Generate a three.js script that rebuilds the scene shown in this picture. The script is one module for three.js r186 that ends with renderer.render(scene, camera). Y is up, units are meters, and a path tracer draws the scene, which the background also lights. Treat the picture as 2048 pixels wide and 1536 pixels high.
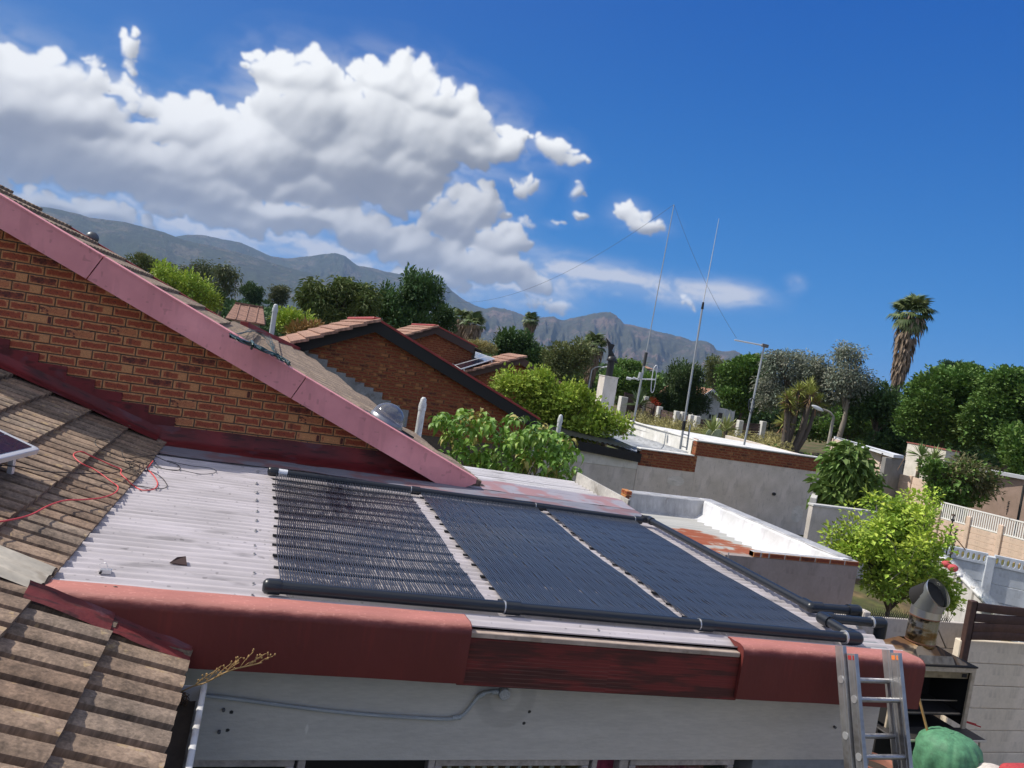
import * as THREE from 'three';
import { mergeGeometries, mergeVertices, toCreasedNormals } from 'three/addons/utils/BufferGeometryUtils.js';
import { RoundedBoxGeometry } from 'three/addons/geometries/RoundedBoxGeometry.js';

// ---------------------------------------------------------------- camera, sun, exposure
const scene = new THREE.Scene();
const renderer = new THREE.WebGLRenderer({ antialias: true });
renderer.toneMapping = THREE.LinearToneMapping;
renderer.toneMappingExposure = 1.42;
renderer.shadowMap.enabled = true;
const V = (x, y, z) => new THREE.Vector3(x, y, z);
const rad = THREE.MathUtils.degToRad;
const camera = new THREE.PerspectiveCamera(2 * Math.atan(768 / 1548) * 180 / Math.PI, 4 / 3, 0.1, 30000);
const EYE = V(0, 4.2, 0);
const ROLL = rad(9.39), PITCH = rad(1.95), YAW = rad(17.58), FPX = 1548;
const cF = V(Math.sin(YAW) * Math.cos(PITCH), -Math.sin(PITCH), -Math.cos(YAW) * Math.cos(PITCH));
const r0 = V(Math.cos(YAW), 0, Math.sin(YAW)), u0 = r0.clone().cross(cF);
const cR = r0.clone().multiplyScalar(Math.cos(ROLL)).addScaledVector(u0, Math.sin(ROLL));
const cU = r0.clone().multiplyScalar(-Math.sin(ROLL)).addScaledVector(u0, Math.cos(ROLL));
camera.position.copy(EYE);
camera.setRotationFromMatrix(new THREE.Matrix4().makeBasis(cR, cU, cF.clone().negate()));
scene.add(camera);
// survey helpers: where a sight line from the roof meets a distance or a plane
const ray = (x, y) => cF.clone().addScaledVector(cR, (x - 1024) / FPX).addScaledVector(cU, -(y - 768) / FPX);
const at = (x, y, w) => EYE.clone().addScaledVector(ray(x, y), w);
const onZ = (x, y, z) => { const d = ray(x, y); return EYE.clone().addScaledVector(d, (z - EYE.z) / d.z); };
const onY = (x, y, h) => { const d = ray(x, y); return EYE.clone().addScaledVector(d, (h - EYE.y) / d.y); };
const onX = (x, y, X) => { const d = ray(x, y); return EYE.clone().addScaledVector(d, (X - EYE.x) / d.x); };
const onPlane = (x, y, n, c) => { const d = ray(x, y); return EYE.clone().addScaledVector(d, (c - n.dot(EYE)) / n.dot(d)); };

const SUN = V(-0.6, 0.75, -0.30).normalize();
const sun = new THREE.DirectionalLight(new THREE.Color(1.0, 0.935, 0.84), 3.5);
sun.position.copy(SUN).multiplyScalar(80); sun.castShadow = true;
sun.shadow.mapSize.set(4096, 4096); sun.shadow.radius = 1;
Object.assign(sun.shadow.camera, { left: -60, right: 60, top: 60, bottom: -60, near: 1, far: 250 });
scene.add(sun);

// ---------------------------------------------------------------- random numbers and noise
function mulberry(a) { return () => { a |= 0; a = a + 0x6D2B79F5 | 0; let t = Math.imul(a ^ a >>> 15, 1 | a); t = t + Math.imul(t ^ t >>> 7, 61 | t) ^ t; return ((t ^ t >>> 14) >>> 0) / 4294967296; }; }
const rnd = mulberry(20240511);
const rr = (a, b) => a + (b - a) * rnd();
const pick = (a) => a[Math.floor(rnd() * a.length)];
const TAB = new Float32Array(65536); { const r = mulberry(77); for (let i = 0; i < 65536; i++) TAB[i] = r(); }
const hsh = (x, y, z) => TAB[(Math.imul(x, 73856093) ^ Math.imul(y, 19349663) ^ Math.imul(z, 83492791)) >>> 3 & 65535];
const sm = (t) => t * t * (3 - 2 * t);
function vn(x, y, z) {
  const X = Math.floor(x), Y = Math.floor(y), Z = Math.floor(z), u = sm(x - X), v = sm(y - Y), w = sm(z - Z);
  const l = (a, b, t) => a + (b - a) * t;
  return l(l(l(hsh(X, Y, Z), hsh(X + 1, Y, Z), u), l(hsh(X, Y + 1, Z), hsh(X + 1, Y + 1, Z), u), v),
    l(l(hsh(X, Y, Z + 1), hsh(X + 1, Y, Z + 1), u), l(hsh(X, Y + 1, Z + 1), hsh(X + 1, Y + 1, Z + 1), u), v), w);
}
function fbm(x, y, z, o = 5, g = 0.5) { let a = 1, s = 0, n = 0; for (let i = 0; i < o; i++) { s += a * vn(x, y, z); n += a; a *= g; x = x * 2.03 + 17.1; y = y * 2.03 + 5.3; z = z * 2.03 + 9.7; } return s / n; }
const smooth = (a, b, x) => { const t = Math.min(1, Math.max(0, (x - a) / (b - a))); return t * t * (3 - 2 * t); };
const clamp = (x, a = 0, b = 1) => Math.min(b, Math.max(a, x));
const mix = (a, b, t) => a + (b - a) * t;
// periodic 2-D noise for repeating textures
function pn(x, y, p, s = 0) { const X = Math.floor(x), Y = Math.floor(y), u = sm(x - X), v = sm(y - Y), m = (a) => ((a % p) + p) % p; const a = hsh(m(X), m(Y), s), b = hsh(m(X + 1), m(Y), s), c = hsh(m(X), m(Y + 1), s), d = hsh(m(X + 1), m(Y + 1), s); return a + (b - a) * u + (c - a) * v + (a - b - c + d) * u * v; }
function pf(u, v, p, o = 4, s = 0, g = 0.55) { let a = 1, t = 0, n = 0; for (let i = 0; i < o; i++) { t += a * pn(u * p, v * p, p, s + i); n += a; a *= g; p *= 2; } return t / n; }

// ---------------------------------------------------------------- the sky: clear blue with cumulus, as seen over the bay
{
  const W = 4096, H = 2048, N = W * H, data = new Float32Array(N * 4);
  const blobs = [];
  const B = (px, py, rx, ry, k = 1, soft = 0, grey = 0) => { const d = ray(px, py).normalize(); blobs.push({ az: Math.atan2(d.x, -d.z), el: Math.asin(d.y), ra: rx / FPX, re: ry / FPX, k, soft, grey }); };
  // towering cumulus
  [[545, 140, 55, 40], [600, 165, 75, 60], [660, 190, 60, 45], [735, 150, 48, 42], [795, 170, 75, 55], [870, 215, 90, 55], [945, 255, 80, 50], [1010, 295, 55, 42], [525, 215, 52, 50], [620, 245, 120, 70],
    [750, 260, 120, 75], [850, 290, 120, 70], [800, 345, 105, 60], [700, 330, 120, 70], [770, 385, 85, 36], [560, 300, 130, 70], [430, 255, 75, 42], [370, 270, 85, 55], [480, 330, 120, 62], [380, 345, 110, 50], [620, 385, 110, 45],
    [940, 310, 70, 35],
    // bank on the left
    [5, 120, 42, 40], [60, 175, 85, 55], [145, 165, 62, 48], [30, 245, 110, 80], [150, 240, 95, 60], [220, 270, 60, 40], [120, 320, 130, 55], [-40, 300, 90, 80], [250, 330, 80, 40], [290, 205, 55, 26, 0.8], [225, 165, 40, 18, 0.6], [190, 120, 22, 16, 0.55],
    [262, 90, 22, 28, 0.95], [265, 125, 12, 22, 0.6], [-90, 200, 90, 110],
    // lower rolls
    [420, 395, 150, 36], [590, 440, 150, 34], [480, 440, 120, 28, 0.9], [720, 460, 110, 46], [830, 500, 95, 46], [905, 445, 75, 52], [965, 415, 50, 44], [990, 490, 60, 40], [930, 530, 115, 42], [1010, 545, 85, 36], [870, 560, 90, 28],
    [60, 405, 150, 24, 0.75], [190, 430, 110, 18, 0.7], [-40, 390, 100, 30], [330, 420, 70, 20, 0.8],
    // scraps on the right
    [1108, 300, 44, 26, 0.8], [1135, 322, 34, 16, 0.7], [1055, 370, 30, 24, 0.75], [1150, 390, 14, 26, 0.55], [1160, 440, 17, 12, 0.6], [1250, 425, 30, 24, 0.85], [1285, 448, 46, 20, 0.8], [1045, 452, 24, 18, 0.6], [1105, 450, 16, 7, 0.5],
    [1120, 605, 40, 22, 0.7], [1068, 600, 26, 14, 0.6], [1372, 600, 26, 18, 0.6]].forEach((b) => B(...b));
  // flat stratus streaks near the ridge
  [[1100, 540, 110, 34, 0.95, 1], [1230, 562, 140, 30, 0.95, 1], [1370, 582, 110, 24, 0.9, 1], [1470, 590, 62, 24, 0.8, 1], [870, 355, 62, 14, 0.7, 1], [1590, 570, 20, 16, 0.35, 1], [1020, 585, 90, 22, 0.7, 1], [620, 500, 240, 40, 0.85, 1], [880, 545, 170, 44, 0.9, 1], [360, 440, 190, 30, 0.7, 1], [120, 415, 170, 26, 0.7, 1], [1000, 570, 120, 34, 0.85, 1]].forEach((b) => B(...b));
  const dim = [[735, 370, 95, 42, 0.95], [800, 400, 60, 30, 0.8], [590, 372, 110, 34, 0.75], [470, 330, 80, 26, 0.35], [90, 285, 120, 42, 0.8], [20, 330, 90, 30, 0.7], [330, 375, 110, 26, 0.6], [180, 350, 90, 22, 0.5], [700, 490, 80, 22, 0.55], [960, 345, 60, 22, 0.7], [650, 250, 60, 40, 0.3], [860, 470, 50, 24, 0.4]].map(([px, py, rx, ry, k]) => { const d = ray(px, py).normalize(); return { az: Math.atan2(d.x, -d.z), el: Math.asin(d.y), ra: rx / FPX, re: ry / FPX, k }; });
  const HH = H / 2, D = new Float32Array(W * HH), S = new Float32Array(W * HH), Hg = new Float32Array(W * HH), G = new Float32Array(W * HH);
  const PX = W / (2 * Math.PI), azC = YAW;
  const ix = (az) => (az + Math.PI) * PX, jy = (el) => el * HH / (Math.PI / 2);
  // every mass is built from many puffs that bulge towards the light side
  const kid = mulberry(5), puffs = [];
  for (const b of blobs) if (!b.soft) {
    puffs.push({ ...b, ra: b.ra * 0.9, re: b.re * 0.88 });
    const r = Math.sqrt(b.ra * b.re), n = Math.round(clamp(r * 480, 4, 30));
    for (let i = 0; i < n; i++) {
      const t = kid() * 2 * Math.PI, q = 0.55 + 0.4 * kid(), s = (0.22 + 0.3 * kid() * kid()) * r * (Math.sin(t) < -0.4 ? 0.8 : 1.05);
      puffs.push({ az: b.az + Math.cos(t) * b.ra * q, el: b.el + Math.sin(t) * b.re * q * (Math.sin(t) < 0 ? 0.7 : 1), ra: s * (Math.sin(t) < -0.2 ? 1.5 : 1.05), re: s, k: b.k });
    }
  }
  const win = (az, el) => (1 - smooth(0.70, 0.95, Math.abs(az - azC))) * (1 - smooth(0.62, 0.85, el));
  const i0 = Math.floor(ix(azC - 0.8)), i1 = Math.ceil(ix(azC + 0.8)), j1 = Math.ceil(jy(0.75)), ww = i1 - i0;
  const wx = new Float32Array(ww * j1), wy = new Float32Array(ww * j1);
  for (let j = 0; j < j1; j++) for (let i = 0; i < ww; i++) { const x = i / 34, y = j / 34; wx[j * ww + i] = (fbm(x, y, 1, 4, 0.55) - 0.5) * 26 + (fbm(x * 4, y * 4, 4, 3) - 0.5) * 7; wy[j * ww + i] = (fbm(x, y, 31, 4, 0.55) - 0.5) * 26 + (fbm(x * 4, y * 4, 14, 3) - 0.5) * 7; }
  for (const p of puffs) {
    const cx = ix(p.az), cy = jy(p.el), rx = p.ra * PX, ry = p.re * PX, m = 30;
    for (let j = Math.max(0, Math.floor(cy - ry - m)); j < Math.min(j1, cy + ry + m); j++) for (let i = Math.max(i0, Math.floor(cx - rx - m)); i < Math.min(i1, cx + rx + m); i++) {
      const w = j * ww + i - i0, a = (i + wx[w] - cx) / rx, e = (j + wy[w] - cy) / ry, q = 1 - a * a - e * e;
      if (q <= 0) continue;
      const k = j * W + i, h = Math.sqrt(q) * Math.sqrt(rx * ry) * p.k, o = Math.max(0, 5 - Math.abs(Hg[k] - h));
      Hg[k] = Math.max(Hg[k], h) + o * o * 0.05; D[k] = Math.max(D[k], q * p.k);
    }
  }
  for (const b of blobs) { const kk = b.soft ? b.k : b.k * 0.25, ex = b.soft ? 1 : 1.28; for (let j = 0; j < j1; j++) { const e = (j / HH * Math.PI / 2 - b.el) / b.re / ex; if (e * e > 4) continue; for (let i = i0; i < i1; i++) { const a = ((i / PX - Math.PI) - b.az) / b.ra / ex, d2 = a * a + e * e; if (d2 < 4) S[j * W + i] = 1 - (1 - S[j * W + i]) * (1 - kk * Math.exp(-d2 * 1.4)); } } }
  // small cauliflower relief, then unseen clouds, added thick to fill the shaded walls
  for (let j = 0; j < HH; j++) {
    const el = (j + 0.5) / HH * Math.PI / 2, ce = Math.cos(el), se = Math.sin(el);
    for (let i = 0; i < W; i++) {
      const az = (i + 0.5) / W * 2 * Math.PI - Math.PI, k = j * W + i, f = win(az, el);
      if (D[k] > 0) { D[k] += (fbm(i / 15, j / 15, 8, 6, 0.62) - 0.5) * 0.95 * (1 - 0.45 * D[k]); Hg[k] += fbm(i / 42, j / 42, 2, 4, 0.5) * 13; }
      D[k] *= f;
      if (f < 1) { const g = (fbm(Math.sin(az) * ce * 3.1 + 4, se * 6 + 2, -Math.cos(az) * ce * 3.1, 5, 0.56) - 0.40 + 0.04 * (1 - se)) * 3.4 * (1 - f); if (g > D[k]) { D[k] = g; Hg[k] = g * 60; } }
    }
  }
  { const c = Hg.slice(); for (let j = 3; j < j1; j++) for (let i = i0; i < i1; i++) { const k = j * W + i; if (c[k] > 0) { let q = 0; for (let a = -3; a <= 3; a++) for (let b = -3; b <= 3; b++) q += c[k + a * W + b]; Hg[k] = q / 49 * 0.72 + c[k] * 0.28 + (fbm(i / 12, j / 12, 12, 4, 0.55) - 0.5) * 2.2; } } }
  // broad thickness, for the grey bases
  { const t = new Float32Array(W * HH), R = 9; for (let j = 0; j < HH; j++) { let s = 0; for (let i = -R; i < W; i++) { s += Math.min(1, Math.max(0, D[j * W + (i + R) % W] * 2)) - (i - R - 1 >= 0 ? Math.min(1, Math.max(0, D[j * W + i - R - 1] * 2)) : 0); if (i >= 0) t[j * W + i] = s / (2 * R + 1); } }
    for (let i = 0; i < W; i++) { let s = 0; for (let j = -R; j < HH; j++) { if (j + R < HH) s += t[(j + R) * W + i]; if (j - R - 1 >= 0) s -= t[(j - R - 1) * W + i]; if (j >= 0) G[j * W + i] = s / (2 * R + 1); } } }
  const saz = Math.atan2(SUN.x, -SUN.z), sel = Math.asin(SUN.y);
  for (let j = 0; j < H; j++) {
    for (let i = 0; i < W; i++) {
      const el = (j + 0.5) / H * Math.PI - Math.PI / 2, az = (i + 0.5) / W * 2 * Math.PI - Math.PI;
      // three reads u = atan2(z, x) / 2pi + 0.5, v = asin(y) / pi + 0.5
      const u = Math.atan2(-Math.cos(az), Math.sin(az)) / (2 * Math.PI) + 0.5;
      const col = Math.floor(u * W) % W, o = (j * W + col) * 4;
      const e = Math.max(el, 0), ce = Math.cos(e);
      const cs = Math.sin(az) * ce * SUN.x + Math.sin(e) * SUN.y - Math.cos(az) * ce * SUN.z;
      const t = 1 - Math.pow(1 - Math.sin(e), 3.2), glow = Math.pow(Math.max(cs, 0), 3);
      let r = mix(0.035, 0.0, t), g = mix(0.235, 0.048, t), b = mix(0.55, 0.285, t);
      r += glow * 0.09; g += glow * 0.09; b += glow * 0.06;
      if (el > 0) {
        const k = (j - H / 2) * W + i, d = D[k];
        const a = smooth(0.0, 0.62, d);
        if (a > 0) {
          let occ = 0; const jj0 = j - H / 2;
          for (let s = 1; s <= 8; s++) occ += G[Math.min(HH - 1, jj0 + s * 9) * W + (i - s * 5 + W) % W];
          const up = Math.min(HH - 1, jj0 + 3) * W, dn = Math.max(0, jj0 - 3) * W;
          const nx = -(Hg[jj0 * W + (i + 3) % W] - Hg[jj0 * W + (i - 3 + W) % W]) / 6, ny = -(Hg[up + i] - Hg[dn + i]) / 6;
          const nl = (nx * -0.55 + ny * 0.75 + 0.42) / Math.sqrt(nx * nx + ny * ny + 1);
          const near = win(az, el); let lit0 = (0.12 + 0.58 * nl + 0.56 * Math.exp(-occ * 0.36) + 0.34 * (fbm(i / 90, j / 60, 3, 4) - 0.5));
          let dk = 0; if (near > 0) { for (const b of dim) { const p = (az - b.az) / b.ra, q = (el - b.el) / b.re, d2 = p * p + q * q; if (d2 < 5) dk = 1 - (1 - dk) * (1 - b.k * Math.exp(-d2)); } lit0 -= dk * (0.52 + 0.5 * (fbm(i / 35, j / 35, 9, 3) - 0.5)); }
          lit0 = lit0 < 0.22 ? 0.22 * Math.exp((lit0 - 0.22) / 0.26) : Math.min(1, lit0);
          const lit = near < 1 ? mix(clamp(0.56 + 0.42 * nl + 0.34 * Math.exp(-occ * 0.3)), lit0, near) : lit0;  // unseen clouds brightened on purpose, as added fill light
          const thin = smooth(0.0, 0.6, d);
          let cr = mix(0.155, 0.715, lit), cg = mix(0.175, 0.725, lit), cb = mix(0.22, 0.735, lit);
          const haze = 0.30 * (1 - smooth(0.02, 0.3, el));
          cr = mix(cr, r + 0.28, haze); cg = mix(cg, g + 0.16, haze); cb = mix(cb, b, haze);
          const al = a * (0.72 + 0.28 * thin);
          r = mix(r, cr, al); g = mix(g, cg, al); b = mix(b, cb, al);
        }
        const st = S[k];
        if (st > 0.01) { const wn = fbm(az * 30 + 2.2 * fbm(az * 22, el * 40, 7, 3), el * 64, 3, 6, 0.6), q = Math.min(0.94, st * (0.35 + 1.1 * smooth(0.30, 0.75, wn))) * (1 - 0.92 * smooth(0.0, 0.5, d)); r = mix(r, 0.46, q); g = mix(g, 0.485, q); b = mix(b, 0.56, q); }
      } else { r = 0.16; g = 0.17; b = 0.15; }
      data[o] = r; data[o + 1] = g; data[o + 2] = b; data[o + 3] = 1;
    }
  }
  const sky = new THREE.DataTexture(data, W, H, THREE.RGBAFormat, THREE.FloatType);
  sky.mapping = THREE.EquirectangularReflectionMapping; sky.magFilter = THREE.LinearFilter; sky.minFilter = THREE.LinearFilter; sky.needsUpdate = true;
  scene.background = sky; scene.environment = sky; scene.environmentIntensity = 1; scene.backgroundIntensity = 1;
}
scene.fog = new THREE.FogExp2(new THREE.Color(0.36, 0.58, 0.95), 0.000065);

// ---------------------------------------------------------------- naming, grouping, merging
const used = new Map();
const numbered = (n) => { const k = used.get(n) ?? 0; used.set(n, k + 1); return k ? `${n}_${String(k).padStart(3, '0')}` : n; };
function shade(o) { o.traverse((m) => { if (m.isMesh) { m.castShadow = true; m.receiveShadow = true; } }); return o; }
function thing(name, label, category, p = V(0, 0, 0), group, turn = 0) {
  const o = new THREE.Group(); o.name = numbered(name); o.position.copy(p); o.rotation.y = turn; o.userData = { label, category }; if (group) o.userData.group = group; scene.add(o); return o;
}
function structure(o, name) { o.name = name; o.userData.kind = 'structure'; scene.add(o); return shade(o); }
function part(parent, name, geo, mat, label) {
  const g = Array.isArray(geo) ? merge(geo) : geo; const m = new THREE.Mesh(g, mat); m.name = numbered(name); if (label) m.userData.label = label; m.castShadow = m.receiveShadow = true; parent.add(m); return m;
}
function solo(name, geo, mat, label, category, group) { const m = part(scene, name, geo, mat); m.userData = { label, category }; if (group) m.userData.group = group; return m; }
function merge(list) {
  const l = list.map((g) => { let q = g.index ? g.toNonIndexed() : g; for (const k of Object.keys(q.attributes)) if (!['position', 'normal', 'uv'].includes(k)) q.deleteAttribute(k); if (!q.attributes.uv) q.setAttribute('uv', new THREE.BufferAttribute(new Float32Array(q.attributes.position.count * 2), 2)); return q; });
  return mergeGeometries(l);
}
// uv in metres, looked up from the side each face points to
function metric(g, s = 1) {
  const q = g.index ? g.toNonIndexed() : g, p = q.attributes.position, n = q.attributes.normal, uv = new Float32Array(p.count * 2);
  for (let i = 0; i < p.count; i++) {
    const x = Math.abs(n.getX(i)), y = Math.abs(n.getY(i)), z = Math.abs(n.getZ(i));
    const [a, b] = y >= x && y >= z ? [p.getX(i), p.getZ(i)] : x >= z ? [p.getZ(i), p.getY(i)] : [p.getX(i), p.getY(i)];
    uv[i * 2] = a / s; uv[i * 2 + 1] = b / s;
  }
  q.setAttribute('uv', new THREE.BufferAttribute(uv, 2)); return q;
}
// a box with chamfered edges, w x h x d, centred
function cbox(w, h, d, c = 0.004) {
  const pos = [], X = w / 2, Y = h / 2, Z = d / 2; c = Math.min(c, X * 0.9, Y * 0.9, Z * 0.9);
  const quad = (a, b, e, f) => pos.push(...a, ...b, ...e, ...a, ...e, ...f);
  const orient = (pts) => { const [a, b, e] = pts.map((q) => V(...q)); const n = b.clone().sub(a).cross(e.clone().sub(a)); const m = pts.reduce((s, q) => s.add(V(...q)), V(0, 0, 0)); return n.dot(m) < 0 ? [...pts].reverse() : pts; };
  for (const s of [-1, 1]) {
    quad(...orient([[s * X, -Y + c, -Z + c], [s * X, Y - c, -Z + c], [s * X, Y - c, Z - c], [s * X, -Y + c, Z - c]]));
    quad(...orient([[-X + c, s * Y, -Z + c], [X - c, s * Y, -Z + c], [X - c, s * Y, Z - c], [-X + c, s * Y, Z - c]]));
    quad(...orient([[-X + c, -Y + c, s * Z], [X - c, -Y + c, s * Z], [X - c, Y - c, s * Z], [-X + c, Y - c, s * Z]]));
    for (const t of [-1, 1]) {
      quad(...orient([[s * X, t * (Y - c), -Z + c], [s * (X - c), t * Y, -Z + c], [s * (X - c), t * Y, Z - c], [s * X, t * (Y - c), Z - c]]));
      quad(...orient([[s * X, -Y + c, t * (Z - c)], [s * (X - c), -Y + c, t * Z], [s * (X - c), Y - c, t * Z], [s * X, Y - c, t * (Z - c)]]));
      quad(...orient([[-X + c, s * Y, t * (Z - c)], [-X + c, s * (Y - c), t * Z], [X - c, s * (Y - c), t * Z], [X - c, s * Y, t * (Z - c)]]));
      for (const r of [-1, 1]) pos.push(...orient([[s * X, t * (Y - c), r * (Z - c)], [s * (X - c), t * Y, r * (Z - c)], [s * (X - c), t * (Y - c), r * Z]]).flat());
    }
  }
  const g = new THREE.BufferGeometry(); g.setAttribute('position', new THREE.BufferAttribute(new Float32Array(pos), 3)); g.computeVertexNormals(); return metric(g);
}
const boxAt = (x0, x1, y0, y1, z0, z1, c = 0.004) => metric(cbox(Math.abs(x1 - x0), Math.abs(y1 - y0), Math.abs(z1 - z0), c).translate((x0 + x1) / 2, (y0 + y1) / 2, (z0 + z1) / 2));
// a bar of given section between two points, "up" deciding its turn
function bar(a, b, w, h, up = V(0, 1, 0), c = 0.003) {
  const d = b.clone().sub(a), L = d.length(), zx = d.clone().normalize(), xx = up.clone().cross(zx).normalize(), yy = zx.clone().cross(xx);
  return cbox(w, h, L, c).applyMatrix4(new THREE.Matrix4().makeBasis(xx, yy, zx).setPosition(a.clone().add(b).multiplyScalar(0.5)));
}
// a straight rod, optionally tapered
function rod(a, b, r, r2 = r, n = 10) {
  const d = b.clone().sub(a), g = new THREE.CylinderGeometry(r2, r, d.length(), n, 1); g.translate(0, d.length() / 2, 0);
  g.applyQuaternion(new THREE.Quaternion().setFromUnitVectors(V(0, 1, 0), d.normalize())).translate(a.x, a.y, a.z); return g;
}
const tube = (pts, r, n = 8, seg) => new THREE.TubeGeometry(new THREE.CatmullRomCurve3(pts, false, 'centripetal'), seg ?? pts.length * 6, r, n, false);
// a tapered limb along points
function limb(pts, ra, rb, n = 7, wob = 0.12) {
  const c = new THREE.CatmullRomCurve3(pts), seg = Math.max(4, pts.length * 3), g = new THREE.TubeGeometry(c, seg, 1, n, false), p = g.attributes.position;
  for (let i = 0; i <= seg; i++) { const o = c.getPointAt(i / seg), r = mix(ra, rb, i / seg); for (let k = 0; k <= n; k++) { const q = i * (n + 1) + k, w = r * (1 + wob * (hsh(i, k % n, 5) - 0.5)); p.setXYZ(q, o.x + (p.getX(q) - o.x) * w, o.y + (p.getY(q) - o.y) * w, o.z + (p.getZ(q) - o.z) * w); } }
  g.computeVertexNormals(); return g;
}
// flat polygon (points in order) pushed along a vector to give it thickness
function slab(pts, push) {
  const pos = [], n = pts.length, q = pts.map((p) => p.clone().add(push));
  const nn = pts[1].clone().sub(pts[0]).cross(pts[2].clone().sub(pts[0])), flip = nn.dot(push) > 0;
  const T = (a, b, c) => flip ? pos.push(...a.toArray(), ...c.toArray(), ...b.toArray()) : pos.push(...a.toArray(), ...b.toArray(), ...c.toArray());
  const e1 = pts[1].clone().sub(pts[0]).normalize(), e2 = nn.clone().normalize().cross(e1);
  for (const t of THREE.ShapeUtils.triangulateShape(pts.map((p) => new THREE.Vector2(p.clone().sub(pts[0]).dot(e1), p.clone().sub(pts[0]).dot(e2))), [])) { T(pts[t[0]], pts[t[1]], pts[t[2]]); T(q[t[2]], q[t[1]], q[t[0]]); }
  for (let i = 0; i < n; i++) { const k = (i + 1) % n; T(pts[i], q[i], q[k]); T(pts[i], q[k], pts[k]); }
  const g = new THREE.BufferGeometry(); g.setAttribute('position', new THREE.BufferAttribute(new Float32Array(pos), 3)); g.computeVertexNormals(); return metric(g);
}
// grid surface from a function (i, j) -> Vector3
function sheet(nu, nv, fn, uvfn) {
  const pos = [], uv = [], idx = [];
  for (let j = 0; j <= nv; j++) for (let i = 0; i <= nu; i++) { const p = fn(i / nu, j / nv); pos.push(p.x, p.y, p.z); const q = uvfn ? uvfn(i / nu, j / nv, p) : [p.x, p.z]; uv.push(...q); }
  for (let j = 0; j < nv; j++) for (let i = 0; i < nu; i++) { const a = j * (nu + 1) + i; idx.push(a, a + 1, a + nu + 1, a + 1, a + nu + 2, a + nu + 1); }
  const g = new THREE.BufferGeometry(); g.setAttribute('position', new THREE.Float32BufferAttribute(pos, 3)); g.setAttribute('uv', new THREE.Float32BufferAttribute(uv, 2)); g.setIndex(idx); g.computeVertexNormals(); return g;
}

// ---------------------------------------------------------------- textures and materials
function tex(w, h, fn, srgb = true, repeat = true) {
  const d = new Uint8Array(w * h * 4);
  for (let y = 0; y < h; y++) for (let x = 0; x < w; x++) { const c = fn(x / w, y / h, x, y), o = (y * w + x) * 4; d[o] = clamp(c[0]) * 255; d[o + 1] = clamp(c[1]) * 255; d[o + 2] = clamp(c[2]) * 255; d[o + 3] = 255; }
  const t = new THREE.DataTexture(d, w, h); t.magFilter = THREE.LinearFilter; t.minFilter = THREE.LinearMipmapLinearFilter; t.generateMipmaps = true; if (repeat) t.wrapS = t.wrapT = THREE.RepeatWrapping; if (srgb) t.colorSpace = THREE.SRGBColorSpace; t.needsUpdate = true; return t;
}
const scaled = (t, a, b = a) => { const c = t.clone(); c.repeat.set(a, b); c.needsUpdate = true; return c; };
const lin = (r, g, b) => new THREE.Color().setRGB(r, g, b);
// grain: pale multiplier maps, so that one texture serves many colours
const grainFine = tex(256, 256, (u, v) => { const a = 0.72 + 0.34 * pf(u, v, 16, 4, 3) + 0.1 * (pn(u * 128, v * 128, 128, 9) - 0.5); return [a, a, a]; });
const grainCoarse = tex(512, 512, (u, v) => { const a = pf(u, v, 4, 6, 21), b = pf(u, v, 32, 3, 31), s = smooth(0.6, 0.75, pf(u, v, 8, 4, 41)); const k = 0.62 + 0.42 * a + 0.14 * (b - 0.5) - 0.10 * s; return [k, k * (0.99 - 0.02 * s), k * (0.98 - 0.04 * s)]; });
const bumpFine = tex(256, 256, (u, v) => { const a = pf(u, v, 16, 5, 51, 0.7); return [a, a, a]; }, false);
const plasterTex = tex(512, 512, (u, v) => { const a = pf(u, v, 3, 5, 61), b = pf(u, v, 40, 3, 71), st = pf(u, v * 0.25, 12, 3, 81), k = 0.86 + 0.16 * a + 0.06 * (b - 0.5) - 0.07 * smooth(0.55, 0.8, st); return [k, k, k * (0.98 + 0.03 * a)]; });
const M = (c, o = {}) => new THREE.MeshStandardMaterial({ color: c, roughness: 0.85, metalness: 0, ...o });
// ================================================================= land: ground, mountains
{
  const gt = tex(512, 512, (u, v) => { const a = pf(u, v, 4, 6, 201), b = pf(u, v, 32, 3, 202), g = smooth(0.42, 0.6, a); return [mix(0.50, 0.36, g) * (0.7 + 0.6 * b), mix(0.44, 0.40, g) * (0.7 + 0.6 * b), mix(0.32, 0.20, g) * (0.7 + 0.6 * b)]; });
  const g = new THREE.PlaneGeometry(24000, 24000, 24, 24).rotateX(-Math.PI / 2), uv = g.attributes.uv; for (let i = 0; i < uv.count; i++) uv.setXY(i, uv.getX(i) * 24000 / 6, uv.getY(i) * 24000 / 6);
  structure(new THREE.Mesh(g, M(lin(0.55, 0.52, 0.45), { map: gt, roughness: 1 })), 'ground');
  // paved yard by the braai and the lane with its grass verge
  structure(new THREE.Mesh(boxAt(3.9, 13.2, -0.1, 0.02, -7.6, -0.5), M(lin(0.33, 0.30, 0.27), { map: grainCoarse })), 'yard_paving');
  structure(new THREE.Mesh(sheet(20, 8, (u, v) => V(mix(20, 30, u) + 0, 0.012 + 0.05 * fbm(u * 9, v * 9, 3, 2), mix(-34, -12, v)), (u, v) => [u * 8, v * 16]), M(lin(0.62, 0.56, 0.24), { map: gt, roughness: 1 })), 'lawn');
}
const rockTex = tex(1024, 512, (u, v) => { const a = pf(u, v, 6, 6, 211, 0.62), b = 1 - Math.abs(2 * pf(u, v * 0.7, 14, 5, 212, 0.6) - 1), c = smooth(0.50, 0.66, a), k = 0.55 + 0.75 * b; return [mix(0.42, 0.66, c) * k, mix(0.44, 0.58, c) * k, mix(0.34, 0.52, c) * k]; });
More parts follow.
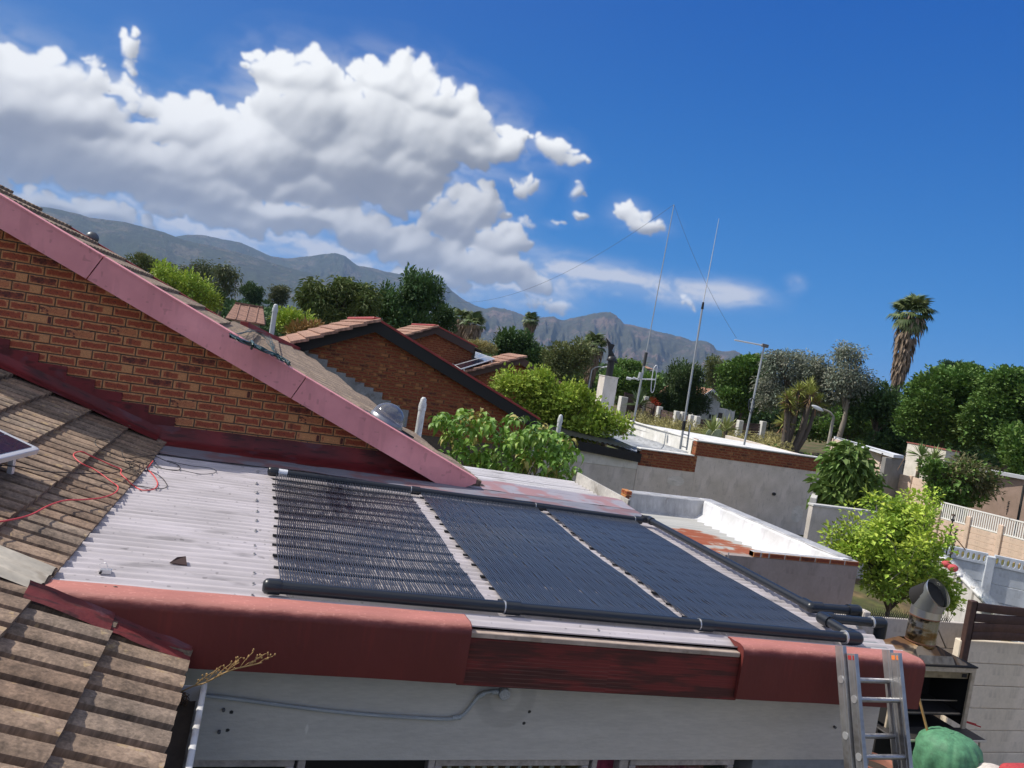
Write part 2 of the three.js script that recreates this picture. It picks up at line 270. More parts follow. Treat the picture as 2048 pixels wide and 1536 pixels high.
// a mountain front: skyline in pixels of the survey photograph, crest and foot distances in metres
function range(sky, dist, foot, tint, rough, seed) {
  const S = sky.map(([x, y], i) => at(x, y, typeof dist === 'number' ? dist : mix(dist[0], dist[1], i / (sky.length - 1))));
  const nu = 260, nv = 40, cum = [0]; for (let i = 1; i < S.length; i++) cum.push(cum[i - 1] + S[i].distanceTo(S[i - 1]));
  const crest = (u) => { const d = u * cum[cum.length - 1]; let i = 1; while (i < S.length - 1 && cum[i] < d) i++; return S[i - 1].clone().lerp(S[i], (d - cum[i - 1]) / (cum[i] - cum[i - 1])); };
  const g = sheet(nu, nv, (u, v) => {
    const c = crest(u), h = c.y, q = v < 0.82 ? v / 0.82 : 1, back = v > 0.82 ? (v - 0.82) / 0.18 : 0, dir = V(c.x, 0, c.z).normalize();
    const f = foot * (0.9 + 0.2 * fbm(u * 6, seed, 2, 3)), gul = 1 - Math.abs(2 * fbm(u * 34 + 0.8 * fbm(u * 9, q * 3, seed), q * 1.6, seed, 4, 0.55) - 1), sp = 1 - Math.abs(2 * fbm(u * 11, q * 0.8, seed + 9, 3) - 1);
    const env = Math.sin(Math.min(1, q * 1.02) * Math.PI), hh = h * (Math.pow(q, 1.25) + env * (0.16 * (sp - 0.6) + rough * 0.11 * (gul - 0.6) + rough * 0.07 * (fbm(u * 130, q * 16, seed, 4, 0.6) - 0.5)));
    const out = f * (1 - q) - back * foot * 0.6, crag = (1 - back) * rough * h * 0.022 * smooth(0.9, 1, q) * (fbm(u * 120, 3, seed, 4, 0.65) - 0.5);
    return V(c.x - dir.x * out, Math.max(0, hh * (1 - back)) - 4 * (q === 0) + crag, c.z - dir.z * out);
  }, (u, v) => [u * cum[cum.length - 1] / 900, v * 1.7]);
  structure(new THREE.Mesh(g, M(lin(...tint), { map: rockTex, bumpMap: rockTex, bumpScale: 18, roughness: 1 })), numbered('mountain'));
}
range([[-500, 330], [-200, 372], [45, 408], [70, 410], [100, 412], [150, 423], [180, 432], [250, 441], [330, 462], [370, 478], [410, 486], [470, 500], [520, 516], [560, 528], [640, 550], [730, 578], [830, 604], [930, 640], [1020, 690], [1080, 730]], 5200, 2300, [0.12, 0.145, 0.125], 0.7, 1);  // darker tint puts the cloud shadow on this range into its colour
range([[300, 480], [375, 466], [405, 467], [440, 474], [480, 481], [510, 495], [540, 509], [575, 514], [605, 511], [640, 506], [672, 503], [690, 508], [704, 520], [716, 529], [740, 532], [770, 540], [800, 546], [830, 541], [850, 540], [868, 546], [885, 558], [905, 580], [925, 596], [950, 609], [985, 620], [1020, 628], [1060, 640], [1120, 660], [1200, 700], [1260, 740]], [7400, 6800], 2600, [0.13, 0.155, 0.14], 1.0, 2);
range([[930, 625], [985, 612], [1008, 615], [1030, 621], [1050, 630], [1075, 634], [1095, 632], [1108, 631], [1125, 639], [1145, 634], [1165, 630], [1190, 624], [1212, 621], [1222, 622], [1232, 628], [1240, 636], [1249, 646], [1268, 648], [1290, 653], [1310, 660], [1340, 666], [1370, 674], [1385, 680], [1400, 679], [1415, 681], [1428, 690], [1434, 699], [1445, 701], [1458, 700], [1470, 699], [1480, 703], [1487, 714], [1495, 722], [1510, 740], [1540, 775], [1580, 830]], [6200, 5200], 1900, [0.185, 0.175, 0.18], 1.9, 3);
range([[1440, 730], [1480, 722], [1500, 716], [1515, 711], [1525, 714], [1545, 722], [1600, 740], [1660, 775], [1750, 830]], 9000, 2200, [0.13, 0.13, 0.11], 0.7, 4);
// ================================================================= the near house
const grp = {};
const flatY = (x) => 2.851 - 0.0255 * x;                     // low corrugated roof
const tileN = V(0.36, 1, 0), tileC = 2.885 - 0.36 * 0.82;     // tiled wing on the left
const tileY = (x) => tileC - 0.36 * x;
const onTile = (x, y, h = 0) => onPlane(x, y, tileN, tileC + h);
const onFlat = (x, y, h = 0) => onPlane(x, y, V(0.0255, 1, 0), 2.851 + h);
const gableY = (x) => 4.828 - 0.4286 * (x + 2.294);           // top edge of the pink verge
const house = thing('house', 'near brick house with pink verge boards, brown tiles and a low corrugated roof', 'house');

// ---- face bricks: pale rims, red hearts, dark flashes
const brickTex = tex(1024, 384, (u, v, X, Y) => {
  const c = Math.floor(X / 256), r = Math.floor(Y / 96), id = r * 4 + c, x = (X % 256) / 256, y = (Y % 96) / 96;
  const px = x * 2.9, py = y, e = Math.min(px, 2.9 - px, py, 1 - py);
  const n = fbm(x * 9 + id * 7, y * 3.4, id, 4, 0.6), f = fbm(x * 42, y * 15, id + 40, 3, 0.7), kind = [0, 0, 1, 0, 2, 0, 3, 0, 0, 1, 0, 0, 0, 0, 1, 0][id];
  const tan = [0.74, 0.53, 0.36], red = [0.585, 0.30, 0.21], dark = [0.34, 0.20, 0.18];
  let k = smooth(0.10, 0.27, e + (n - 0.5) * 0.30) * smooth(0.0, 0.16, 0.5 - Math.abs(y - 0.5) + (n - 0.5) * 0.1);
  let d = 0;
  if (kind === 1) { const b = vn(x * 4.2 + id * 3, 1, id); k *= smooth(0.35, 0.6, b) * 0.9; d = smooth(0.62, 0.72, vn(x * 4.2 + id * 3, 3, id)) * smooth(0.06, 0.14, e); }
  if (kind === 2) { k *= 0.4; d = smooth(0.68, 0.75, fbm(x * 7, y * 3, id + 9, 3)) * 0.8; }
  if (kind === 3) { d = smooth(0.08, 0.2, e) * (0.35 + 0.65 * smooth(0.42, 0.62, n)); }
  d = Math.max(d, smooth(0.80, 0.86, vn(x * 22 + id, y * 9, id + 3)) * 0.7 * k);
  const s = 0.80 + 0.40 * f;
  return [0, 1, 2].map((i) => mix(mix(tan[i], red[i], k), dark[i], d) * s);
});
const brickMat = M(lin(1.12, 1.12, 1.12), { map: brickTex, bumpMap: bumpFine, bumpScale: 0.0015, roughness: 0.9 });
function brickGeo(w, h, d, id, c = 0.004) {
  const X = w / 2, Y = h / 2, uvx = (id % 4) / 4, uvy = Math.floor(id / 4) / 4, pos = [], uv = [];
  const P = [[-X + c, -Y + c, 0], [X - c, -Y + c, 0], [X - c, Y - c, 0], [-X + c, Y - c, 0], [-X, -Y, -c], [X, -Y, -c], [X, Y, -c], [-X, Y, -c], [-X, -Y, -d], [X, -Y, -d], [X, Y, -d], [-X, Y, -d]];
  const f = (a, b, e, g) => { for (const i of [a, b, e, a, e, g]) { pos.push(...P[i]); uv.push(uvx + 0.002 + clamp(P[i][0] / w + 0.5) * 0.246 * Math.min(1, w / 0.222), uvy + 0.003 + clamp(P[i][1] / h + 0.5) * 0.243); } };
  f(0, 1, 2, 3); f(4, 5, 1, 0); f(5, 6, 2, 1); f(6, 7, 3, 2); f(7, 4, 0, 3); f(8, 9, 5, 4); f(9, 10, 6, 5); f(10, 11, 7, 6); f(11, 8, 4, 7);
  const g = new THREE.BufferGeometry(); g.setAttribute('position', new THREE.Float32BufferAttribute(pos, 3)); g.setAttribute('uv', new THREE.Float32BufferAttribute(uv, 2)); g.computeVertexNormals(); return g;
}
const brickCache = new Map();
// bricks on a wall that faces +z (turn 0) or -x (turn -90 degrees); inside(u, v) says whether a corner of the brick lies on the wall
function layBricks(parent, { u0, u1, v0, v1, place, inside, len = 0.222, ht = 0.073, j = 0.0105, lim = 300, turn = 0, mat = brickMat, wobble = 0.002, seed = 0 }) {
  const list = [], R = mulberry(900 + seed);
  for (let row = 0, v = v0; v + ht <= v1 + 1e-6; row++, v += ht + j) for (let u = u0 - (row % 2) * (len + j) / 2; u < u1; u += len + j) {
    let a = Math.max(u, u0), b = Math.min(u + len, u1);
    while (b - a > 0.04 && !(inside(b, v) && inside(b, v + ht))) b -= 0.02;
    while (b - a > 0.04 && !(inside(a, v) && inside(a, v + ht))) a += 0.02;
    if (b - a < 0.05) continue;
    const w = Math.round((b - a) * 100) / 100, id = Math.floor(R() * 16), full = Math.abs(b - a - len) < 0.005, key = `${full ? len : w}_${ht}_${id}`;
    if (!brickCache.has(key)) brickCache.set(key, brickGeo(full ? len : w, ht, 0.02, id));
    const p = place((a + b) / 2, v + ht / 2, (R() - 0.5) * wobble); list.push({ g: brickCache.get(key), p, r: (R() - 0.5) * 0.012, d: p.distanceTo(EYE) });
  }
  list.sort((a, b) => a.d - b.d);
  const rest = [];
  list.forEach((b, i) => {
    if (i < lim) { const m = part(parent, 'brick', b.g, mat); m.position.copy(b.p); m.rotation.set(0, turn, b.r); }
    else rest.push(b.g.clone().applyMatrix4(new THREE.Matrix4().compose(b.p, new THREE.Quaternion().setFromEuler(new THREE.Euler(0, turn, b.r)), V(1, 1, 1))));
  });
  if (rest.length) part(parent, 'brick', rest, mat).userData.kind = 'stuff';
}
const mortar = M(lin(0.16, 0.135, 0.10), { map: grainFine, bumpMap: bumpFine, bumpScale: 0.002 });
{
  const GZ = -7.75;
  const wall = part(house, 'gable_wall', slab([V(-3.4, 0, GZ - 0.012), V(2.25, 0, GZ - 0.012), V(2.25, gableY(2.25) - 0.09, GZ - 0.012), V(-3.4, gableY(-3.4) - 0.09, GZ - 0.012)], V(0, 0, -0.22)), mortar);
  layBricks(wall, { u0: -3.0, u1: 2.3, v0: 2.985, v1: 5.2, place: (u, v, w) => V(u, v, GZ + w), inside: (u, v) => v < gableY(u) - 0.10 && v > tileY(u) - 0.03, seed: 1 });
}
// ---- pink verge boards, three lengths with a lip over the tiles
const pinkTex = tex(256, 256, (u, v) => { const a = pf(u, v, 3, 5, 91), s = smooth(0.86, 0.9, pn(u * 26, v * 26, 26, 4)) * 0.16, k = 0.86 + 0.18 * a - s * 0.5 - 0.03 * smooth(0.5, 0.72, pf(u * 2, v * 0.5, 9, 4, 95)); return [k, k * (0.95 + 0.05 * a), k * (0.97 + 0.04 * a)]; });
const pink = M(lin(0.86, 0.38, 0.385), { map: pinkTex, roughness: 0.62 });
{
  const L = (x, dy, z) => V(x, gableY(x) + dy, z), nx = 0.394, ny = 0.919;
  const runs = [[-3.4, -1.475], [-1.466, 0.356], [0.364, 2.17]];
  runs.forEach(([a, b], i) => {
    const low = 0.252, e = i === 2 ? 0.235 : 0.06 * 1.7, s = i === 0 ? 0 : 0.06 * 1.7;
    const face = slab([L(a, 0, -7.5), L(a - s, -low, -7.5), L(b - e, -low, -7.5), L(b, i === 2 ? -0.035 : 0, -7.5), L(b - 0.001, 0, -7.5)], V(0, 0, -0.025));
    const q = (x, o, z) => V(x + nx * o, gableY(x) + ny * o, z);
    const lip = slab([q(a, 0.012, -7.494), q(b, 0.012, -7.494), q(b, 0.018, -7.63), q(a, 0.018, -7.63)], V(-nx * 0.014, -ny * 0.014, 0));
    part(house, 'verge_board', [face, lip], pink);
  });
  const sof = slab([L(-3.4, -0.215, -7.53), L(1.93, -0.215, -7.53), L(1.93, -0.215, -7.745), L(-3.4, -0.215, -7.745)], V(0, 0.012, 0));
  part(house, 'soffit_board', sof, M(lin(0.40, 0.30, 0.31), { map: grainCoarse }));
  part(house, 'soffit_strip', slab([L(-3.4, -0.225, -7.70), L(1.96, -0.225, -7.70), L(1.96, -0.19, -7.70), L(-3.4, -0.19, -7.70)], V(0, 0, -0.03)), M(lin(0.42, 0.34, 0.34), { map: grainCoarse }));
}
// ---- concrete roof tiles: two rounded pans and two deep troughs to a tile
const tileTex = tex(512, 512, (u, v) => { const a = pf(u, v, 5, 5, 11), b = pf(u, v, 64, 3, 12, 0.7), l = smooth(0.70, 0.78, pf(u, v, 12, 4, 13)); const k = 0.58 + 0.46 * a + 0.42 * (b - 0.5) - 0.12 * smooth(0.58, 0.72, pf(u, v, 9, 4, 14)); return [mix(k, k * 1.15 + 0.14, l * 0.8), mix(k * 0.985, k * 1.12 + 0.13, l * 0.8), mix(k * 0.96, k * 1.02 + 0.08, l * 0.7)]; });
const tileMats = [[0.345, 0.25, 0.185], [0.29, 0.215, 0.16], [0.375, 0.275, 0.205], [0.31, 0.215, 0.155], [0.33, 0.255, 0.20]].map((c) => M(lin(...c), { map: tileTex, bumpMap: bumpFine, bumpScale: 0.004, roughness: 0.95 }));
const tileProf = (w) => { const o = []; for (let k = 0; k < 2; k++) for (const [a, h] of [[0.0, -0.030], [0.02, 0.010], [0.06, 0.034], [0.16, 0.043], [0.62, 0.044], [0.76, 0.036], [0.80, 0.010], [0.83, -0.030], [0.92, -0.032]]) o.push([(k + a) * w / 2, h + (k === 0 && a === 0.035 ? 0.006 : 0)]); o.push([w, -0.004]); return o; };
function tileGeo(len, w, seed) {
  const pr = tileProf(w), pos = [], uv = [], n = pr.length, R = mulberry(seed), ou = R() * 3, ov = R() * 3, jag = pr.map(() => (R() - 0.5) * 0.004);
  const q = (a, b, c, d) => { for (const p of [a, b, c, a, c, d]) { pos.push(p[0], p[1], p[2]); uv.push(ou + p[0] / 0.7, ov + p[2] / 0.7); } };
  for (let i = 0; i < n - 1; i++) {                                     // local: x down the slope (nose at 0), y out of the roof, z across
    const [z0, h0] = pr[i], [z1, h1] = pr[i + 1], t = 0.034;
    q([-len, h0 - 0.040, z0], [jag[i], h0, z0], [jag[i + 1], h1, z1], [-len, h1 - 0.040, z1].map((v) => v));
    q([jag[i], h0, z0], [jag[i], h0 - t, z0], [jag[i + 1], h1 - t, z1], [jag[i + 1], h1, z1]);
  }
  for (let k = 0; k < pos.length; k += 9) { // keep faces outward (up / down-slope)
  }
  const g = new THREE.BufferGeometry(); g.setAttribute('position', new THREE.Float32BufferAttribute(pos, 3)); g.setAttribute('uv', new THREE.Float32BufferAttribute(uv, 2));
  const idx = []; for (let i = 0; i < pos.length / 3; i += 3) idx.push(i, i + 2, i + 1); g.setIndex(idx);
  const o = toCreasedNormals(g, 0.5); return o;
}
const tileVar = [1, 2, 3, 4, 5].map((s) => tileGeo(0.39, 0.30, s));
// rows of tiles on a slope that falls towards +x (or -x when dir = -1)
function layTiles(parent, { slope, c, noses, z0, z1, skip, w = 0.30, mats = tileMats, dir = 1, vars = tileVar, lift = 0.004, seed = 3, lim = 300 }) {
  const R = mulberry(seed), ang = Math.atan(slope), rest = []; let n = 0;
  const all = [];
  for (const x of noses) for (let z = z0; z < z1 - 0.02; z += w) if (!skip || !skip(x, z, z + w)) all.push([x, z]);
  all.sort((a, b) => V(a[0], c - slope * dir * a[0], a[1]).distanceTo(EYE) - V(b[0], c - slope * dir * b[0], b[1]).distanceTo(EYE));
  for (const [x, z] of all) {
    const g = vars[Math.floor(R() * vars.length)], p = V(x + (R() - 0.5) * 0.006, c - slope * dir * x + lift + (R() - 0.5) * 0.004, dir > 0 ? z : z + w);
    const e = new THREE.Euler((R() - 0.5) * 0.008, dir > 0 ? 0 : Math.PI, -ang + 0.0, 'YXZ');
    if (n++ < lim) { const m = part(parent, 'tile', g, mats[Math.floor(R() * mats.length)]); m.position.copy(p); m.rotation.copy(e); }
    else rest.push(g.clone().applyMatrix4(new THREE.Matrix4().compose(p, new THREE.Quaternion().setFromEuler(e), V(1, 1, 1))));
  }
  if (rest.length) part(parent, 'tile', rest, mats[0]).userData.kind = 'stuff';
}
const under = M(lin(0.03, 0.027, 0.025));
{
  // tiled wing
  const roof = part(house, 'wing_roof', slab([V(-4.2, tileY(-4.2) - 0.05, -7.74), V(-0.87, tileY(-0.87) - 0.05, -7.74), V(-0.87, tileY(-0.87) - 0.05, -3.64), V(-0.2, tileY(-0.2) - 0.05, -3.64), V(-0.2, tileY(-0.2) - 0.05, -1.2), V(-4.2, tileY(-4.2) - 0.05, -1.2)], V(0, -0.05, 0)), under);
  const noses = []; for (let k = 0; k < 9; k++) noses.push(-0.14 - 0.3175 * k);
  layTiles(roof, { slope: 0.36, c: tileC, noses, z0: -7.86, z1: -1.3, skip: (x, a, b) => x > -0.7 && b < -3.44, seed: 11 });
  // main slope behind the verge
  const mainC = gableY(0) - 0.035;
  const mr = part(house, 'main_roof', [slab([V(-3.4, gableY(-3.4) - 0.09, -7.64), V(2.5, gableY(2.5) - 0.09, -7.64), V(2.58, gableY(2.58) - 0.09, -7.95), V(1.92, gableY(1.92) - 0.09, -9.6), V(-3.4, gableY(-3.4) - 0.09, -9.9)], V(0, -0.06, 0)),
    slab([V(-0.55, gableY(-0.55) - 0.09, -9.7), V(1.74, gableY(1.74) - 0.09, -9.7), V(1.5, gableY(1.5) - 0.09, -14.6), V(0.85, gableY(0.85) - 0.09, -18.5), V(0.35, gableY(0.35) - 0.09, -18.5), V(-0.55, gableY(-0.55) - 0.09, -12.6)], V(0, -0.06, 0))], under);
  const n2 = []; for (let k = 0; k < 19; k++) n2.push(2.56 - 0.306 * k);
  const mats = [[0.37, 0.285, 0.225], [0.35, 0.27, 0.215], [0.39, 0.30, 0.235]].map((c) => M(lin(...c), { map: tileTex, bumpMap: bumpFine, bumpScale: 0.003, roughness: 0.95 }));
  const edge = (x) => x > 2.3 ? -8.2 : x > 2.0 ? -9.2 : x > 1.7 ? -9.9 : x > 1.5 ? -13 : x > 1.2 ? -15.6 : x > 0.62 ? -18.4 : x > 0.3 ? -17 : x > 0 ? -14.6 : x > -0.42 ? -12.4 : -10.0;
  layTiles(mr, { slope: 0.4286, c: mainC, noses: n2, z0: -18.7, z1: -7.6, skip: (x, a, b) => (a + b) / 2 < edge(x), mats, seed: 12 });
}
// ---- red far verge capping and the step between the two roof planes
const redTrim = M(lin(0.34, 0.045, 0.04), { map: pinkTex, roughness: 0.6 });
{
  const E2 = (x, z, h) => V(x, gableY(x) + h, z);
  part(house, 'verge_capping', [bar(E2(-2.35, -10.02, -0.035), E2(-0.5, -10.02, -0.035), 0.08, 0.07, V(0, 1, 0))], redTrim);
  part(house, 'verge_capping', [bar(E2(-0.42, -12.55, 0.0), E2(0.02, -14.7, 0.0), 0.12, 0.09), bar(E2(0.02, -14.7, 0.0), E2(0.62, -18.5, -0.01), 0.12, 0.10)], redTrim);
}
// ---- painted flashings against the gable
const redFlash = tex(512, 256, (u, v) => { const a = pf(u, v, 4, 5, 111), st = pf(u * 0.5, v * 2, 14, 3, 112), g = smooth(0.56, 0.72, pf(u, v, 7, 5, 113)); const k = 0.75 + 0.5 * (a - 0.3) - 0.25 * smooth(0.55, 0.75, st); return [mix(0.50 * k, 0.40, g * 0.55), mix(0.155 * k, 0.30, g * 0.5), mix(0.165 * k, 0.33, g * 0.55)]; });
const flash = M(0xffffff, { map: redFlash, roughness: 0.6, bumpMap: bumpFine, bumpScale: 0.003 });
const apronTex = tex(512, 512, (u, v) => { const a = pf(u, v, 4, 5, 121), s = pf(u * 0.4, v * 3, 10, 4, 122), r = smooth(0.50, 0.66, a), w = smooth(0.6, 0.8, s); return [mix(mix(0.60, 0.62, r), 0.42, w * 0.5), mix(mix(0.615, 0.45, r * 0.7), 0.43, w * 0.5), mix(mix(0.665, 0.46, r * 0.7), 0.48, w * 0.5)]; });
const apron = M(lin(0.62, 0.60, 0.60), { map: apronTex, roughness: 0.7 });
{
  const prof = (x) => [[3.055, -7.736], [2.945, -7.725], [flatY(x) + 0.045, -7.66], [flatY(x) + 0.030, -7.50]];
  const strip = (x0, x1, seg, pr, L = pr(0).length - 1) => sheet(seg, L, (u, v) => { const x = mix(x0, x1, u), p = pr(x)[Math.round(v * L)]; return V(x, p[0] + 0.006 * (vn(x * 7, v * 9, 2) - 0.5), p[1] + 0.008 * (vn(x * 5, v * 7, 8) - 0.5)); }, (u, v) => [mix(x0, x1, u) / 1.3, v * 0.45]);
  part(house, 'wall_flashing', strip(-0.9, 1.86, 40, prof), flash);
  part(house, 'roof_apron', strip(-0.86, 4.0, 60, (x) => [[flatY(x) + 0.034, -7.52], [flatY(x) + 0.026, -7.3], [flatY(x) + 0.022, mix(-7.16, -7.24, (Math.sin(x * 3) + 1) / 2)]]), apron);
  part(house, 'roof_apron', strip(1.9, 4.0, 40, (x) => [[flatY(x) + 0.05, -8.02], [flatY(x) + 0.06, -7.86], [flatY(x) + 0.045, -7.7], [flatY(x) + 0.036, -7.5]]), M(lin(0.92, 0.84, 0.82), { map: apronTex, roughness: 0.75 }));
  // stepped pieces up the wing roof
  for (let k = 0; k < 9; k++) {
    const x0 = -1.0 - k * 0.235, x1 = x0 + 0.27, top = 3.055 + Math.round((tileY(x0 + 0.02) + 0.16 - 3.055) / 0.0835) * 0.0835;
    part(house, 'step_flashing', slab([V(x0, tileY(x0) - 0.03, -7.745), V(x1, tileY(x1) - 0.03, -7.745), V(x1, top, -7.745), V(x0, top + 0.004, -7.745)], V(0, 0, 0.006 + 0.0012 * k)), flash);
  }
  part(house, 'wing_flashing', sheet(40, 3, (u, v) => { const x = mix(-3.1, -0.84, u), pr = [[0.14, -7.735], [0.07, -7.715], [0.052, -7.66], [0.046, -7.55]][Math.round(v * 3)]; return V(x, tileY(x) + pr[0] + 0.01 * (vn(x * 9, v * 5, 1) - 0.5), pr[1]); }, (u, v) => [u * 1.6, v * 0.3]), flash);
}
// ---- corrugated sheets of the low roof
const sheetTex = tex(1024, 512, (u, v) => { const a = pf(u, v, 4, 5, 131), l = pf(u, v * 10, 6, 4, 132, 0.6), d = smooth(0.60, 0.80, pf(u, v * 2, 5, 5, 133)), sp = smooth(0.80, 0.88, pf(u, v, 70, 2, 134)); const k = 0.76 + 0.2 * a + 0.16 * (l - 0.5) - 0.17 * d - 0.16 * sp; return [k, k * 0.985, k * (0.985 + 0.02 * a)]; });
const sheetMat = M(lin(0.66, 0.63, 0.635), { map: scaled(sheetTex, 0.5, 1), roughness: 0.8, bumpMap: scaled(bumpFine, 2), bumpScale: 0.001 });
const PITCHC = 0.085, corr = (z) => 0.0105 * Math.cos(z / PITCHC * 2 * Math.PI);
const lowRoof = part(house, 'corrugated_roof', slab([V(-0.86, flatY(-0.86) - 0.05, -7.74), V(3.98, flatY(3.98) - 0.05, -7.74), V(3.98, flatY(3.98) - 0.05, -3.72), V(-0.86, flatY(-0.86) - 0.05, -3.72)], V(0, -0.1, 0)), under);
{
  const ends = [-7.6, -6.62, -5.66, -4.7, -3.665];
  for (let k = 0; k < 4; k++) {
    const za = ends[k] - 0.05, zb = ends[k + 1], nz = Math.round((zb - za) / PITCHC * 10), lift = k * 0.0035;
    const top = sheet(6, nz, (u, v) => { const x = mix(-0.87, 4.06 + 0.004 * k, u), z = mix(zb, za, v); return V(x, flatY(x) + corr(z) + lift, z); }, (u, v) => [mix(0, 4.9, u) + k * 0.37, mix(zb, za, v) + k * 0.21]);
    const lip = sheet(1, nz, (u, v) => { const z = mix(zb, za, v); return V(4.06 + 0.004 * k, flatY(4.06) + corr(z) + lift - u * 0.007, z); }, (u, v) => [u * 0.01, v]);
    const edge = sheet(6, 1, (u, v) => { const x = mix(-0.87, 4.06, u); return V(x, flatY(x) + corr(zb) + lift - 0.007 * (1 - v), zb); }, (u, v) => [u * 4.9, v * 0.01]);
    part(lowRoof, 'roof_sheet', [top, lip, edge], sheetMat);
  }
  const sg = merge([new THREE.CylinderGeometry(0.013, 0.015, 0.004, 10).translate(0, 0.002, 0), new THREE.CylinderGeometry(0.006, 0.007, 0.012, 6).translate(0, 0.009, 0)]);
  const sm2 = M(lin(0.50, 0.49, 0.48), { roughness: 0.5, metalness: 0.3, map: grainFine });
  const screwAt = (x, z) => { const zc = Math.round(z / PITCHC) * PITCHC, m = part(lowRoof, 'screw', sg, sm2); m.position.set(x, flatY(x) + 0.0145, zc); m.rotation.z = -0.0255; };
  for (const [x, y] of [[516, 945], [513, 968], [514, 985], [513, 1002], [514, 1026], [513, 1043], [511, 1066], [509, 1090], [508, 1112], [508, 1146], [506, 1172], [504, 1193], [866, 1221], [878, 1240], [1176, 1243], [1198, 1266], [1446, 1270], [1478, 1293], [1704, 1302]]) { const p = onFlat(x, y, 0.012); screwAt(p.x, p.z); }
}
// ---- fascia boards along the front of the low roof
const maroonTex = tex(512, 256, (u, v) => { const a = pf(u, v, 4, 5, 141), s = smooth(0.72, 0.84, pf(u * 2, v * 0.5, 12, 4, 142)), c = smooth(0.83, 0.87, pn(u * 60, v * 30, 60, 5)); const k = 0.80 + 0.30 * a - 0.07 * smooth(0.5, 0.75, pf(u * 2, v * 0.5, 10, 4, 145)), w = smooth(0.62, 0.78, pf(u, v, 9, 5, 144)) * 0.35; return [mix(k * mix(1, 1.12, s), 0.95, w) + c * 0.1, mix(k * mix(1, 0.98, s), 1.0, w) + c * 0.2, mix(k * mix(1, 0.95, s), 1.0, w) + c * 0.2]; });
const paleTopTex = tex(512, 256, (u, v) => { const a = pf(u, v, 4, 5, 141), f = smooth(0.20, 0.31, v + 0.10 * (a - 0.5) + 0.05 * (pf(u, v, 24, 3, 146) - 0.5)), sp = smooth(0.80, 0.86, pn(u * 60, v * 40, 60, 5)) * 0.06, dr = smooth(0.62, 0.8, pf(u * 3, v * 0.4, 14, 4, 145)) * (1 - f) * 0.12, k = 0.9 + 0.2 * a; return [mix(0.42, 0.70, f) * k + sp * f + dr * 0.25, mix(0.175, 0.46, f) * k + sp * f + dr * 0.05, mix(0.16, 0.42, f) * k + sp * f + dr * 0.03]; }, true, false);  // paler pink over the rounded top, darker maroon down the front
paleTopTex.wrapS = THREE.RepeatWrapping;
const maroon = M(lin(0.95, 0.92, 0.9), { map: paleTopTex, roughness: 0.62, bumpMap: bumpFine, bumpScale: 0.002 });
function fasciaBoard(x0, x1, seed) {
  const pr = [[-0.255, -3.622], [-0.255, -3.600], [-0.01, -3.598], [0.018, -3.606], [0.036, -3.624], [0.042, -3.650], [0.038, -3.70], [0.034, -3.772], [0.024, -3.772]];
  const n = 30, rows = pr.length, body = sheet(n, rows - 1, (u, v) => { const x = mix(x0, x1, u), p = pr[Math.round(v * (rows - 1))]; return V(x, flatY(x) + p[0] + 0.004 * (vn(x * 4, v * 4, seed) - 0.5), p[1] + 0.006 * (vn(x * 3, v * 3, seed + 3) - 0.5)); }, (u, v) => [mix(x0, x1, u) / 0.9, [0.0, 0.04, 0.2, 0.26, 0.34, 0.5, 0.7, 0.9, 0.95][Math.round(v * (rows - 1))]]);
  const end = (x) => slab(pr.slice(1, 8).concat([[0.0, -3.66], [-0.02, -3.622], [-0.255, -3.622]]).map((p) => V(x, flatY(x) + p[0], p[1])), V(0.004 * Math.sign(x - (x0 + x1) / 2), 0, 0));
  const dark = (g) => { const q = g.attributes.uv; for (let i = 0; i < q.count; i++) q.setXY(i, 0.3, 0.1); return g; };
  return [body, dark(end(x0)), dark(end(x1))];
}
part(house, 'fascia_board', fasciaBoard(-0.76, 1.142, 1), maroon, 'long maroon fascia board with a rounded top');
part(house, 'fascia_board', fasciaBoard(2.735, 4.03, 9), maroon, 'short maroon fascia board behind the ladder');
{
  const woodTex = tex(1024, 256, (u, v) => { const g = pf(u * 0.5, v * 8, 8, 5, 151, 0.62), a = pf(u, v, 5, 5, 152), w = smooth(0.60, 0.70, pf(u * 0.6, v * 12, 6, 4, 153)) * smooth(0.35, 0.75, 1 - v + 0.3 * a), r = smooth(0.42, 0.62, a); const k = 0.68 + 0.5 * g; return [mix(mix(0.33, 0.48, r) * k, 0.54, w * 0.5), mix(mix(0.165, 0.185, r) * k, 0.45, w * 0.45), mix(mix(0.14, 0.165, r) * k, 0.42, w * 0.45)]; });
  const b = metric(cbox(1.64, 0.245, 0.03, 0.004), 1); const uv = b.attributes.uv; for (let i = 0; i < uv.count; i++) uv.setXY(i, uv.getX(i) / 1.7, uv.getY(i) / 0.26 + 0.5);
  const m = part(house, 'timber_fascia', b, M(0xffffff, { map: woodTex, bumpMap: woodTex, bumpScale: 0.004, roughness: 0.8 }), 'bare timber board with peeling dark red paint'); m.position.set(1.94, flatY(1.94) - 0.155, -3.645); m.rotation.z = -0.0255;
  part(house, 'roof_edge_strip', boxAt(1.15, 2.73, flatY(1.94) - 0.030, flatY(1.94) - 0.003, -3.68, -3.626, 0.003).translate(-1.94, -flatY(1.94), 0).applyMatrix4(new THREE.Matrix4().makeRotationZ(-0.0255)).translate(1.94, flatY(1.94), 0), M(lin(0.62, 0.50, 0.42), { map: grainCoarse }));
}
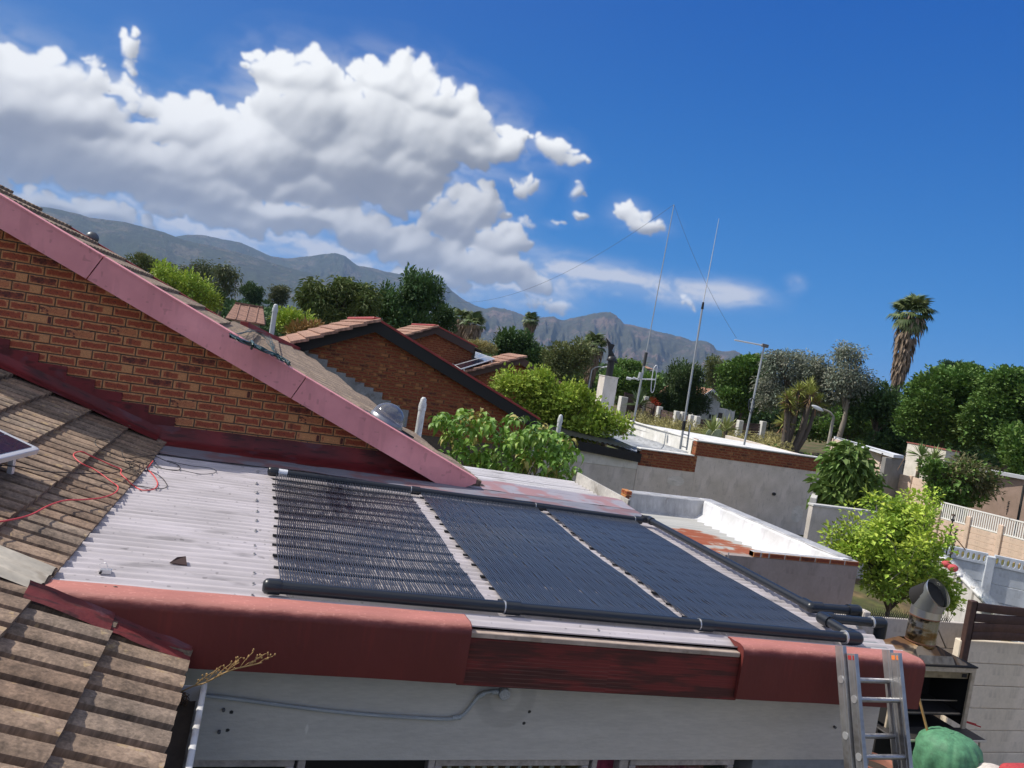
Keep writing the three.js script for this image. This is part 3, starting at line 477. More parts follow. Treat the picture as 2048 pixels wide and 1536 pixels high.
// red mortar strips where the wing tiles run into the fascia
for (const [xa, xb, l] of [[-0.80, -0.46, 0.045], [-0.47, -0.13, 0.03]]) part(house, 'mortar_strip', sheet(14, 4, (u, v) => { const x = mix(xa, xb, u), q = [[0.075, -3.598], [0.06, -3.59], [0.05, -3.57], [0.044, -3.54], [0.03, -3.52]][Math.round(v * 4)]; return V(x, tileY(x) + q[0] + l * 0.5 - 0.02 + 0.012 * (vn(x * 14, v * 5, 3) - 0.5), q[1]); }, (u, v) => [u * 0.5, v * 0.2]), flash);
{ // cream painted strip of flashing on the tiles
  const cream = M(lin(0.72, 0.66, 0.54), { map: grainCoarse, roughness: 0.6 });
  part(house, 'cream_flashing', sheet(12, 14, (u, v) => { const x = mix(-1.75, -0.765, u), z = mix(-3.90, -3.60, v); return V(x, tileY(x) + 0.05 + 0.014 * Math.abs(Math.sin(v * 9)) - 0.012 * (v > 0.9), z); }, (u, v) => [u, v * 0.4]), cream);
}
// ---- the shaded front wall, its windows and what shows in them
const frontTex = tex(1024, 512, (u, v) => {                  // x -0.3..4, y 1.95..2.7
  const x = -0.3 + u * 4.3, y = 1.95 + v * 0.75, a = pf(u, v, 6, 5, 161), b = pf(u, v, 90, 3, 162), ed = flatY(x) - 0.315 + 0.025 * (vn(x * 9, 1, 3) - 0.5) + 0.012 * (vn(x * 31, 1, 3) - 0.5);
  const bare = x > 1.25 ? smooth(ed - 0.008, ed + 0.008, y) : 0, k = 0.86 + 0.12 * a + 0.08 * (b - 0.5);
  const dk = smooth(0.055, 0.03, Math.abs(Math.hypot(x - 1.47, (y - 2.39)) - 0.13)) * 0.06 + smooth(0.16, 0.03, Math.hypot(x - 1.40, (y - 2.43))) * 0.12;
  const hole = [[1.62, 2.31], [1.60, 2.245], [0.08, 2.28], [0.075, 2.19], [1.395, 2.415]].some(([p, q]) => Math.hypot(x - p, y - q) < 0.009) ? 0.7 : 0;
  const pale = smooth(0.012, 0.006, Math.abs(x - 0.45) + Math.abs(y - 2.2) * 0.3) * 0.3;
  return [mix((0.83 + 0.04 * u) * k, 0.90 * k, bare), mix((0.82 + 0.01 * u) * k, 0.83 * k, bare), mix((0.785 + 0.0 * u) * k, 0.78 * k, bare)].map((c) => c * (1 - dk) * (1 - hole) + pale * 0.3);
}, true, false);
{
  const wallM = M(lin(0.27, 0.285, 0.31), { map: plasterTex, bumpMap: bumpFine, bumpScale: 0.002 });
  const front = sheet(20, 6, (u, v) => V(mix(-0.3, 4.0, u), mix(2.04, 2.7, v), -3.846), (u, v) => [u, (mix(2.04, 2.7, v) - 1.95) / 0.75]);
  const w = part(house, 'front_wall', front, M(0xffffff, { map: frontTex, bumpMap: scaled(bumpFine, 8, 2), bumpScale: 0.002, roughness: 0.85 }));
  part(house, 'wall_core', [boxAt(-0.3, 4.0, 2.045, 2.76, -4.07, -3.85), boxAt(3.78, 4.0, 0, 2.74, -7.9, -4.072), boxAt(-4.2, -0.34, 0, 2.55, -7.7, -1.6), boxAt(3.12, 3.997, 0, 2.044, -4.07, -3.85)], wallM);
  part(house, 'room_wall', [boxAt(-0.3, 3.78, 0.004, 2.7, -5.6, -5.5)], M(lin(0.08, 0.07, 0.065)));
  const al = M(lin(0.55, 0.50, 0.48), { roughness: 0.45, metalness: 0.25, map: grainFine }), glass = new THREE.MeshPhysicalMaterial({ color: lin(0.75, 0.8, 0.8), transmission: 1, roughness: 0.03, thickness: 0 });
  const X = (px) => onZ(px, 1520, -3.86).x;
  const win = (a, b, label) => { const f = part(house, 'window', [boxAt(a, b, 1.995, 2.038, -3.92, -3.862), boxAt(a, a + 0.04, 0.9, 1.994, -3.92, -3.863), boxAt(b - 0.04, b, 0.9, 1.994, -3.92, -3.863)], al, label); part(f, 'pane', boxAt(a + 0.04, b - 0.04, 0.9, 1.99, -3.893, -3.889, 0.0005), glass); return f; };
  win(X(330), X(590), 'dark sliding window on the left'); const w2 = win(X(872), X(1180), 'window with white bars added for a fence reflection'); win(X(1262), X(1470), 'window with a pink curtain');
  part(house, 'door_post', [boxAt(X(596), X(612), 0.02, 2.036, -3.93, -3.858), boxAt(X(858), X(871), 0.02, 2.036, -3.93, -3.859), boxAt(X(1186), X(1196), 0.02, 2.036, -3.93, -3.860), boxAt(X(1240), X(1258), 0.02, 2.036, -3.93, -3.858)], al);
  const wh = M(lin(0.75, 0.74, 0.72), { roughness: 0.5 });
  for (let k = 0; k < 12; k++) part(w2, 'bar', boxAt(X(885) + k * 0.068, X(885) + k * 0.068 + 0.026, 0.9, 1.985, -3.99, -3.975), wh);  // white bars added behind the glass to mimic a reflected fence
  part(house, 'curtain', sheet(40, 1, (u, v) => V(mix(X(1210), X(1440), u), mix(0.9, 2.02, v), -4.02 + 0.02 * Math.sin(u * 40)), (u, v) => [u * 2, v * 2]), M(lin(0.55, 0.10, 0.22), { map: grainCoarse }));
  // conduit and round junction box
  const cz = -3.828, grey = M(lin(0.50, 0.54, 0.56), { roughness: 0.5, map: grainFine });
  const P = (x, y, z = cz) => { const p = onZ(x, y, z); return p; };
  const cond = part(house, 'conduit', [tube([P(380, 1388), P(470, 1398), P(560, 1410), P(700, 1426), P(810, 1434), P(912, 1436), P(928, 1428), P(948, 1404), P(962, 1389), P(985, 1383)], 0.0095, 10, 90), rod(P(905, 1436), P(922, 1434), 0.0125, 0.0125, 12), rod(P(957, 1394), P(968, 1387), 0.0125, 0.0125, 12), rod(P(984, 1384), P(996, 1384), 0.013, 0.013, 12)], grey);
  part(cond, 'junction_box', new THREE.LatheGeometry([[0, 0.036], [0.027, 0.036], [0.031, 0.032], [0.032, 0], [0, 0]].map((q) => new THREE.Vector2(...q)), 24).rotateX(Math.PI / 2).translate(P(1008, 1387).x, P(1008, 1387).y, -3.845), M(lin(0.60, 0.62, 0.64), { roughness: 0.5, map: grainFine }));
  part(house, 'wall_bolt', [[447, 1422], [438, 1466], [1672, 1456]].map(([x, y]) => new THREE.CylinderGeometry(0.008, 0.008, 0.02, 8).rotateX(Math.PI / 2).translate(P(x, y).x, P(x, y).y, -3.84)), M(lin(0.12, 0.12, 0.12)));
}
// ---- white gutter at the wing's eave
{
  const a = onY(403, 1350, 2.545), b = onY(374, 1536, 2.545), gx = (a.x + b.x) / 2;
  const pr = [[gx - 0.125, 2.57], [gx - 0.12, 2.47], [gx - 0.10, 2.455], [gx - 0.02, 2.455], [gx - 0.004, 2.475], [gx - 0.001, 2.545], [gx + 0.004, 2.553], [gx + 0.024, 2.553], [gx + 0.026, 2.536], [gx + 0.012, 2.47], [gx - 0.01, 2.447], [gx - 0.11, 2.447]];
  const g = sheet(24, pr.length - 1, (u, v) => { const p = pr[Math.round(v * (pr.length - 1))], z = mix(-3.56, -1.4, u); return V(p[0], p[1] + 0.0015 * Math.sin(z * 5), z); }, (u, v) => [u * 2.2, v * 0.3]);
  const gt = tex(256, 128, (u, v) => { const s = smooth(0.5, 0.7, pf(u, v, 5, 4, 171)); return [mix(0.88, 0.62, s * 0.6), mix(0.88, 0.53, s * 0.6), mix(0.87, 0.42, s * 0.6)]; });
  part(house, 'gutter', [g, boxAt(gx - 0.12, gx + 0.005, 2.452, 2.54, -3.565, -3.56, 0.001)], M(lin(0.85, 0.85, 0.86), { map: gt, roughness: 0.4 }));
  part(house, 'gutter_debris', sheet(30, 5, (u, v) => { const z = mix(-3.54, -1.4, u), x = mix(gx - 0.118, gx - 0.012, v); return V(x, 2.50 + 0.03 * (fbm(z * 9, v * 3, 4, 3) - 0.5) - 0.02 * v, z); }, (u, v) => [u * 4, v * 0.3]), M(lin(0.05, 0.036, 0.026), { map: grainFine }));
  part(house, 'eave_board', boxAt(-0.215, -0.19, 2.42, 2.58, -3.55, -1.35), M(lin(0.12, 0.075, 0.05), { map: grainCoarse }));
  grp.gx = gx;
}
// ================================================================= pool heating mats, pipes, panel, cables on the roofs
const pvc = M(lin(0.014, 0.018, 0.025), { roughness: 0.34 }), pvcDull = M(lin(0.02, 0.024, 0.03), { roughness: 0.5 }), clip = M(lin(0.55, 0.56, 0.58), { roughness: 0.35, metalness: 0.6 });
const rubber = new THREE.MeshPhysicalMaterial({ color: lin(0.022, 0.029, 0.044), roughness: 0.32, clearcoat: 0.6, clearcoatRoughness: 0.25 }), rubberBlack = M(lin(0.008, 0.008, 0.009), { roughness: 0.6 });
const ZT = -6.83, ZB = -3.865, HP = 0.058;
function heaterMat(label, hx, top, bot, seed) {
  const t = thing('pool_heating_mat', label, 'solar mat', undefined, undefined); t.userData.group = 'black tube mats for heating a pool';
  const pipe = (z, r) => rod(V(hx[0], flatY(hx[0]) + HP, z), V(hx[1], flatY(hx[1]) + HP, z), r, r, 20);
  const h1 = part(t, 'header_pipe', pipe(ZT, 0.031), pvc), h2 = part(t, 'header_pipe', pipe(ZB, 0.032), pvc);
  const ring = (h, x, z, r, w, m, n) => part(h, n, rod(V(x, flatY(x) + HP, z), V(x + w, flatY(x + w) + HP, z), r, r, 20), m);
  ring(h1, hx[1] - 0.012, ZT, 0.038, 0.075, pvc, 'coupling'); ring(h2, hx[1] - 0.012, ZB, 0.038, 0.085, pvc, 'coupling'); ring(h2, hx[1] - 0.02, ZB, 0.0345, 0.007, clip, 'hose_clip'); ring(h1, hx[1] - 0.02, ZT, 0.034, 0.006, clip, 'hose_clip');
  const n = Math.round((top[1] - top[0]) / 0.0143), pos = [], idx = [], seg = 52, K = 6, R = mulberry(seed), TR = seed === 3 ? 0.0040 : 0.0051;
  const sp = []; for (let k = 0; k < 13; k++) sp.push(0.045 + k * 0.0745);
  const bed = (x, v) => flatY(x) + 0.0105 + 0.016 + 0.011 * (vn(v * 6, seed, 1) - 0.35) + 0.004 * Math.sin(x * 5 + v * 9);
  for (let i = 0; i < n; i++) {
    const u = (i + 0.5) / n, dx = (R() - 0.5) * 0.003, ph = R() * 6, base = pos.length / 3, sagk = (R() - 0.4) * 0.010, loose = R() < 0.08 ? (R() - 0.5) * 0.014 : 0, lv = R();
    for (let s = 0; s <= seg; s++) {
      const v = s / seg, x = mix(mix(top[0], top[1], u), mix(bot[0], bot[1], u), v) + dx * Math.sin(v * 70 + ph) * 0.7 + loose * Math.exp(-Math.pow((v - lv) * 14, 2)) + 0.008 * Math.sin(v * 11 + seed), z = mix(ZT + 0.02, ZB - 0.02, v);
      const near = Math.abs(((v - 0.045) / 0.0745 + 0.5) % 1 - 0.5), e = Math.min(v, 1 - v), y = mix(flatY(x) + HP, bed(x, v) + 0.004 - sagk * smooth(0.1, 0.5, near), smooth(0, 0.03, e));
      for (let k = 0; k < K; k++) { const a = k / K * 2 * Math.PI; pos.push(x + Math.cos(a) * TR, y + Math.sin(a) * TR, z); }
    }
    for (let s = 0; s < seg; s++) for (let k = 0; k < K; k++) { const a = base + s * K + k, b = base + s * K + (k + 1) % K; idx.push(a, b, a + K, b, b + K, a + K); }
  }
  const g = new THREE.BufferGeometry(); g.setAttribute('position', new THREE.Float32BufferAttribute(pos, 3)); g.setIndex(idx); g.computeVertexNormals();
  part(t, 'tube', g, rubber).userData.kind = 'stuff';
  for (const v of sp) { const z = mix(ZT + 0.02, ZB - 0.02, v), xa = mix(top[0], bot[0], v) - 0.02 + 0.008 * Math.sin(v * 11 + seed), xb = mix(top[1], bot[1], v) + 0.006; part(t, 'spacer_bar', sheet(16, 4, (u, w) => { const x = mix(xa, xb, u), c = [[0.0115, -0.005], [0.0115, 0.001], [-0.0115, 0.001], [-0.0115, -0.009], [0.0115, -0.009]][Math.round(w * 4)]; return V(x, bed(x, v) + c[1], z + c[0] + 0.002 * Math.sin(x * 9)); }), rubberBlack); }
  return t;
}
const mat1 = heaterMat('black tube mat farthest from the grey return pipe, with roof showing between its tubes', [0.165, 1.40], [0.205, 1.375], [0.215, 1.325], 3);
[[ZT, 0.040], [ZB, 0.039]].forEach(([z, r]) => part(mat1, 'end_cap', new THREE.LatheGeometry([[0, -0.03], [r * 0.6, -0.028], [r * 0.93, -0.016], [r, 0], [r, 0.055], [r * 0.8, 0.056]].map((q) => new THREE.Vector2(...q)), 20).rotateZ(-Math.PI / 2).translate(0.165, flatY(0.165) + HP, z), pvc));
part(mat1, 'joint_tape', rod(V(0.225, flatY(0.22) + HP, ZT), V(0.30, flatY(0.3) + HP, ZT), 0.033, 0.0325, 16), M(lin(0.7, 0.72, 0.75), { roughness: 0.3 }));
heaterMat('middle black tube mat, between two white gaps of bare roof', [1.415, 2.605], [1.475, 2.615], [1.43, 2.545], 5);
heaterMat('black tube mat beside the long dark return pipe', [2.62, 3.66], [2.685, 3.65], [2.63, 3.60], 7);
{
  const t = thing('return_pipe', 'long black plastic pipe with elbows along the right edge of the low roof', 'pipe');
  const Y = (x, h = 0.075) => flatY(x) + h, xr = 3.80, z1 = -4.38;
  const elbow = (p, r) => new THREE.SphereGeometry(r, 14, 10).translate(p.x, p.y, p.z);
  const c1 = V(3.80, Y(3.8), -6.83), c2 = V(3.80, Y(3.8), z1), c3 = V(4.19, Y(4.19, 0.085), z1 + 0.0);
  part(t, 'pipe', rod(V(3.66, Y(3.66, 0.06), -6.83), c1, 0.03, 0.03, 16), pvc); part(t, 'pipe', rod(c1, c2, 0.031, 0.031, 18), pvc);
  part(t, 'elbow', [elbow(c1, 0.039), rod(c1, V(3.8, Y(3.8), -6.75), 0.0385, 0.0385, 16), rod(V(3.73, Y(3.73), -6.83), c1, 0.0385, 0.0385, 16)], pvc);
  part(t, 'elbow', [elbow(c2, 0.040), rod(V(3.8, Y(3.8), z1 - 0.085), c2, 0.040, 0.040, 16), rod(c2, V(3.885, Y(3.885, 0.078), z1), 0.040, 0.040, 16)], pvc);
  part(t, 'pipe', rod(c2, c3, 0.031, 0.031, 16), pvc);
  part(t, 'elbow', [elbow(c3, 0.040), rod(V(4.11, Y(4.11, 0.083), z1), c3, 0.040, 0.040, 16), rod(c3, c3.clone().add(V(0, -0.09, 0)), 0.040, 0.040, 16)], pvc);
  part(t, 'riser', rod(c3.clone().add(V(0, -0.09, 0)), V(4.19, 0.3, z1), 0.03, 0.03, 14), M(lin(0.45, 0.48, 0.5), { roughness: 0.5 }));
  const t2 = thing('feed_pipe', 'short black plastic pipe with two elbows joining the front corner of the mats', 'pipe');
  const d0 = V(3.735, Y(3.7, 0.058), ZB), d1 = V(3.735, Y(3.7, 0.066), -4.19), d2 = V(4.235, Y(4.23, 0.07), -4.19);
  part(t2, 'elbow', [elbow(d0, 0.0425), rod(V(3.64, Y(3.64, 0.058), ZB), d0, 0.0425, 0.0425, 18), rod(d0, d0.clone().add(V(0, 0, -0.07)), 0.0405, 0.0405, 16)], pvc);
  part(t2, 'hose_clip', rod(V(3.632, Y(3.63, 0.058), ZB), V(3.642, Y(3.64, 0.058), ZB), 0.0435, 0.0435, 18), clip);
  part(t2, 'pipe', rod(d0, d1, 0.031, 0.031, 16), pvc); part(t2, 'elbow', [elbow(d1, 0.040), rod(d1.clone().add(V(0, 0, 0.08)), d1, 0.04, 0.04, 16), rod(d1, d1.clone().add(V(0.085, 0, 0)), 0.04, 0.04, 16)], pvc);
  part(t2, 'pipe', rod(d1, d2, 0.031, 0.031, 16), pvc); part(t2, 'elbow', [elbow(d2, 0.041), rod(d2.clone().add(V(-0.085, 0, 0)), d2, 0.041, 0.041, 16), rod(d2, d2.clone().add(V(0, -0.10, 0)), 0.041, 0.041, 16)], pvc);
  part(t2, 'hose_clip', rod(d2.clone().add(V(-0.095, 0, 0)), d2.clone().add(V(-0.085, 0, 0)), 0.042, 0.042, 16), clip);
  part(t2, 'riser', rod(d2.clone().add(V(0, -0.10, 0)), V(4.235, 0.3, -4.19), 0.03, 0.03, 14), M(lin(0.62, 0.64, 0.65), { roughness: 0.5 }));
}
// ---- photovoltaic panel at the left edge
{
  const h = 0.20, c = onTile(75, 897, h), a = onTile(0, 861, h).sub(c).normalize(), n = tileN.clone().normalize(), b = a.clone().cross(n).multiplyScalar(1); if (b.dot(onTile(0, 950, h).sub(c)) < 0) b.negate();
  const P = (u, v, w = 0) => c.clone().addScaledVector(a, u).addScaledVector(b, v).addScaledVector(n, w), L = 1.5, Wd = 0.68;
  const t = thing('rooftop_solar_module', 'framed blue solar panel tilted above the brown tiles at the edge of view', 'solar panel');
  const alu = M(lin(0.78, 0.79, 0.80), { roughness: 0.35, metalness: 0.5 });
  const fr = [[P(0, 0), P(L, 0)], [P(L, 0), P(L, Wd)], [P(L, Wd), P(0, Wd)], [P(0, Wd), P(0, 0)]];
  fr.forEach(([p, q]) => part(t, 'frame', bar(p.clone().addScaledVector(n, -0.015), q.clone().addScaledVector(n, -0.015), 0.026, 0.036, n), alu));
  const cell = new THREE.MeshPhysicalMaterial({ color: lin(0.010, 0.014, 0.045), roughness: 0.25, clearcoat: 1, clearcoatRoughness: 0.04 });
  part(t, 'backing', slab([P(0.01, 0.01, -0.002), P(L, 0.01, -0.002), P(L, Wd - 0.01, -0.002), P(0.01, Wd - 0.01, -0.002)], n.clone().multiplyScalar(-0.004)), M(lin(0.62, 0.64, 0.68), { roughness: 0.3 }));
  for (let i = 0; i < 9; i++) for (let j = 0; j < 4; j++) part(t, 'cell', slab([P(0.025 + i * 0.16, 0.02 + j * 0.161), P(0.18 + i * 0.16, 0.02 + j * 0.161), P(0.18 + i * 0.16, 0.177 + j * 0.161), P(0.025 + i * 0.16, 0.177 + j * 0.161)], n.clone().multiplyScalar(0.001)), cell);
  for (const [u, v] of [[0.08, 0.1], [0.08, 0.58], [1.3, 0.1], [1.3, 0.58]]) { const p = P(u, v, -0.03); part(t, 'support_leg', bar(p, V(p.x, tileY(p.x) + 0.02, p.z), 0.03, 0.03, a), alu); }
}
// ---- loose wiring
const cable = (label, px, r, col, cat = 'cable') => { const pts = px.map(([x, y, h = 0.080]) => { const q = onTile(x, y, h), f = onFlat(x, y, 0.018 + (h > 0.081 ? h - 0.06 : 0)); return x < 316 - (y - 885) * 0.8036 ? q : f; }); return solo('cable', tube(pts, r, 7, px.length * 9), M(lin(...col), { roughness: 0.5 }), label, cat); };
cable('red cable looping over the brown tiles beside the solar panel', [[-20, 1046], [20, 1040], [60, 1030], [100, 1010], [130, 1001], [170, 999], [205, 995], [232, 984], [235, 972], [225, 965], [205, 950], [185, 937], [165, 928], [152, 918], [147, 910], [152, 905, 0.09], [163, 903, 0.11], [180, 911, 0.10], [200, 920], [222, 930], [241, 938], [242, 948], [255, 960], [268, 972], [285, 980], [305, 979], [315, 970], [310, 955], [300, 943], [295, 938], [300, 930, 0.11], [306, 922, 0.12]], 0.0045, [0.62, 0.07, 0.075]);
cable('thin black cable draped from the tiles across the low roof top', [[-10, 930], [40, 934], [80, 942], [130, 945], [180, 947], [225, 946], [255, 938], [268, 931], [250, 925], [255, 922, 0.08], [275, 925], [300, 930], [330, 938], [352, 941], [360, 938, 0.07], [352, 928, 0.08], [330, 921, 0.09], [310, 912, 0.1], [280, 914], [245, 915], [215, 903], [195, 893], [190, 882, 0.09], [196, 878, 0.1], [215, 881]], 0.0032, [0.015, 0.015, 0.016]);
cable('black cable loop hanging off the tile edge by the red one', [[255, 923], [270, 928], [285, 938], [305, 944], [322, 954], [332, 966], [334, 973], [325, 977], [305, 977], [285, 973], [262, 970]], 0.003, [0.02, 0.02, 0.022]);
cable('fine grey wire lying along the grey strip under the flashing', [[300, 912], [330, 938], [365, 941], [400, 948], [428, 946], [432, 941, 0.07], [420, 936, 0.07], [385, 932], [360, 927], [335, 921]], 0.0026, [0.05, 0.05, 0.055]);
cable('fine black wire standing in loops by the roof corner', [[243, 899, 0.12], [246, 912, 0.09], [255, 925, 0.07], [262, 935], [258, 925, 0.12], [268, 922, 0.14], [262, 930, 0.07], [270, 942], [282, 950, 0.05]], 0.0022, [0.03, 0.03, 0.03]);
// ---- small finds left on the sheets
{
  const q = (x, y) => { const p = onFlat(x, y, 0.012); p.y = flatY(p.x) + 0.012; return p; };
  let p = q(211, 1147); const b = thing('metal_bracket', 'small bright metal bracket lying on the white sheets', 'bracket'); part(b, 'plate', boxAt(p.x - 0.025, p.x + 0.025, p.y, p.y + 0.022, p.z - 0.012, p.z + 0.010, 0.002), clip); part(b, 'bolt', rod(V(p.x - 0.02, p.y + 0.008, p.z + 0.01), V(p.x - 0.02, p.y + 0.008, p.z + 0.022), 0.006, 0.006, 8), rubberBlack); part(b, 'wire', tube([V(p.x + 0.01, p.y + 0.02, p.z), V(p.x - 0.01, p.y + 0.045, p.z - 0.02), V(p.x - 0.04, p.y + 0.03, p.z - 0.03)], 0.0015, 5), clip);
  p = q(356, 1128); const w = thing('rusty_wedge', 'dark brown rusty wedge lying on the white sheets', 'scrap metal'); part(w, 'plate', slab([V(p.x - 0.04, p.y, p.z), V(p.x + 0.045, p.y, p.z + 0.02), V(p.x + 0.03, p.y + 0.03, p.z - 0.03), V(p.x - 0.01, p.y + 0.025, p.z - 0.02)], V(0, 0.006, 0.004)), M(lin(0.06, 0.03, 0.03), { map: grainCoarse }));
  p = q(219, 1184); const c = thing('twisted_clip', 'twisted dark tile clip beside the rounded fascia top', 'scrap metal'); part(c, 'strip', tube([[-0.04, 0.0, 0], [-0.02, 0.02, 0.006], [0, 0.006, -0.004], [0.02, 0.022, 0.003], [0.045, 0.004, 0.006]].map((o) => V(p.x + o[0], p.y + o[1] + 0.004, p.z + o[2])), 0.005, 5), M(lin(0.10, 0.08, 0.07), { metalness: 0.4, roughness: 0.5 }));
}
// ---- dried weed in the gutter
{
  const t = thing('dry_weed', 'dried yellow weed growing out of the white gutter end', 'weed'), tw = M(lin(0.42, 0.27, 0.11), { roughness: 0.8 });
  const o = (x, y, k = 0) => onZ(x, y, -3.50 + k), st = [[362, 1384], [385, 1373], [410, 1366], [440, 1350], [470, 1338], [500, 1331], [524, 1325]].map(([x, y], i) => o(x, y, 0.012 * i));
  const geo = [tube(st, 0.0032, 6)]; const R = mulberry(8);
  for (let k = 1; k < 13; k++) { const i = 1 + Math.floor(k / 13 * 5), f = R(), b = st[i].clone().lerp(st[i + 1] ?? st[i], f), L = 0.05 + 0.05 * R(), up = R() < 0.72 ? 1 : -0.7; const e = b.clone().add(V(L * (0.5 + 0.5 * R()), L * up * (0.5 + 0.5 * R()), (R() - 0.5) * 0.05)); geo.push(tube([b, b.clone().lerp(e, 0.5).add(V(0, 0.006, 0)), e], 0.0016, 5)); for (let m = 0; m < 4; m++) { const q = b.clone().lerp(e, 0.5 + 0.16 * m), d = V((R() - 0.3) * 0.02, (R() - 0.2) * 0.022, (R() - 0.5) * 0.02); geo.push(rod(q, q.clone().add(d), 0.0012, 0.0006, 4)); geo.push(new THREE.SphereGeometry(0.0035, 6, 4).scale(1, 1.6, 1).translate(q.x + d.x, q.y + d.y, q.z + d.z)); } }
  part(t, 'stem', geo, tw); const root = []; for (let k = 0; k < 16; k++) root.push(tube([st[0].clone().add(V(0.02 * R(), 0, 0)), st[0].clone().add(V((R() - 0.4) * 0.07, -0.02 - 0.03 * R(), (R() - 0.5) * 0.06)), st[0].clone().add(V((R() - 0.5) * 0.10, -0.03 - 0.05 * R(), (R() - 0.5) * 0.09))], 0.0014, 4)); part(t, 'roots', root, M(lin(0.12, 0.075, 0.04)));
}
// ---- skylight dome, vents and cable coil on the main slope
const mainN = V(0.4286, 1, 0), mainOff = gableY(0);
const onMain = (x, y, h = 0) => onPlane(x, y, mainN, mainOff - 0.035 + 0.036 + h);
{
  const p = onMain(770, 846, 0.0), n = mainN.clone().normalize(), t = thing('skylight_dome', 'clear plastic skylight dome on the tiles behind the pink verge', 'skylight', p);
  t.quaternion.setFromUnitVectors(V(0, 1, 0), n);
  part(t, 'base_plate', sheet(8, 8, (u, v) => V((u - 0.5) * 0.56 + 0.03, 0.010 + 0.02 * Math.exp(-Math.pow(Math.hypot(u - 0.5, v - 0.5) * 3.5, 2)), (v - 0.5) * 0.44)), M(lin(0.09, 0.08, 0.075), { map: grainCoarse, roughness: 0.6 }));
  part(t, 'collar', new THREE.LatheGeometry([[0.185, 0.0], [0.185, 0.045], [0.16, 0.06], [0.15, 0.06], [0.15, 0.0]].map((q) => new THREE.Vector2(...q)), 28), M(lin(0.28, 0.29, 0.32), { metalness: 0.6, roughness: 0.35 }));
  part(t, 'tube_mirror', new THREE.LatheGeometry([[0.0, 0.02], [0.06, 0.022], [0.148, 0.055]].map((q) => new THREE.Vector2(...q)), 28), M(lin(0.35, 0.36, 0.42), { metalness: 0.9, roughness: 0.2 }));
  part(t, 'dome', new THREE.LatheGeometry(Array.from({ length: 12 }, (_, i) => new THREE.Vector2(Math.max(0.0001, 0.178 * Math.cos(i / 11 * Math.PI / 2)), 0.05 + 0.165 * Math.sin(i / 11 * Math.PI / 2))), 32), new THREE.MeshPhysicalMaterial({ color: lin(0.55, 0.57, 0.64), transmission: 0.85, roughness: 0.08, thickness: 0 }));
  part(t, 'wing_strip', boxAt(0.20, 0.34, 0.012, 0.03, -0.05, 0.02), M(lin(0.05, 0.045, 0.04)));
}
function ventPipe(label, bot, top, r, m) { const t = thing('vent_pipe', label, 'vent pipe'); part(t, 'pipe', rod(bot, top, r, r, 14), m); part(t, 'collar', rod(bot.clone().lerp(top, 0.10), bot.clone().lerp(top, 0.16), r * 1.2, r * 1.15, 14), m); part(t, 'cap', new THREE.LatheGeometry([[r * 1.12, -0.10], [r * 1.14, -0.03], [r * 0.9, 0.0], [r * 0.82, 0.05], [r * 0.4, 0.075], [0, 0.075]].map((q) => new THREE.Vector2(...q)), 16).translate(top.x, top.y, top.z), m); }
const pvcWhite = M(lin(0.72, 0.75, 0.76), { roughness: 0.45, map: grainFine });
{ const p = onMain(183, 474, 0.0); p.z = -10.2; const q = onZ(184, 476, -10.2), t = thing('roof_vent', 'small dark domed roof vent on the far verge high on the left', 'roof vent'); part(t, 'dome', new THREE.SphereGeometry(0.075, 16, 10).translate(q.x, q.y, q.z), M(lin(0.10, 0.11, 0.12), { metalness: 0.5, roughness: 0.4 })); part(t, 'pipe', rod(V(q.x, q.y - 0.4, q.z), q, 0.05, 0.05, 12), M(lin(0.1, 0.1, 0.1))); }
{ let a = onZ(838, 856, -10.1), b = onZ(849, 806, -10.1); ventPipe('white plastic vent pipe behind the tiled slope beside the big bush', V(a.x, a.y - 0.6, a.z), V(a.x, b.y, a.z), 0.047, pvcWhite);
  a = onZ(541, 668, -17.6); b = onZ(551, 615, -17.6); ventPipe('pale grey vent pipe rising beyond the red verge capping', V(b.x, a.y - 1, a.z), V(b.x, b.y, a.z), 0.055, M(lin(0.5, 0.53, 0.55), { roughness: 0.5 }));
  a = onZ(1117, 862, -15.5); b = onZ(1121, 836, -15.5); ventPipe('white vent pipe top showing above the drooping bush', V(b.x, 2.3, a.z), V(b.x, b.y, a.z), 0.05, pvcWhite); }
{
  const t = thing('cable_coil', 'coil of thin dark green cable lying on the tiles above the verge', 'cable'), R = mulberry(41), green = M(lin(0.01, 0.05, 0.05), { roughness: 0.4 });
  const g = []; for (let k = 0; k < 13; k++) { const s = (R() - 0.5); g.push(tube([[462, 671], [478, 678], [502, 688], [526, 699], [548, 708], [566, 718], [579, 727]].map(([x, y], i) => onMain(x + s * 6, y + (R() - 0.5) * 7, 0.015 + R() * 0.035)), 0.006, 5)); }
  part(t, 'bundle', g, green); const l = []; for (let k = 0; k < 8; k++) { const o = R() * 12; l.push(tube([[470 + o, 668], [486 + o, 664], [508 + o, 660 + k], [528 + o, 668 + 2 * k], [536 + o, 690], [552, 706], [575, 722]].map(([x, y]) => onMain(x, y, 0.02 + 0.05 * R())), 0.0025, 5)); } part(t, 'loose_loop', l, green);
  part(t, 'cable_tie', tube([onMain(503, 682, 0.06), onMain(506, 690, 0.07), onMain(503, 697, 0.03)], 0.012, 6), green);
}
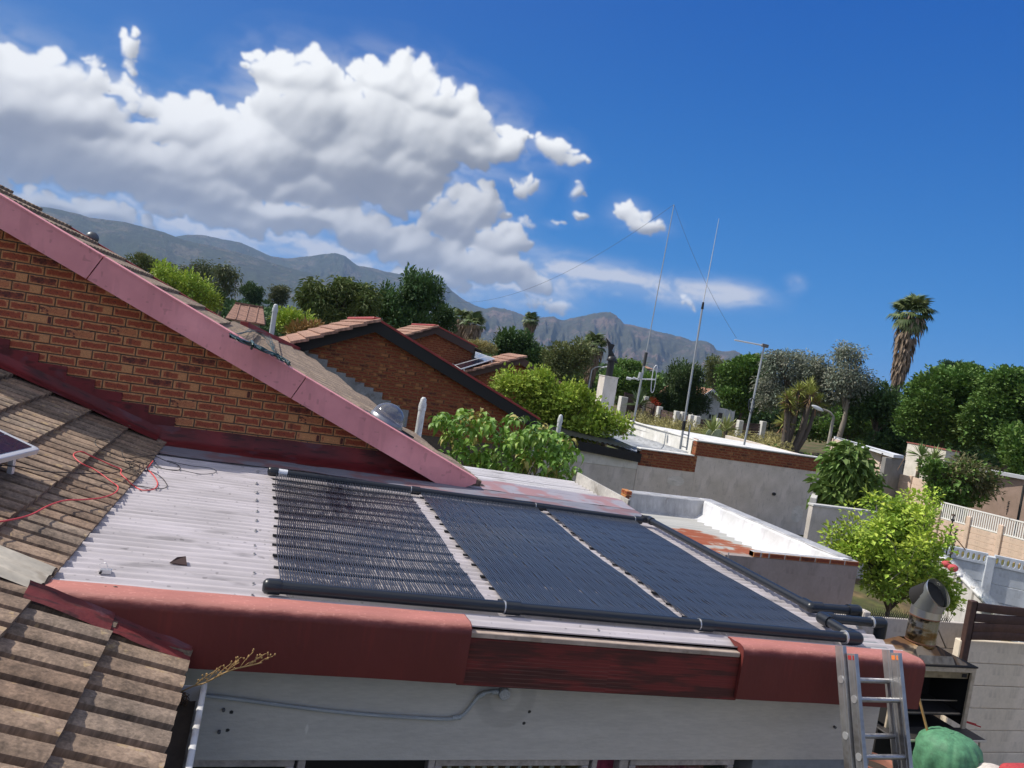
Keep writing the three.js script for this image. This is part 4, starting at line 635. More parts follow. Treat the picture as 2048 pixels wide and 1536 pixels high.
// ---- aluminium extension ladder against the fascia
{
  const al = M(lin(0.62, 0.63, 0.65), { metalness: 0.75, roughness: 0.38, map: grainCoarse, bumpMap: bumpFine, bumpScale: 0.0006 });
  const rungM = M(lin(0.72, 0.73, 0.74), { metalness: 0.7, roughness: 0.3 });
  const xa = onZ(1678, 1292, -3.5).x, pt = onZ(1678, 1292, -3.5), pb = onX(1697, 1536, xa), dir = pb.clone().sub(pt).normalize(), foot = pt.clone().addScaledVector(dir, (0 - pt.y) / dir.y);
  const n = V(1, 0, 0).cross(dir).normalize(); if (n.z < 0) n.negate();
  const t = thing('ladder', 'aluminium extension ladder leaning on the maroon fascia at the right', 'ladder');
  const rail = (x, o, y0, y1, w, nm) => { const p = (y) => pt.clone().addScaledVector(dir, (y - pt.y) / dir.y).addScaledVector(n, o).setX(x); const th = 0.004, a = p(y0), b = p(y1), up = n, gs = [bar(a, b, th, w, up, 0.001), ...[-1, 1].map((s) => bar(a.clone().addScaledVector(n, s * (w / 2 - 0.002)).add(V(0.012, 0, 0)), b.clone().addScaledVector(n, s * (w / 2 - 0.002)).add(V(0.012, 0, 0)), 0.024, th, up, 0.001)), bar(a.clone().addScaledVector(n, 0.008), b.clone().addScaledVector(n, 0.008), th + 0.004, 0.010, up, 0.001)]; return part(t, nm, gs, al); };
  const yT = pt.y, xr = onZ(1771, 1300, -3.5).x, o2 = 0.068, xb = xa + 0.018, xc = xr - 0.006;
  rail(xa, 0, yT, 0.0, 0.062, 'rail'); rail(xr, 0, yT - 0.005, 0.0, 0.062, 'rail'); rail(xb, o2, yT - 0.035, 0.3, 0.058, 'rail'); const r4 = rail(xc, o2, yT - 0.02, 0.3, 0.058, 'rail');
  const rung = (y, o, x0, x1) => { const c = pt.clone().addScaledVector(dir, (y - pt.y) / dir.y).addScaledVector(n, o); part(t, 'rung', rod(V(x0, c.y, c.z), V(x1, c.y, c.z), 0.0145, 0.0145, 14), al); const e = rod(V(x0 - 0.006, c.y, c.z), V(x0 + 0.001, c.y, c.z), 0.021, 0.019, 16); for (const q of [e, rod(V(x1 - 0.001, c.y, c.z), V(x1 + 0.006, c.y, c.z), 0.018, 0.02, 16)]) part(t, 'rung_end', q, rungM); };
  for (let k = 0; k < 10; k++) { rung(yT - 0.165 - 0.268 * k, 0, xa, xr); if (k < 9) rung(yT - 0.255 - 0.268 * k, o2, xb, xc); }
  const bl = M(lin(0.02, 0.02, 0.022)), c0 = pt.clone().addScaledVector(dir, 0.013 / -dir.y * 1).addScaledVector(n, o2);
  const capAt = (x, y, col, w) => { const c = pt.clone().addScaledVector(dir, (y - pt.y) / dir.y).addScaledVector(n, o2); part(t, 'end_sticker', bar(V(x + 0.002, c.y, c.z).addScaledVector(n, -0.026), V(x + 0.002, c.y, c.z).addScaledVector(n, 0.026), 0.010, 0.028, dir), M(lin(...col), { roughness: 0.6 })); };
  capAt(xc, yT - 0.045, [0.75, 0.22, 0.06]); capAt(xb, yT - 0.055, [0.35, 0.03, 0.03]);
}
// ================================================================= neighbouring buildings
const plaster = (c, o = {}) => M(lin(...c), { map: plasterTex, bumpMap: bumpFine, bumpScale: 0.002, ...o });
const blackBoard = M(lin(0.006, 0.0055, 0.0055), { roughness: 0.6 });
const greyLead = M(lin(0.36, 0.38, 0.41), { map: grainCoarse, roughness: 0.6 });
const brownBrick = M(lin(0.66, 0.57, 0.49), { map: brickTex, bumpMap: bumpFine, bumpScale: 0.0015 });
const pinkTiles = [[0.50, 0.30, 0.235], [0.47, 0.275, 0.215], [0.53, 0.325, 0.25]].map((c) => M(lin(...c), { map: tileTex, roughness: 0.95 }));
const farMortar = M(lin(0.12, 0.095, 0.07), { map: grainFine });
const farTile = [6, 7, 8].map((s) => tileGeo(0.40, 0.33, s));
// a gabled brick house whose gable faces the camera: apex (ax, ay), eaves left (lx, ly) and right (rx, ry), at depth z, running back "deep" metres
function gabledHouse(o, label, { ax, ay, lx, ly, rx, ry, z, deep, base = 0, v0 = 2, board = 0.24, trim = blackBoard, seed, ridge = redTrim, rows = 22 }) {
  const sl = (ay - ly) / (ax - lx), sr = (ay - ry) / (rx - ax), top = (x) => x < ax ? ay - sl * (ax - x) : ay - sr * (x - ax);
  const wall = part(o, 'gable_wall', slab([V(lx - 0.1, base, z - 0.02), V(rx + 0.1, base, z - 0.02), V(rx + 0.1, top(rx + 0.1) - 0.1, z - 0.02), V(ax, ay - 0.1, z - 0.02), V(lx - 0.1, top(lx - 0.1) - 0.1, z - 0.02)], V(0, 0, -0.2)), farMortar);
  layBricks(wall, { u0: lx, u1: rx, v0, v1: ay, place: (u, v, w) => V(u, v, z + w), inside: (u, v) => v < top(u) - board * 0.5 && v > v0 - 1, seed, mat: brownBrick });
  const brd = (x0, x1) => slab([V(x0, top(x0), z + 0.2), V(x0, top(x0) - board, z + 0.2), V(x1, top(x1) - board, z + 0.2), V(x1, top(x1), z + 0.2)], V(0, 0, -0.03));
  part(o, 'verge_board', brd(lx, ax), trim); part(o, 'verge_board', brd(ax, rx), trim);
  part(o, 'soffit', [slab([V(lx, top(lx) - board + 0.03, z + 0.17), V(ax, ay - board + 0.03, z + 0.17), V(ax, ay - board + 0.03, z), V(lx, top(lx) - board + 0.03, z)], V(0, 0.012, 0)), slab([V(ax, ay - board + 0.03, z + 0.17), V(rx, top(rx) - board + 0.03, z + 0.17), V(rx, top(rx) - board + 0.03, z), V(ax, ay - board + 0.03, z)], V(0, 0.012, 0))], trim);
  const r = part(o, 'roof', [slab([V(lx - 0.3, top(lx - 0.3) - 0.05, z + 0.19), V(ax, ay - 0.05, z + 0.19), V(ax, ay - 0.05, z - deep), V(lx - 0.3, top(lx - 0.3) - 0.05, z - deep)], V(0, -0.06, 0)), slab([V(ax, ay - 0.05, z + 0.19), V(rx + 0.3, top(rx + 0.3) - 0.05, z + 0.19), V(rx + 0.3, top(rx + 0.3) - 0.05, z - deep), V(ax, ay - 0.05, z - deep)], V(0, -0.06, 0))], under);
  const nl = []; for (let x = lx - 0.2; x < ax - 0.12; x += 0.31) nl.push(x);
  layTiles(r, { slope: sl, c: ay - sl * ax, noses: nl, z0: z - deep, z1: z + 0.2, dir: -1, w: 0.33, vars: farTile, mats: pinkTiles, seed: seed + 1, lim: 200 });
  part(o, 'ridge_capping', bar(V(ax, ay + 0.01, z + 0.21), V(ax, ay + 0.01, z - deep), 0.22, 0.09, V(0, 1, 0), 0.03), ridge);
  part(o, 'verge_capping', bar(V(ax + 0.02, ay + 0.01, z + 0.17), V(rx + 0.1, top(rx + 0.1) + 0.02, z + 0.17), 0.10, 0.05), ridge);
  return { top, sl, sr };
}
{
  const z = -18.7, a = onZ(752, 639, z), l = onZ(570, 690, z), r = onZ(1068, 834, z), o = thing('gabled_house', 'gabled brown brick house with black verge boards just behind the tiled slope', 'house');
  gabledHouse(o, '', { ax: a.x, ay: a.y, lx: l.x, ly: l.y + 0.03, rx: r.x, ry: r.y, z, deep: 6.5, v0: 1.96, board: 0.30, seed: 21 });
  for (let k = 0; k < 12; k++) { const x = 0.62 + k * 0.232, y = 3.60 - Math.round(k * 0.232 * 0.42 / 0.0835 * 1) * 0.0835; part(o, 'step_flashing', slab([V(x, y - 0.42, z + 0.012), V(x + 0.25, y - 0.42, z + 0.012), V(x + 0.25, y, z + 0.012), V(x, y, z + 0.012)], V(0, 0, 0.008 + 0.001 * k)), greyLead); }
  const rl = onZ(590, 667, -24);
}
{
  const z = -29.7, a = onZ(871, 652, z), l = onZ(795, 684, z), r = onZ(948, 692, z), o = thing('gabled_house', 'farther gabled brick house with pink tiles and panels on its lower roof', 'house');
  gabledHouse(o, '', { ax: a.x, ay: a.y, lx: l.x - 1.2, ly: l.y - 0.35, rx: r.x, ry: r.y, z, deep: 5, v0: 2.6, board: 0.30, seed: 31, trim: M(lin(0.06, 0.04, 0.035)) });
  // lower wing in front of it
  const zw = -27.6, a2 = onZ(1040, 713, zw), l2 = onZ(930, 741, zw), r2 = onZ(1075, 748, zw);
  const sl = (a2.y - l2.y) / (a2.x - l2.x), top = (x) => x < a2.x ? a2.y - sl * (a2.x - x) : a2.y - 0.42 * (x - a2.x);
  const wall = part(o, 'wing_wall', slab([V(l2.x - 1, 0, zw - 0.02), V(r2.x, 0, zw - 0.02), V(r2.x, top(r2.x) - 0.1, zw - 0.02), V(a2.x, a2.y - 0.1, zw - 0.02), V(l2.x - 1, top(l2.x - 1) - 0.1, zw - 0.02)], V(0, 0, -0.2)), farMortar);
  layBricks(wall, { u0: l2.x - 1, u1: r2.x, v0: 2.6, v1: 5, place: (u, v, w) => V(u, v, zw + w), inside: (u, v) => v < top(u) - 0.14, seed: 41, mat: brownBrick, lim: 150 });
  part(o, 'wing_verge_board', [slab([V(l2.x - 1, top(l2.x - 1), zw + 0.2), V(l2.x - 1, top(l2.x - 1) - 0.28, zw + 0.2), V(a2.x, a2.y - 0.28, zw + 0.2), V(a2.x, a2.y, zw + 0.2)], V(0, 0, -0.03)), slab([V(a2.x, a2.y, zw + 0.2), V(a2.x, a2.y - 0.28, zw + 0.2), V(r2.x + 0.1, top(r2.x + 0.1) - 0.28, zw + 0.2), V(r2.x + 0.1, top(r2.x + 0.1), zw + 0.2)], V(0, 0, -0.03))], M(lin(0.09, 0.055, 0.045)));
  const deep = 2.0, roof = part(o, 'wing_roof', slab([V(l2.x - 1.4, top(l2.x - 1.4) - 0.05, zw + 0.19), V(a2.x, a2.y - 0.05, zw + 0.19), V(a2.x, a2.y - 0.05, zw - deep), V(l2.x - 1.4, top(l2.x - 1.4) - 0.05, zw - deep)], V(0, -0.06, 0)), under);
  const nl = []; for (let x = l2.x - 1.3; x < a2.x - 0.1; x += 0.31) nl.push(x);
  layTiles(roof, { slope: sl, c: a2.y - sl * a2.x, noses: nl, z0: zw - deep, z1: zw + 0.2, dir: -1, w: 0.33, vars: farTile, mats: pinkTiles, seed: 33, lim: 120 });
  part(o, 'wing_back_roof', slab([V(a2.x, a2.y - 0.02, zw + 0.19), V(a2.x + 3, a2.y - 1.2, zw + 0.19), V(a2.x + 3, a2.y - 1.2, zw - deep), V(a2.x, a2.y - 0.02, zw - deep)], V(0, -0.06, 0)), pinkTiles[0]);
  // its four panels in a row
  const n = V(-sl, 1, 0).normalize(), pl = (x, y) => onPlane(x, y, n, n.dot(V(a2.x, a2.y + 0.16, 0)));
  const c = [pl(882, 712), pl(940, 699), pl(990, 717), pl(921, 738)], t = thing('photovoltaic_array', 'row of four dark solar panels on the pink tiles of the farther house', 'solar panels');
  const fr = M(lin(0.72, 0.73, 0.75), { roughness: 0.35, metalness: 0.4 }), cm = new THREE.MeshPhysicalMaterial({ color: lin(0.012, 0.018, 0.05), roughness: 0.2, clearcoat: 1, clearcoatRoughness: 0.03 });
  const L = (u, v, w) => c[0].clone().lerp(c[1], u).lerp(c[3].clone().lerp(c[2], u), v).addScaledVector(n, w);
  for (let k = 0; k < 4; k++) { const v0 = k / 4 + 0.006, v1 = (k + 1) / 4 - 0.006, p = part(t, 'panel', slab([L(0, v0, 0), L(1, v0, 0), L(1, v1, 0), L(0, v1, 0)], n.clone().multiplyScalar(-0.035)), fr); part(p, 'glass_face', slab([L(0.015, v0 + 0.012, 0.003), L(0.985, v0 + 0.012, 0.003), L(0.985, v1 - 0.012, 0.003), L(0.015, v1 - 0.012, 0.003)], n.clone().multiplyScalar(-0.002)), cm); }
  for (const [u, v] of [[0.1, 0.98], [0.9, 0.98], [0.1, 0.05], [0.9, 0.05]]) { const q = L(u, v, -0.03); part(t, 'mount', bar(q, q.clone().addScaledVector(n, -0.13), 0.05, 0.05, V(0, 0, 1)), fr); }
}
// ---- white corrugated canopy behind the low roof
{
  const t = thing('carport_roof', 'white corrugated roof with a pale barge board behind the low roof', 'roof');
  const h = 2.52, a = onY(1000, 968, h), b = onY(1243, 1013, h), c = onY(1190, 978, h), d = onY(956, 932, h), z0 = (a.z + b.z) / 2 + 0.5, z1 = (c.z + d.z) / 2 - 0.05, x1 = b.x - 0.02;
  const cm = M(lin(0.80, 0.80, 0.80), { map: scaled(sheetTex, 0.5, 1), roughness: 0.7 });
  const ys = (x) => h - 0.02 * (x - 3.3);
  const seams = 3; for (let k = 0; k < seams; k++) { const p = mix(z0, z1, k / seams), q = mix(z0, z1, (k + 1) / seams) - 0.04; part(t, 'roof_sheet', sheet(4, 60, (u, v) => { const x = mix(1.9, x1, u), z = mix(p, q, v); return V(x, ys(x) + 0.022 * Math.cos(z / 0.14 * 2 * Math.PI) + k * 0.003, z); }, (u, v) => [u * 3, v * 0.7]), cm); }
  part(t, 'barge_board', bar(V(x1 + 0.03, ys(x1) + 0.05, z0), V(x1 + 0.03, ys(x1) + 0.07, z1 + 0.02), 0.035, 0.20), M(lin(0.62, 0.61, 0.58), { map: grainCoarse }));
  part(t, 'purlin', [bar(V(1.9, h - 0.07, z0 - 0.2), V(x1, h - 0.1, z0 - 0.2), 0.05, 0.08), bar(V(1.9, h - 0.07, z1 + 0.15), V(x1, h - 0.1, z1 + 0.15), 0.05, 0.08)], M(lin(0.2, 0.15, 0.1)));
  for (const [x, z] of [[2.0, z1 + 0.15], [x1 - 0.1, z1 + 0.15], [x1 - 0.1, z0 - 0.2]]) part(t, 'post', boxAt(x - 0.05, x + 0.05, 0, h - 0.12, z - 0.05, z + 0.05), M(lin(0.3, 0.28, 0.26)));
}
// ---- low outbuilding with a rusty roof and silver painted parapets
{
  const t = thing('outbuilding', 'grey outbuilding with a rust stained flat roof and silver painted parapets', 'outbuilding');
  const h = 2.25, F2 = onY(1722, 1123, h), B1 = onY(1255, 984, h), B2 = onY(1425, 1003, h), zf = F2.z, zb = (B1.z + B2.z) / 2, xl = B1.x, xr = F2.x - 0.03, xi = xr - 0.27, ry = h - 0.34;
  const wallM = plaster([0.36, 0.30, 0.28]), silver = M(lin(0.60, 0.62, 0.65), { map: grainCoarse, roughness: 0.55, bumpMap: bumpFine, bumpScale: 0.004 }), white = M(lin(0.74, 0.75, 0.79), { map: plasterTex, roughness: 0.5, bumpMap: bumpFine, bumpScale: 0.004 });
  const xs = xl - 0.5;
  part(t, 'front_wall', boxAt(xs + 0.2, xr, 0, h - 0.075, zf - 0.12, zf), wallM); part(t, 'joint_strip', boxAt(5.86, 5.875, 0.5, h - 0.04, zf + 0.001, zf + 0.006, 0.001), M(lin(0.5, 0.48, 0.46)));
  part(t, 'side_wall', [boxAt(xr - 0.22, xr - 0.003, 0, h - 0.05, zb - 0.2, zf - 0.122), boxAt(xs + 0.2, xs + 0.32, 0, ry - 0.03, zb, zf - 0.122)], wallM);
  part(t, 'back_wall', boxAt(xl, xr - 0.224, 0, ry - 0.02, zb - 0.22, zb), wallM);
  part(t, 'back_parapet', sheet(24, 5, (u, v) => { const x = mix(xl + 0.06, xi + 0.02, u), p = [[ry, 0.10], [ry + 0.05, 0.02], [h - 0.03, 0], [h, -0.015], [h + 0.004, -0.12], [h, -0.24]][Math.round(v * 5)]; return V(x, p[0] + 0.012 * (vn(x * 3, v * 4, 2) - 0.5), zb + p[1] + 0.012 * (vn(x * 4, v * 3, 5) - 0.5)); }, (u, v) => [u * 2, v * 0.6]), silver);
  part(t, 'side_parapet', sheet(36, 6, (u, v) => { const z = mix(zb, zf - 0.02, u), p = [[ry, -0.30], [ry + 0.03, -0.14], [ry + 0.10, -0.03], [h - 0.04, 0], [h, 0.02], [h + 0.004, 0.14], [h - 0.02, xr - xi - 0.01]][Math.round(v * 6)]; return V(xi + p[1] + 0.015 * (vn(z * 3, v * 4, 2) - 0.5), p[0] + 0.010 * (vn(z * 4, v * 3, 5) - 0.5), z); }, (u, v) => [u * 3, v * 0.6]), white);
  part(t, 'coping', boxAt(xi + 0.02, xr, h - 0.03, h + 0.012, zb - 0.2, zf - 0.13, 0.008), silver);
  // exposed bricks: the end of the back parapet and the front edge
  for (let r = 0; r < 5; r++) for (let k = 0; k < (r % 2 ? 1 : 2); k++) { const m = part(t, 'brick', brickGeo(r % 2 ? 0.215 : 0.10, 0.066, 0.10, (r * 3 + k) % 16), M(lin(0.95, 0.85, 0.68), { map: brickTex })); m.position.set(xl - 0.005, ry + 0.02 + r * 0.075, zb - 0.05 - k * 0.11 - (r % 2 ? 0.055 : 0)); m.rotation.y = -Math.PI / 2; }
  const fb = [onY(1486, 1092, h).x, xr - 0.12]; for (let k = 0, x = fb[0]; x < fb[1]; k++, x += 0.24) { const w = k < 2 ? 0.10 : 0.225; const m = part(t, 'brick', brickGeo(w, 0.062, 0.1, k === 0 || k === 1 ? 13 : [6, 11, 3, 0][k % 4]), k < 2 ? M(lin(1.0, 0.88, 0.7), { map: brickTex }) : brownBrick); m.position.set(x + w / 2, h - 0.04, zf + 0.004); if (k < 2) x -= 0.115; }
  part(t, 'edge_mortar', boxAt(fb[0], xr - 0.01, h - 0.073, h - 0.006, zf - 0.10, zf - 0.002), silver);
  const rust = tex(512, 512, (u, v) => { const a = pf(u, v, 5, 6, 181, 0.6), l = pf(u * 0.35, v * 6, 10, 4, 182); const band = smooth(0.62, 0.3, Math.hypot((u - 0.47) * 1.15, (v - 0.52) * 1.7)); const r = smooth(0.66, 0.80, a * 0.55 + l * 0.25 + band * 0.38), k = 0.82 + 0.16 * l; return [mix(0.80 * k, 0.62, r), mix(0.80 * k, 0.33, r), mix(0.79 * k, 0.20, r)]; }, true, false);
  part(t, 'flat_roof', sheet(40, 60, (u, v) => { const x = mix(xs + 0.15, xi - 0.02, u), z = mix(zb + 0.02, zf - 0.06, v); return V(x, ry + 0.02 - 0.01 * v + 0.007 * Math.cos(z / 0.076 * 6.283), z); }, (u, v) => [u, v]), M(lin(0.82, 0.82, 0.80), { map: rust, roughness: 0.75 }));
  part(t, 'roof_core', boxAt(xs + 0.14, xi - 0.03, ry - 0.12, ry - 0.012, zb + 0.03, zf - 0.124), under);
}
// ---- flat-roofed plastered house with brick parapets
{
  const t = thing('flat_roofed_house', 'plastered flat roofed house with brown brick parapets and a white painted roof', 'house'), z = -21;
  const wallM = plaster([0.78, 0.69, 0.61]), white = M(lin(0.86, 0.85, 0.82), { map: plasterTex, roughness: 0.6 });
  const P = (x, y) => onZ(x, y, z), a = P(1395, 880), b = P(1649, 918), c = P(1281, 900), hR = (a.y + b.y) / 2, xm = a.x, xr = b.x, xl = c.x, hL = P(1340, 905).y, yb = P(1520, 928).y, yb2 = P(1330, 937).y;
  part(t, 'front_wall', [boxAt(xm + 0.1, xr - 0.01, 0, yb, z - 0.2, z - 0.015), boxAt(xl, xm + 0.098, 0, yb2, z - 0.2, z - 0.015)], wallM);
  part(t, 'side_wall', [boxAt(xr - 0.22, xr - 0.02, 0, hR - 0.05, z - 5.5, z - 0.202)], wallM);
  const band = part(t, 'parapet_core', [boxAt(xm + 0.02, xr - 0.005, yb + 0.002, hR - 0.03, z - 0.22, z - 0.012), boxAt(xl + 0.002, xm + 0.1, yb2 + 0.002, hL - 0.02, z - 0.22, z - 0.0125)], farMortar);
  layBricks(band, { u0: xm, u1: xr, v0: yb, v1: hR, place: (u, v, w) => V(u, v, z + w), inside: () => true, seed: 51, mat: brownBrick, lim: 200, wobble: 0.004 });
  layBricks(band, { u0: xl, u1: xm + 0.12, v0: yb2, v1: hL, place: (u, v, w) => V(u, v, z + w), inside: (u, v) => u < xm + 0.11 || v > 99, seed: 52, mat: brownBrick, lim: 100, wobble: 0.004 });
  for (let r = 0; r < 6; r++) { const m = part(band, 'brick', brickGeo(0.21, 0.07, 0.05, r * 2), brownBrick); m.position.set(xm - 0.004, yb + 0.05 + r * 0.083, z - 0.11); m.rotation.y = -Math.PI / 2; }
  part(t, 'coping', boxAt(xm - 0.02, xr + 0.02, hR - 0.025, hR + 0.02, z - 0.24, z + 0.03, 0.01), white); part(t, 'coping', boxAt(xl - 0.02, xm - 0.022, hL - 0.02, hL + 0.02, z - 0.24, z + 0.03, 0.01), white);
  part(t, 'white_roof', slab([V(xm + 0.02, hR - 0.06, z - 0.22), V(xr - 0.02, hR - 0.06, z - 0.22), V(xr - 0.02, hR - 0.06, z - 2.8), V(xm + 0.55, hR - 0.06, z - 5.3), V(xm + 0.02, hR - 0.06, z - 5.3)], V(0, -0.15, 0)), white);
  part(t, 'white_upstand', sheet(30, 1, (u, v) => V(xm - 0.03 + 0.10 * u, mix(hL - 0.1, hR + 0.02, v), mix(z - 0.22, z - 5.4, u)), (u, v) => [u * 5, v * 0.7]), white);
  part(t, 'upstand_top', boxAt(xm - 0.04, xm + 0.06, hR - 0.02, hR + 0.03, z - 5.4, z - 0.245, 0.01), white);
  for (let r = 0; r < 7; r++) for (let k = 0; k < 2; k++) { const m = part(t, 'brick', brickGeo(0.21, 0.07, 0.05, r * 2 + k), M(lin(1.25, 0.85, 0.68), { map: brickTex })); m.position.set(xm + 0.045, hR - 0.5 + r * 0.077, z - 5.15 - k * 0.225); m.rotation.y = -Math.PI / 2; }
  const grey = M(lin(0.40, 0.45, 0.52), { map: grainCoarse, roughness: 0.6 });
  part(t, 'lower_roof', boxAt(xl - 0.1, xm - 0.06, hL - 0.24, hL - 0.14, z - 5.2, z - 0.225), grey);
  part(t, 'roof_upstand', sheet(20, 3, (u, v) => { const zz = mix(z - 0.4, z - 5.2, u), p = [[-0.30, -0.138], [-0.10, -0.12], [-0.045, -0.02], [-0.04, 0.05]][Math.round(v * 3)]; return V(xm + p[0] + 0.1 * u, hL + p[1] + 0.02 * (vn(zz * 2, v, 2) - 0.5), zz); }, (u, v) => [u * 4, v]), M(lin(0.5, 0.54, 0.6), { map: grainCoarse }));
  part(t, 'back_parapet', boxAt(xl - 0.1, xm - 0.02, hL - 0.14, hL + 0.14, z - 5.5, z - 5.25), M(lin(0.55, 0.58, 0.62), { map: grainCoarse }));
  // black sloping roof on the left of it
  const fl = P(1120, 876), fr = P(1281, 918);
  part(t, 'black_fascia', bar(V(fl.x - 1, P(1130, 880).y + 0.0, z + 0.12), V(xl - 0.01, P(1278, 915).y, z + 0.12), 0.05, 0.26), blackBoard);
  const bl = M(lin(0.016, 0.017, 0.02), { roughness: 0.35 }); part(t, 'black_roof', sheet(44, 20, (u, v) => { const x = mix(fl.x - 1, xl - 0.02, u), zz = mix(z + 0.14, z - 2.6, v); return V(x, fl.y + 0.14 - 0.07 * (x - fl.x) + 0.09 * v + 0.018 * Math.cos(u * 44 * Math.PI) , zz); }, (u, v) => [u * 3, v * 3]), bl);
  part(t, 'black_roof_back', slab([V(fl.x - 1, fl.y + 0.10, z - 2.5), V(xl - 0.02, fl.y - 0.05, z - 2.5), V(xl - 0.02, 0, z - 2.5), V(fl.x - 1, 0, z - 2.5)], V(0, 0, -0.1)), wallM);
  part(t, 'pale_beam', boxAt(fl.x - 1, xl - 0.01, fl.y - 0.63, fl.y - 0.25, z - 0.18, z - 0.005), plaster([0.80, 0.77, 0.70])); part(t, 'left_wall', boxAt(fl.x - 1, xl - 0.01, 0, fl.y - 0.633, z - 0.2, z - 0.02), plaster([0.72, 0.65, 0.58]));
  part(t, 'wall_vent', [new THREE.CylinderGeometry(0.055, 0.055, 0.05, 14).rotateX(Math.PI / 2).scale(1.25, 0.9, 1).translate(P(1548, 988).x, P(1548, 988).y, z - 0.005)], M(lin(0.03, 0.03, 0.03)));
  const patch = plaster([0.80, 0.74, 0.67]); for (const [x, y, w, hh] of [[1595, 1028, 0.22, 0.28], [1352, 962, 0.30, 0.16]]) { const p = P(x, y); part(t, 'plaster_patch', new THREE.CylinderGeometry(1, 1, 0.003, 18).rotateX(Math.PI / 2).scale(w, hh, 1).translate(p.x, p.y, z - 0.0125), patch); }
}
// ---- white chimney with a black cowl
{
  const w = 29, p = at(1216, 772, w), t = thing('chimney', 'white square chimney with a black pipe and a fin shaped cowl', 'chimney');
  const top = at(1218, 754, w).y, x0 = at(1206, 770, w).x, x1 = at(1237, 770, w).x, z = p.z, s = (x1 - x0);
  part(t, 'stack', boxAt(x0, x1, 0.2, top, z - s, z, 0.01), plaster([0.74, 0.69, 0.64])); part(t, 'cap', boxAt(x0 - 0.02, x1 + 0.02, top, top + 0.03, z - s - 0.02, z + 0.02, 0.005), plaster([0.76, 0.72, 0.68]));
  const c = V((x0 + x1) / 2, top + 0.03, z - s / 2), bk = M(lin(0.012, 0.012, 0.014), { roughness: 0.45 }), H = 0.62; part(t, 'flue', new THREE.CylinderGeometry(0.13, 0.13, H, 16).translate(c.x, c.y + H / 2, c.z), bk);
  part(t, 'cowl', [slab([V(c.x - 0.16, c.y + H - 0.05, c.z), V(c.x + 0.30, c.y + H - 0.1, c.z), V(c.x + 0.14, c.y + H + 0.12, c.z), V(c.x - 0.04, c.y + H + 0.36, c.z), V(c.x + 0.03, c.y + H + 0.58, c.z), V(c.x - 0.12, c.y + H + 0.60, c.z), V(c.x - 0.36, c.y + H + 0.78, c.z), V(c.x - 0.22, c.y + H + 0.50, c.z), V(c.x - 0.16, c.y + H + 0.25, c.z)], V(0, 0, -0.05)), new THREE.SphereGeometry(0.19, 14, 10, 0, 6.3, 0, 1.7).translate(c.x, c.y + H - 0.02, c.z)], bk);
}
// ---- masts, antenna and their wires
const galv = M(lin(0.42, 0.44, 0.46), { metalness: 0.5, roughness: 0.45 });
{
  const w = 26, b = at(1262, 870, w), top = at(1348, 409, w), t = thing('antenna_mast', 'tall two part mast carrying a television antenna beside the white roof', 'mast');
  const ln = (k) => b.clone().lerp(top, k); part(t, 'lower_tube', rod(ln(0), ln(0.36), 0.034, 0.034, 10), galv); part(t, 'upper_tube', rod(ln(0.345), ln(1), 0.019, 0.012, 8), galv); part(t, 'joint_sleeve', rod(ln(0.30), ln(0.358), 0.055, 0.055, 10), M(lin(0.05, 0.055, 0.06)));
  part(t, 'foot', bar(V(b.x - 0.15, b.y + 0.0, b.z), V(b.x + 0.15, b.y, b.z), 0.12, 0.05), galv);
  const c = at(1280, 751, w), y = (x0, y0, x1, y1, r) => rod(at(x0, y0, w - 0.1), at(x1, y1, w - 0.1), r, r, 8);
  const al = M(lin(0.75, 0.76, 0.78), { metalness: 0.4, roughness: 0.4 });
  part(t, 'boom', y(1254, 757, 1312, 759, 0.022), al); part(t, 'clamp', rod(at(1279, 757, w - 0.1), at(1282, 745, w - 0.1), 0.075, 0.07, 8), galv);
  part(t, 'folded_dipole', new THREE.TubeGeometry(new THREE.CatmullRomCurve3([[1312, 731], [1308, 736], [1302, 780], [1303, 785], [1306, 784], [1314, 738], [1315, 731]].map(([x, yy]) => at(x, yy, w - 0.1)), true), 60, 0.014, 6, true), al);
  part(t, 'reflector', [y(1253, 756, 1262, 758, 0.05), y(1266, 755, 1278, 760, 0.03)], al);
  const gw = M(lin(0.12, 0.13, 0.15)), far = at(880, 600, 44), sag = (p, q, s, n = 12) => Array.from({ length: n + 1 }, (_, i) => p.clone().lerp(q, i / n).add(V(0, -4 * s * (i / n) * (1 - i / n), 0)));
  solo('aerial_wire', tube(sag(top, far, 1.2), 0.0055, 5, 40), gw, 'thin wire sagging from the mast top far to the trees on the left', 'wire');
  solo('guy_wire', tube(sag(top, at(1473, 676, w - 1), 0.25), 0.005, 5, 30), gw, 'thin wire from the mast top down to the crossarm pole', 'wire');
}
{
  const w = 22.5, b = at(1360, 898, w), k = at(1406, 608, w), top = at(1438, 437, w), t = thing('whip_mast', 'slim mast with a thin whip standing on the brick parapet roof', 'mast');
  part(t, 'tube', rod(b, k, 0.034, 0.026, 10), galv); part(t, 'whip', rod(k, top, 0.013, 0.006, 6), M(lin(0.62, 0.64, 0.66))); part(t, 'joint', rod(b.clone().lerp(k, 0.965), k.clone().lerp(top, 0.02), 0.04, 0.03, 8), rubberBlack);
  part(t, 'bracket', [bar(at(1363, 892, w), at(1375, 896, w), 0.03, 0.03), bar(at(1367, 868, w), at(1377, 871, w), 0.03, 0.03), rod(at(1373, 900, w), at(1380, 850, w), 0.025, 0.025, 8)], galv);
  part(t, 'cable_clip', [rod(at(1366, 860, w - 0.05), at(1369, 842, w - 0.05), 0.05, 0.05, 6)], rubberBlack);
}
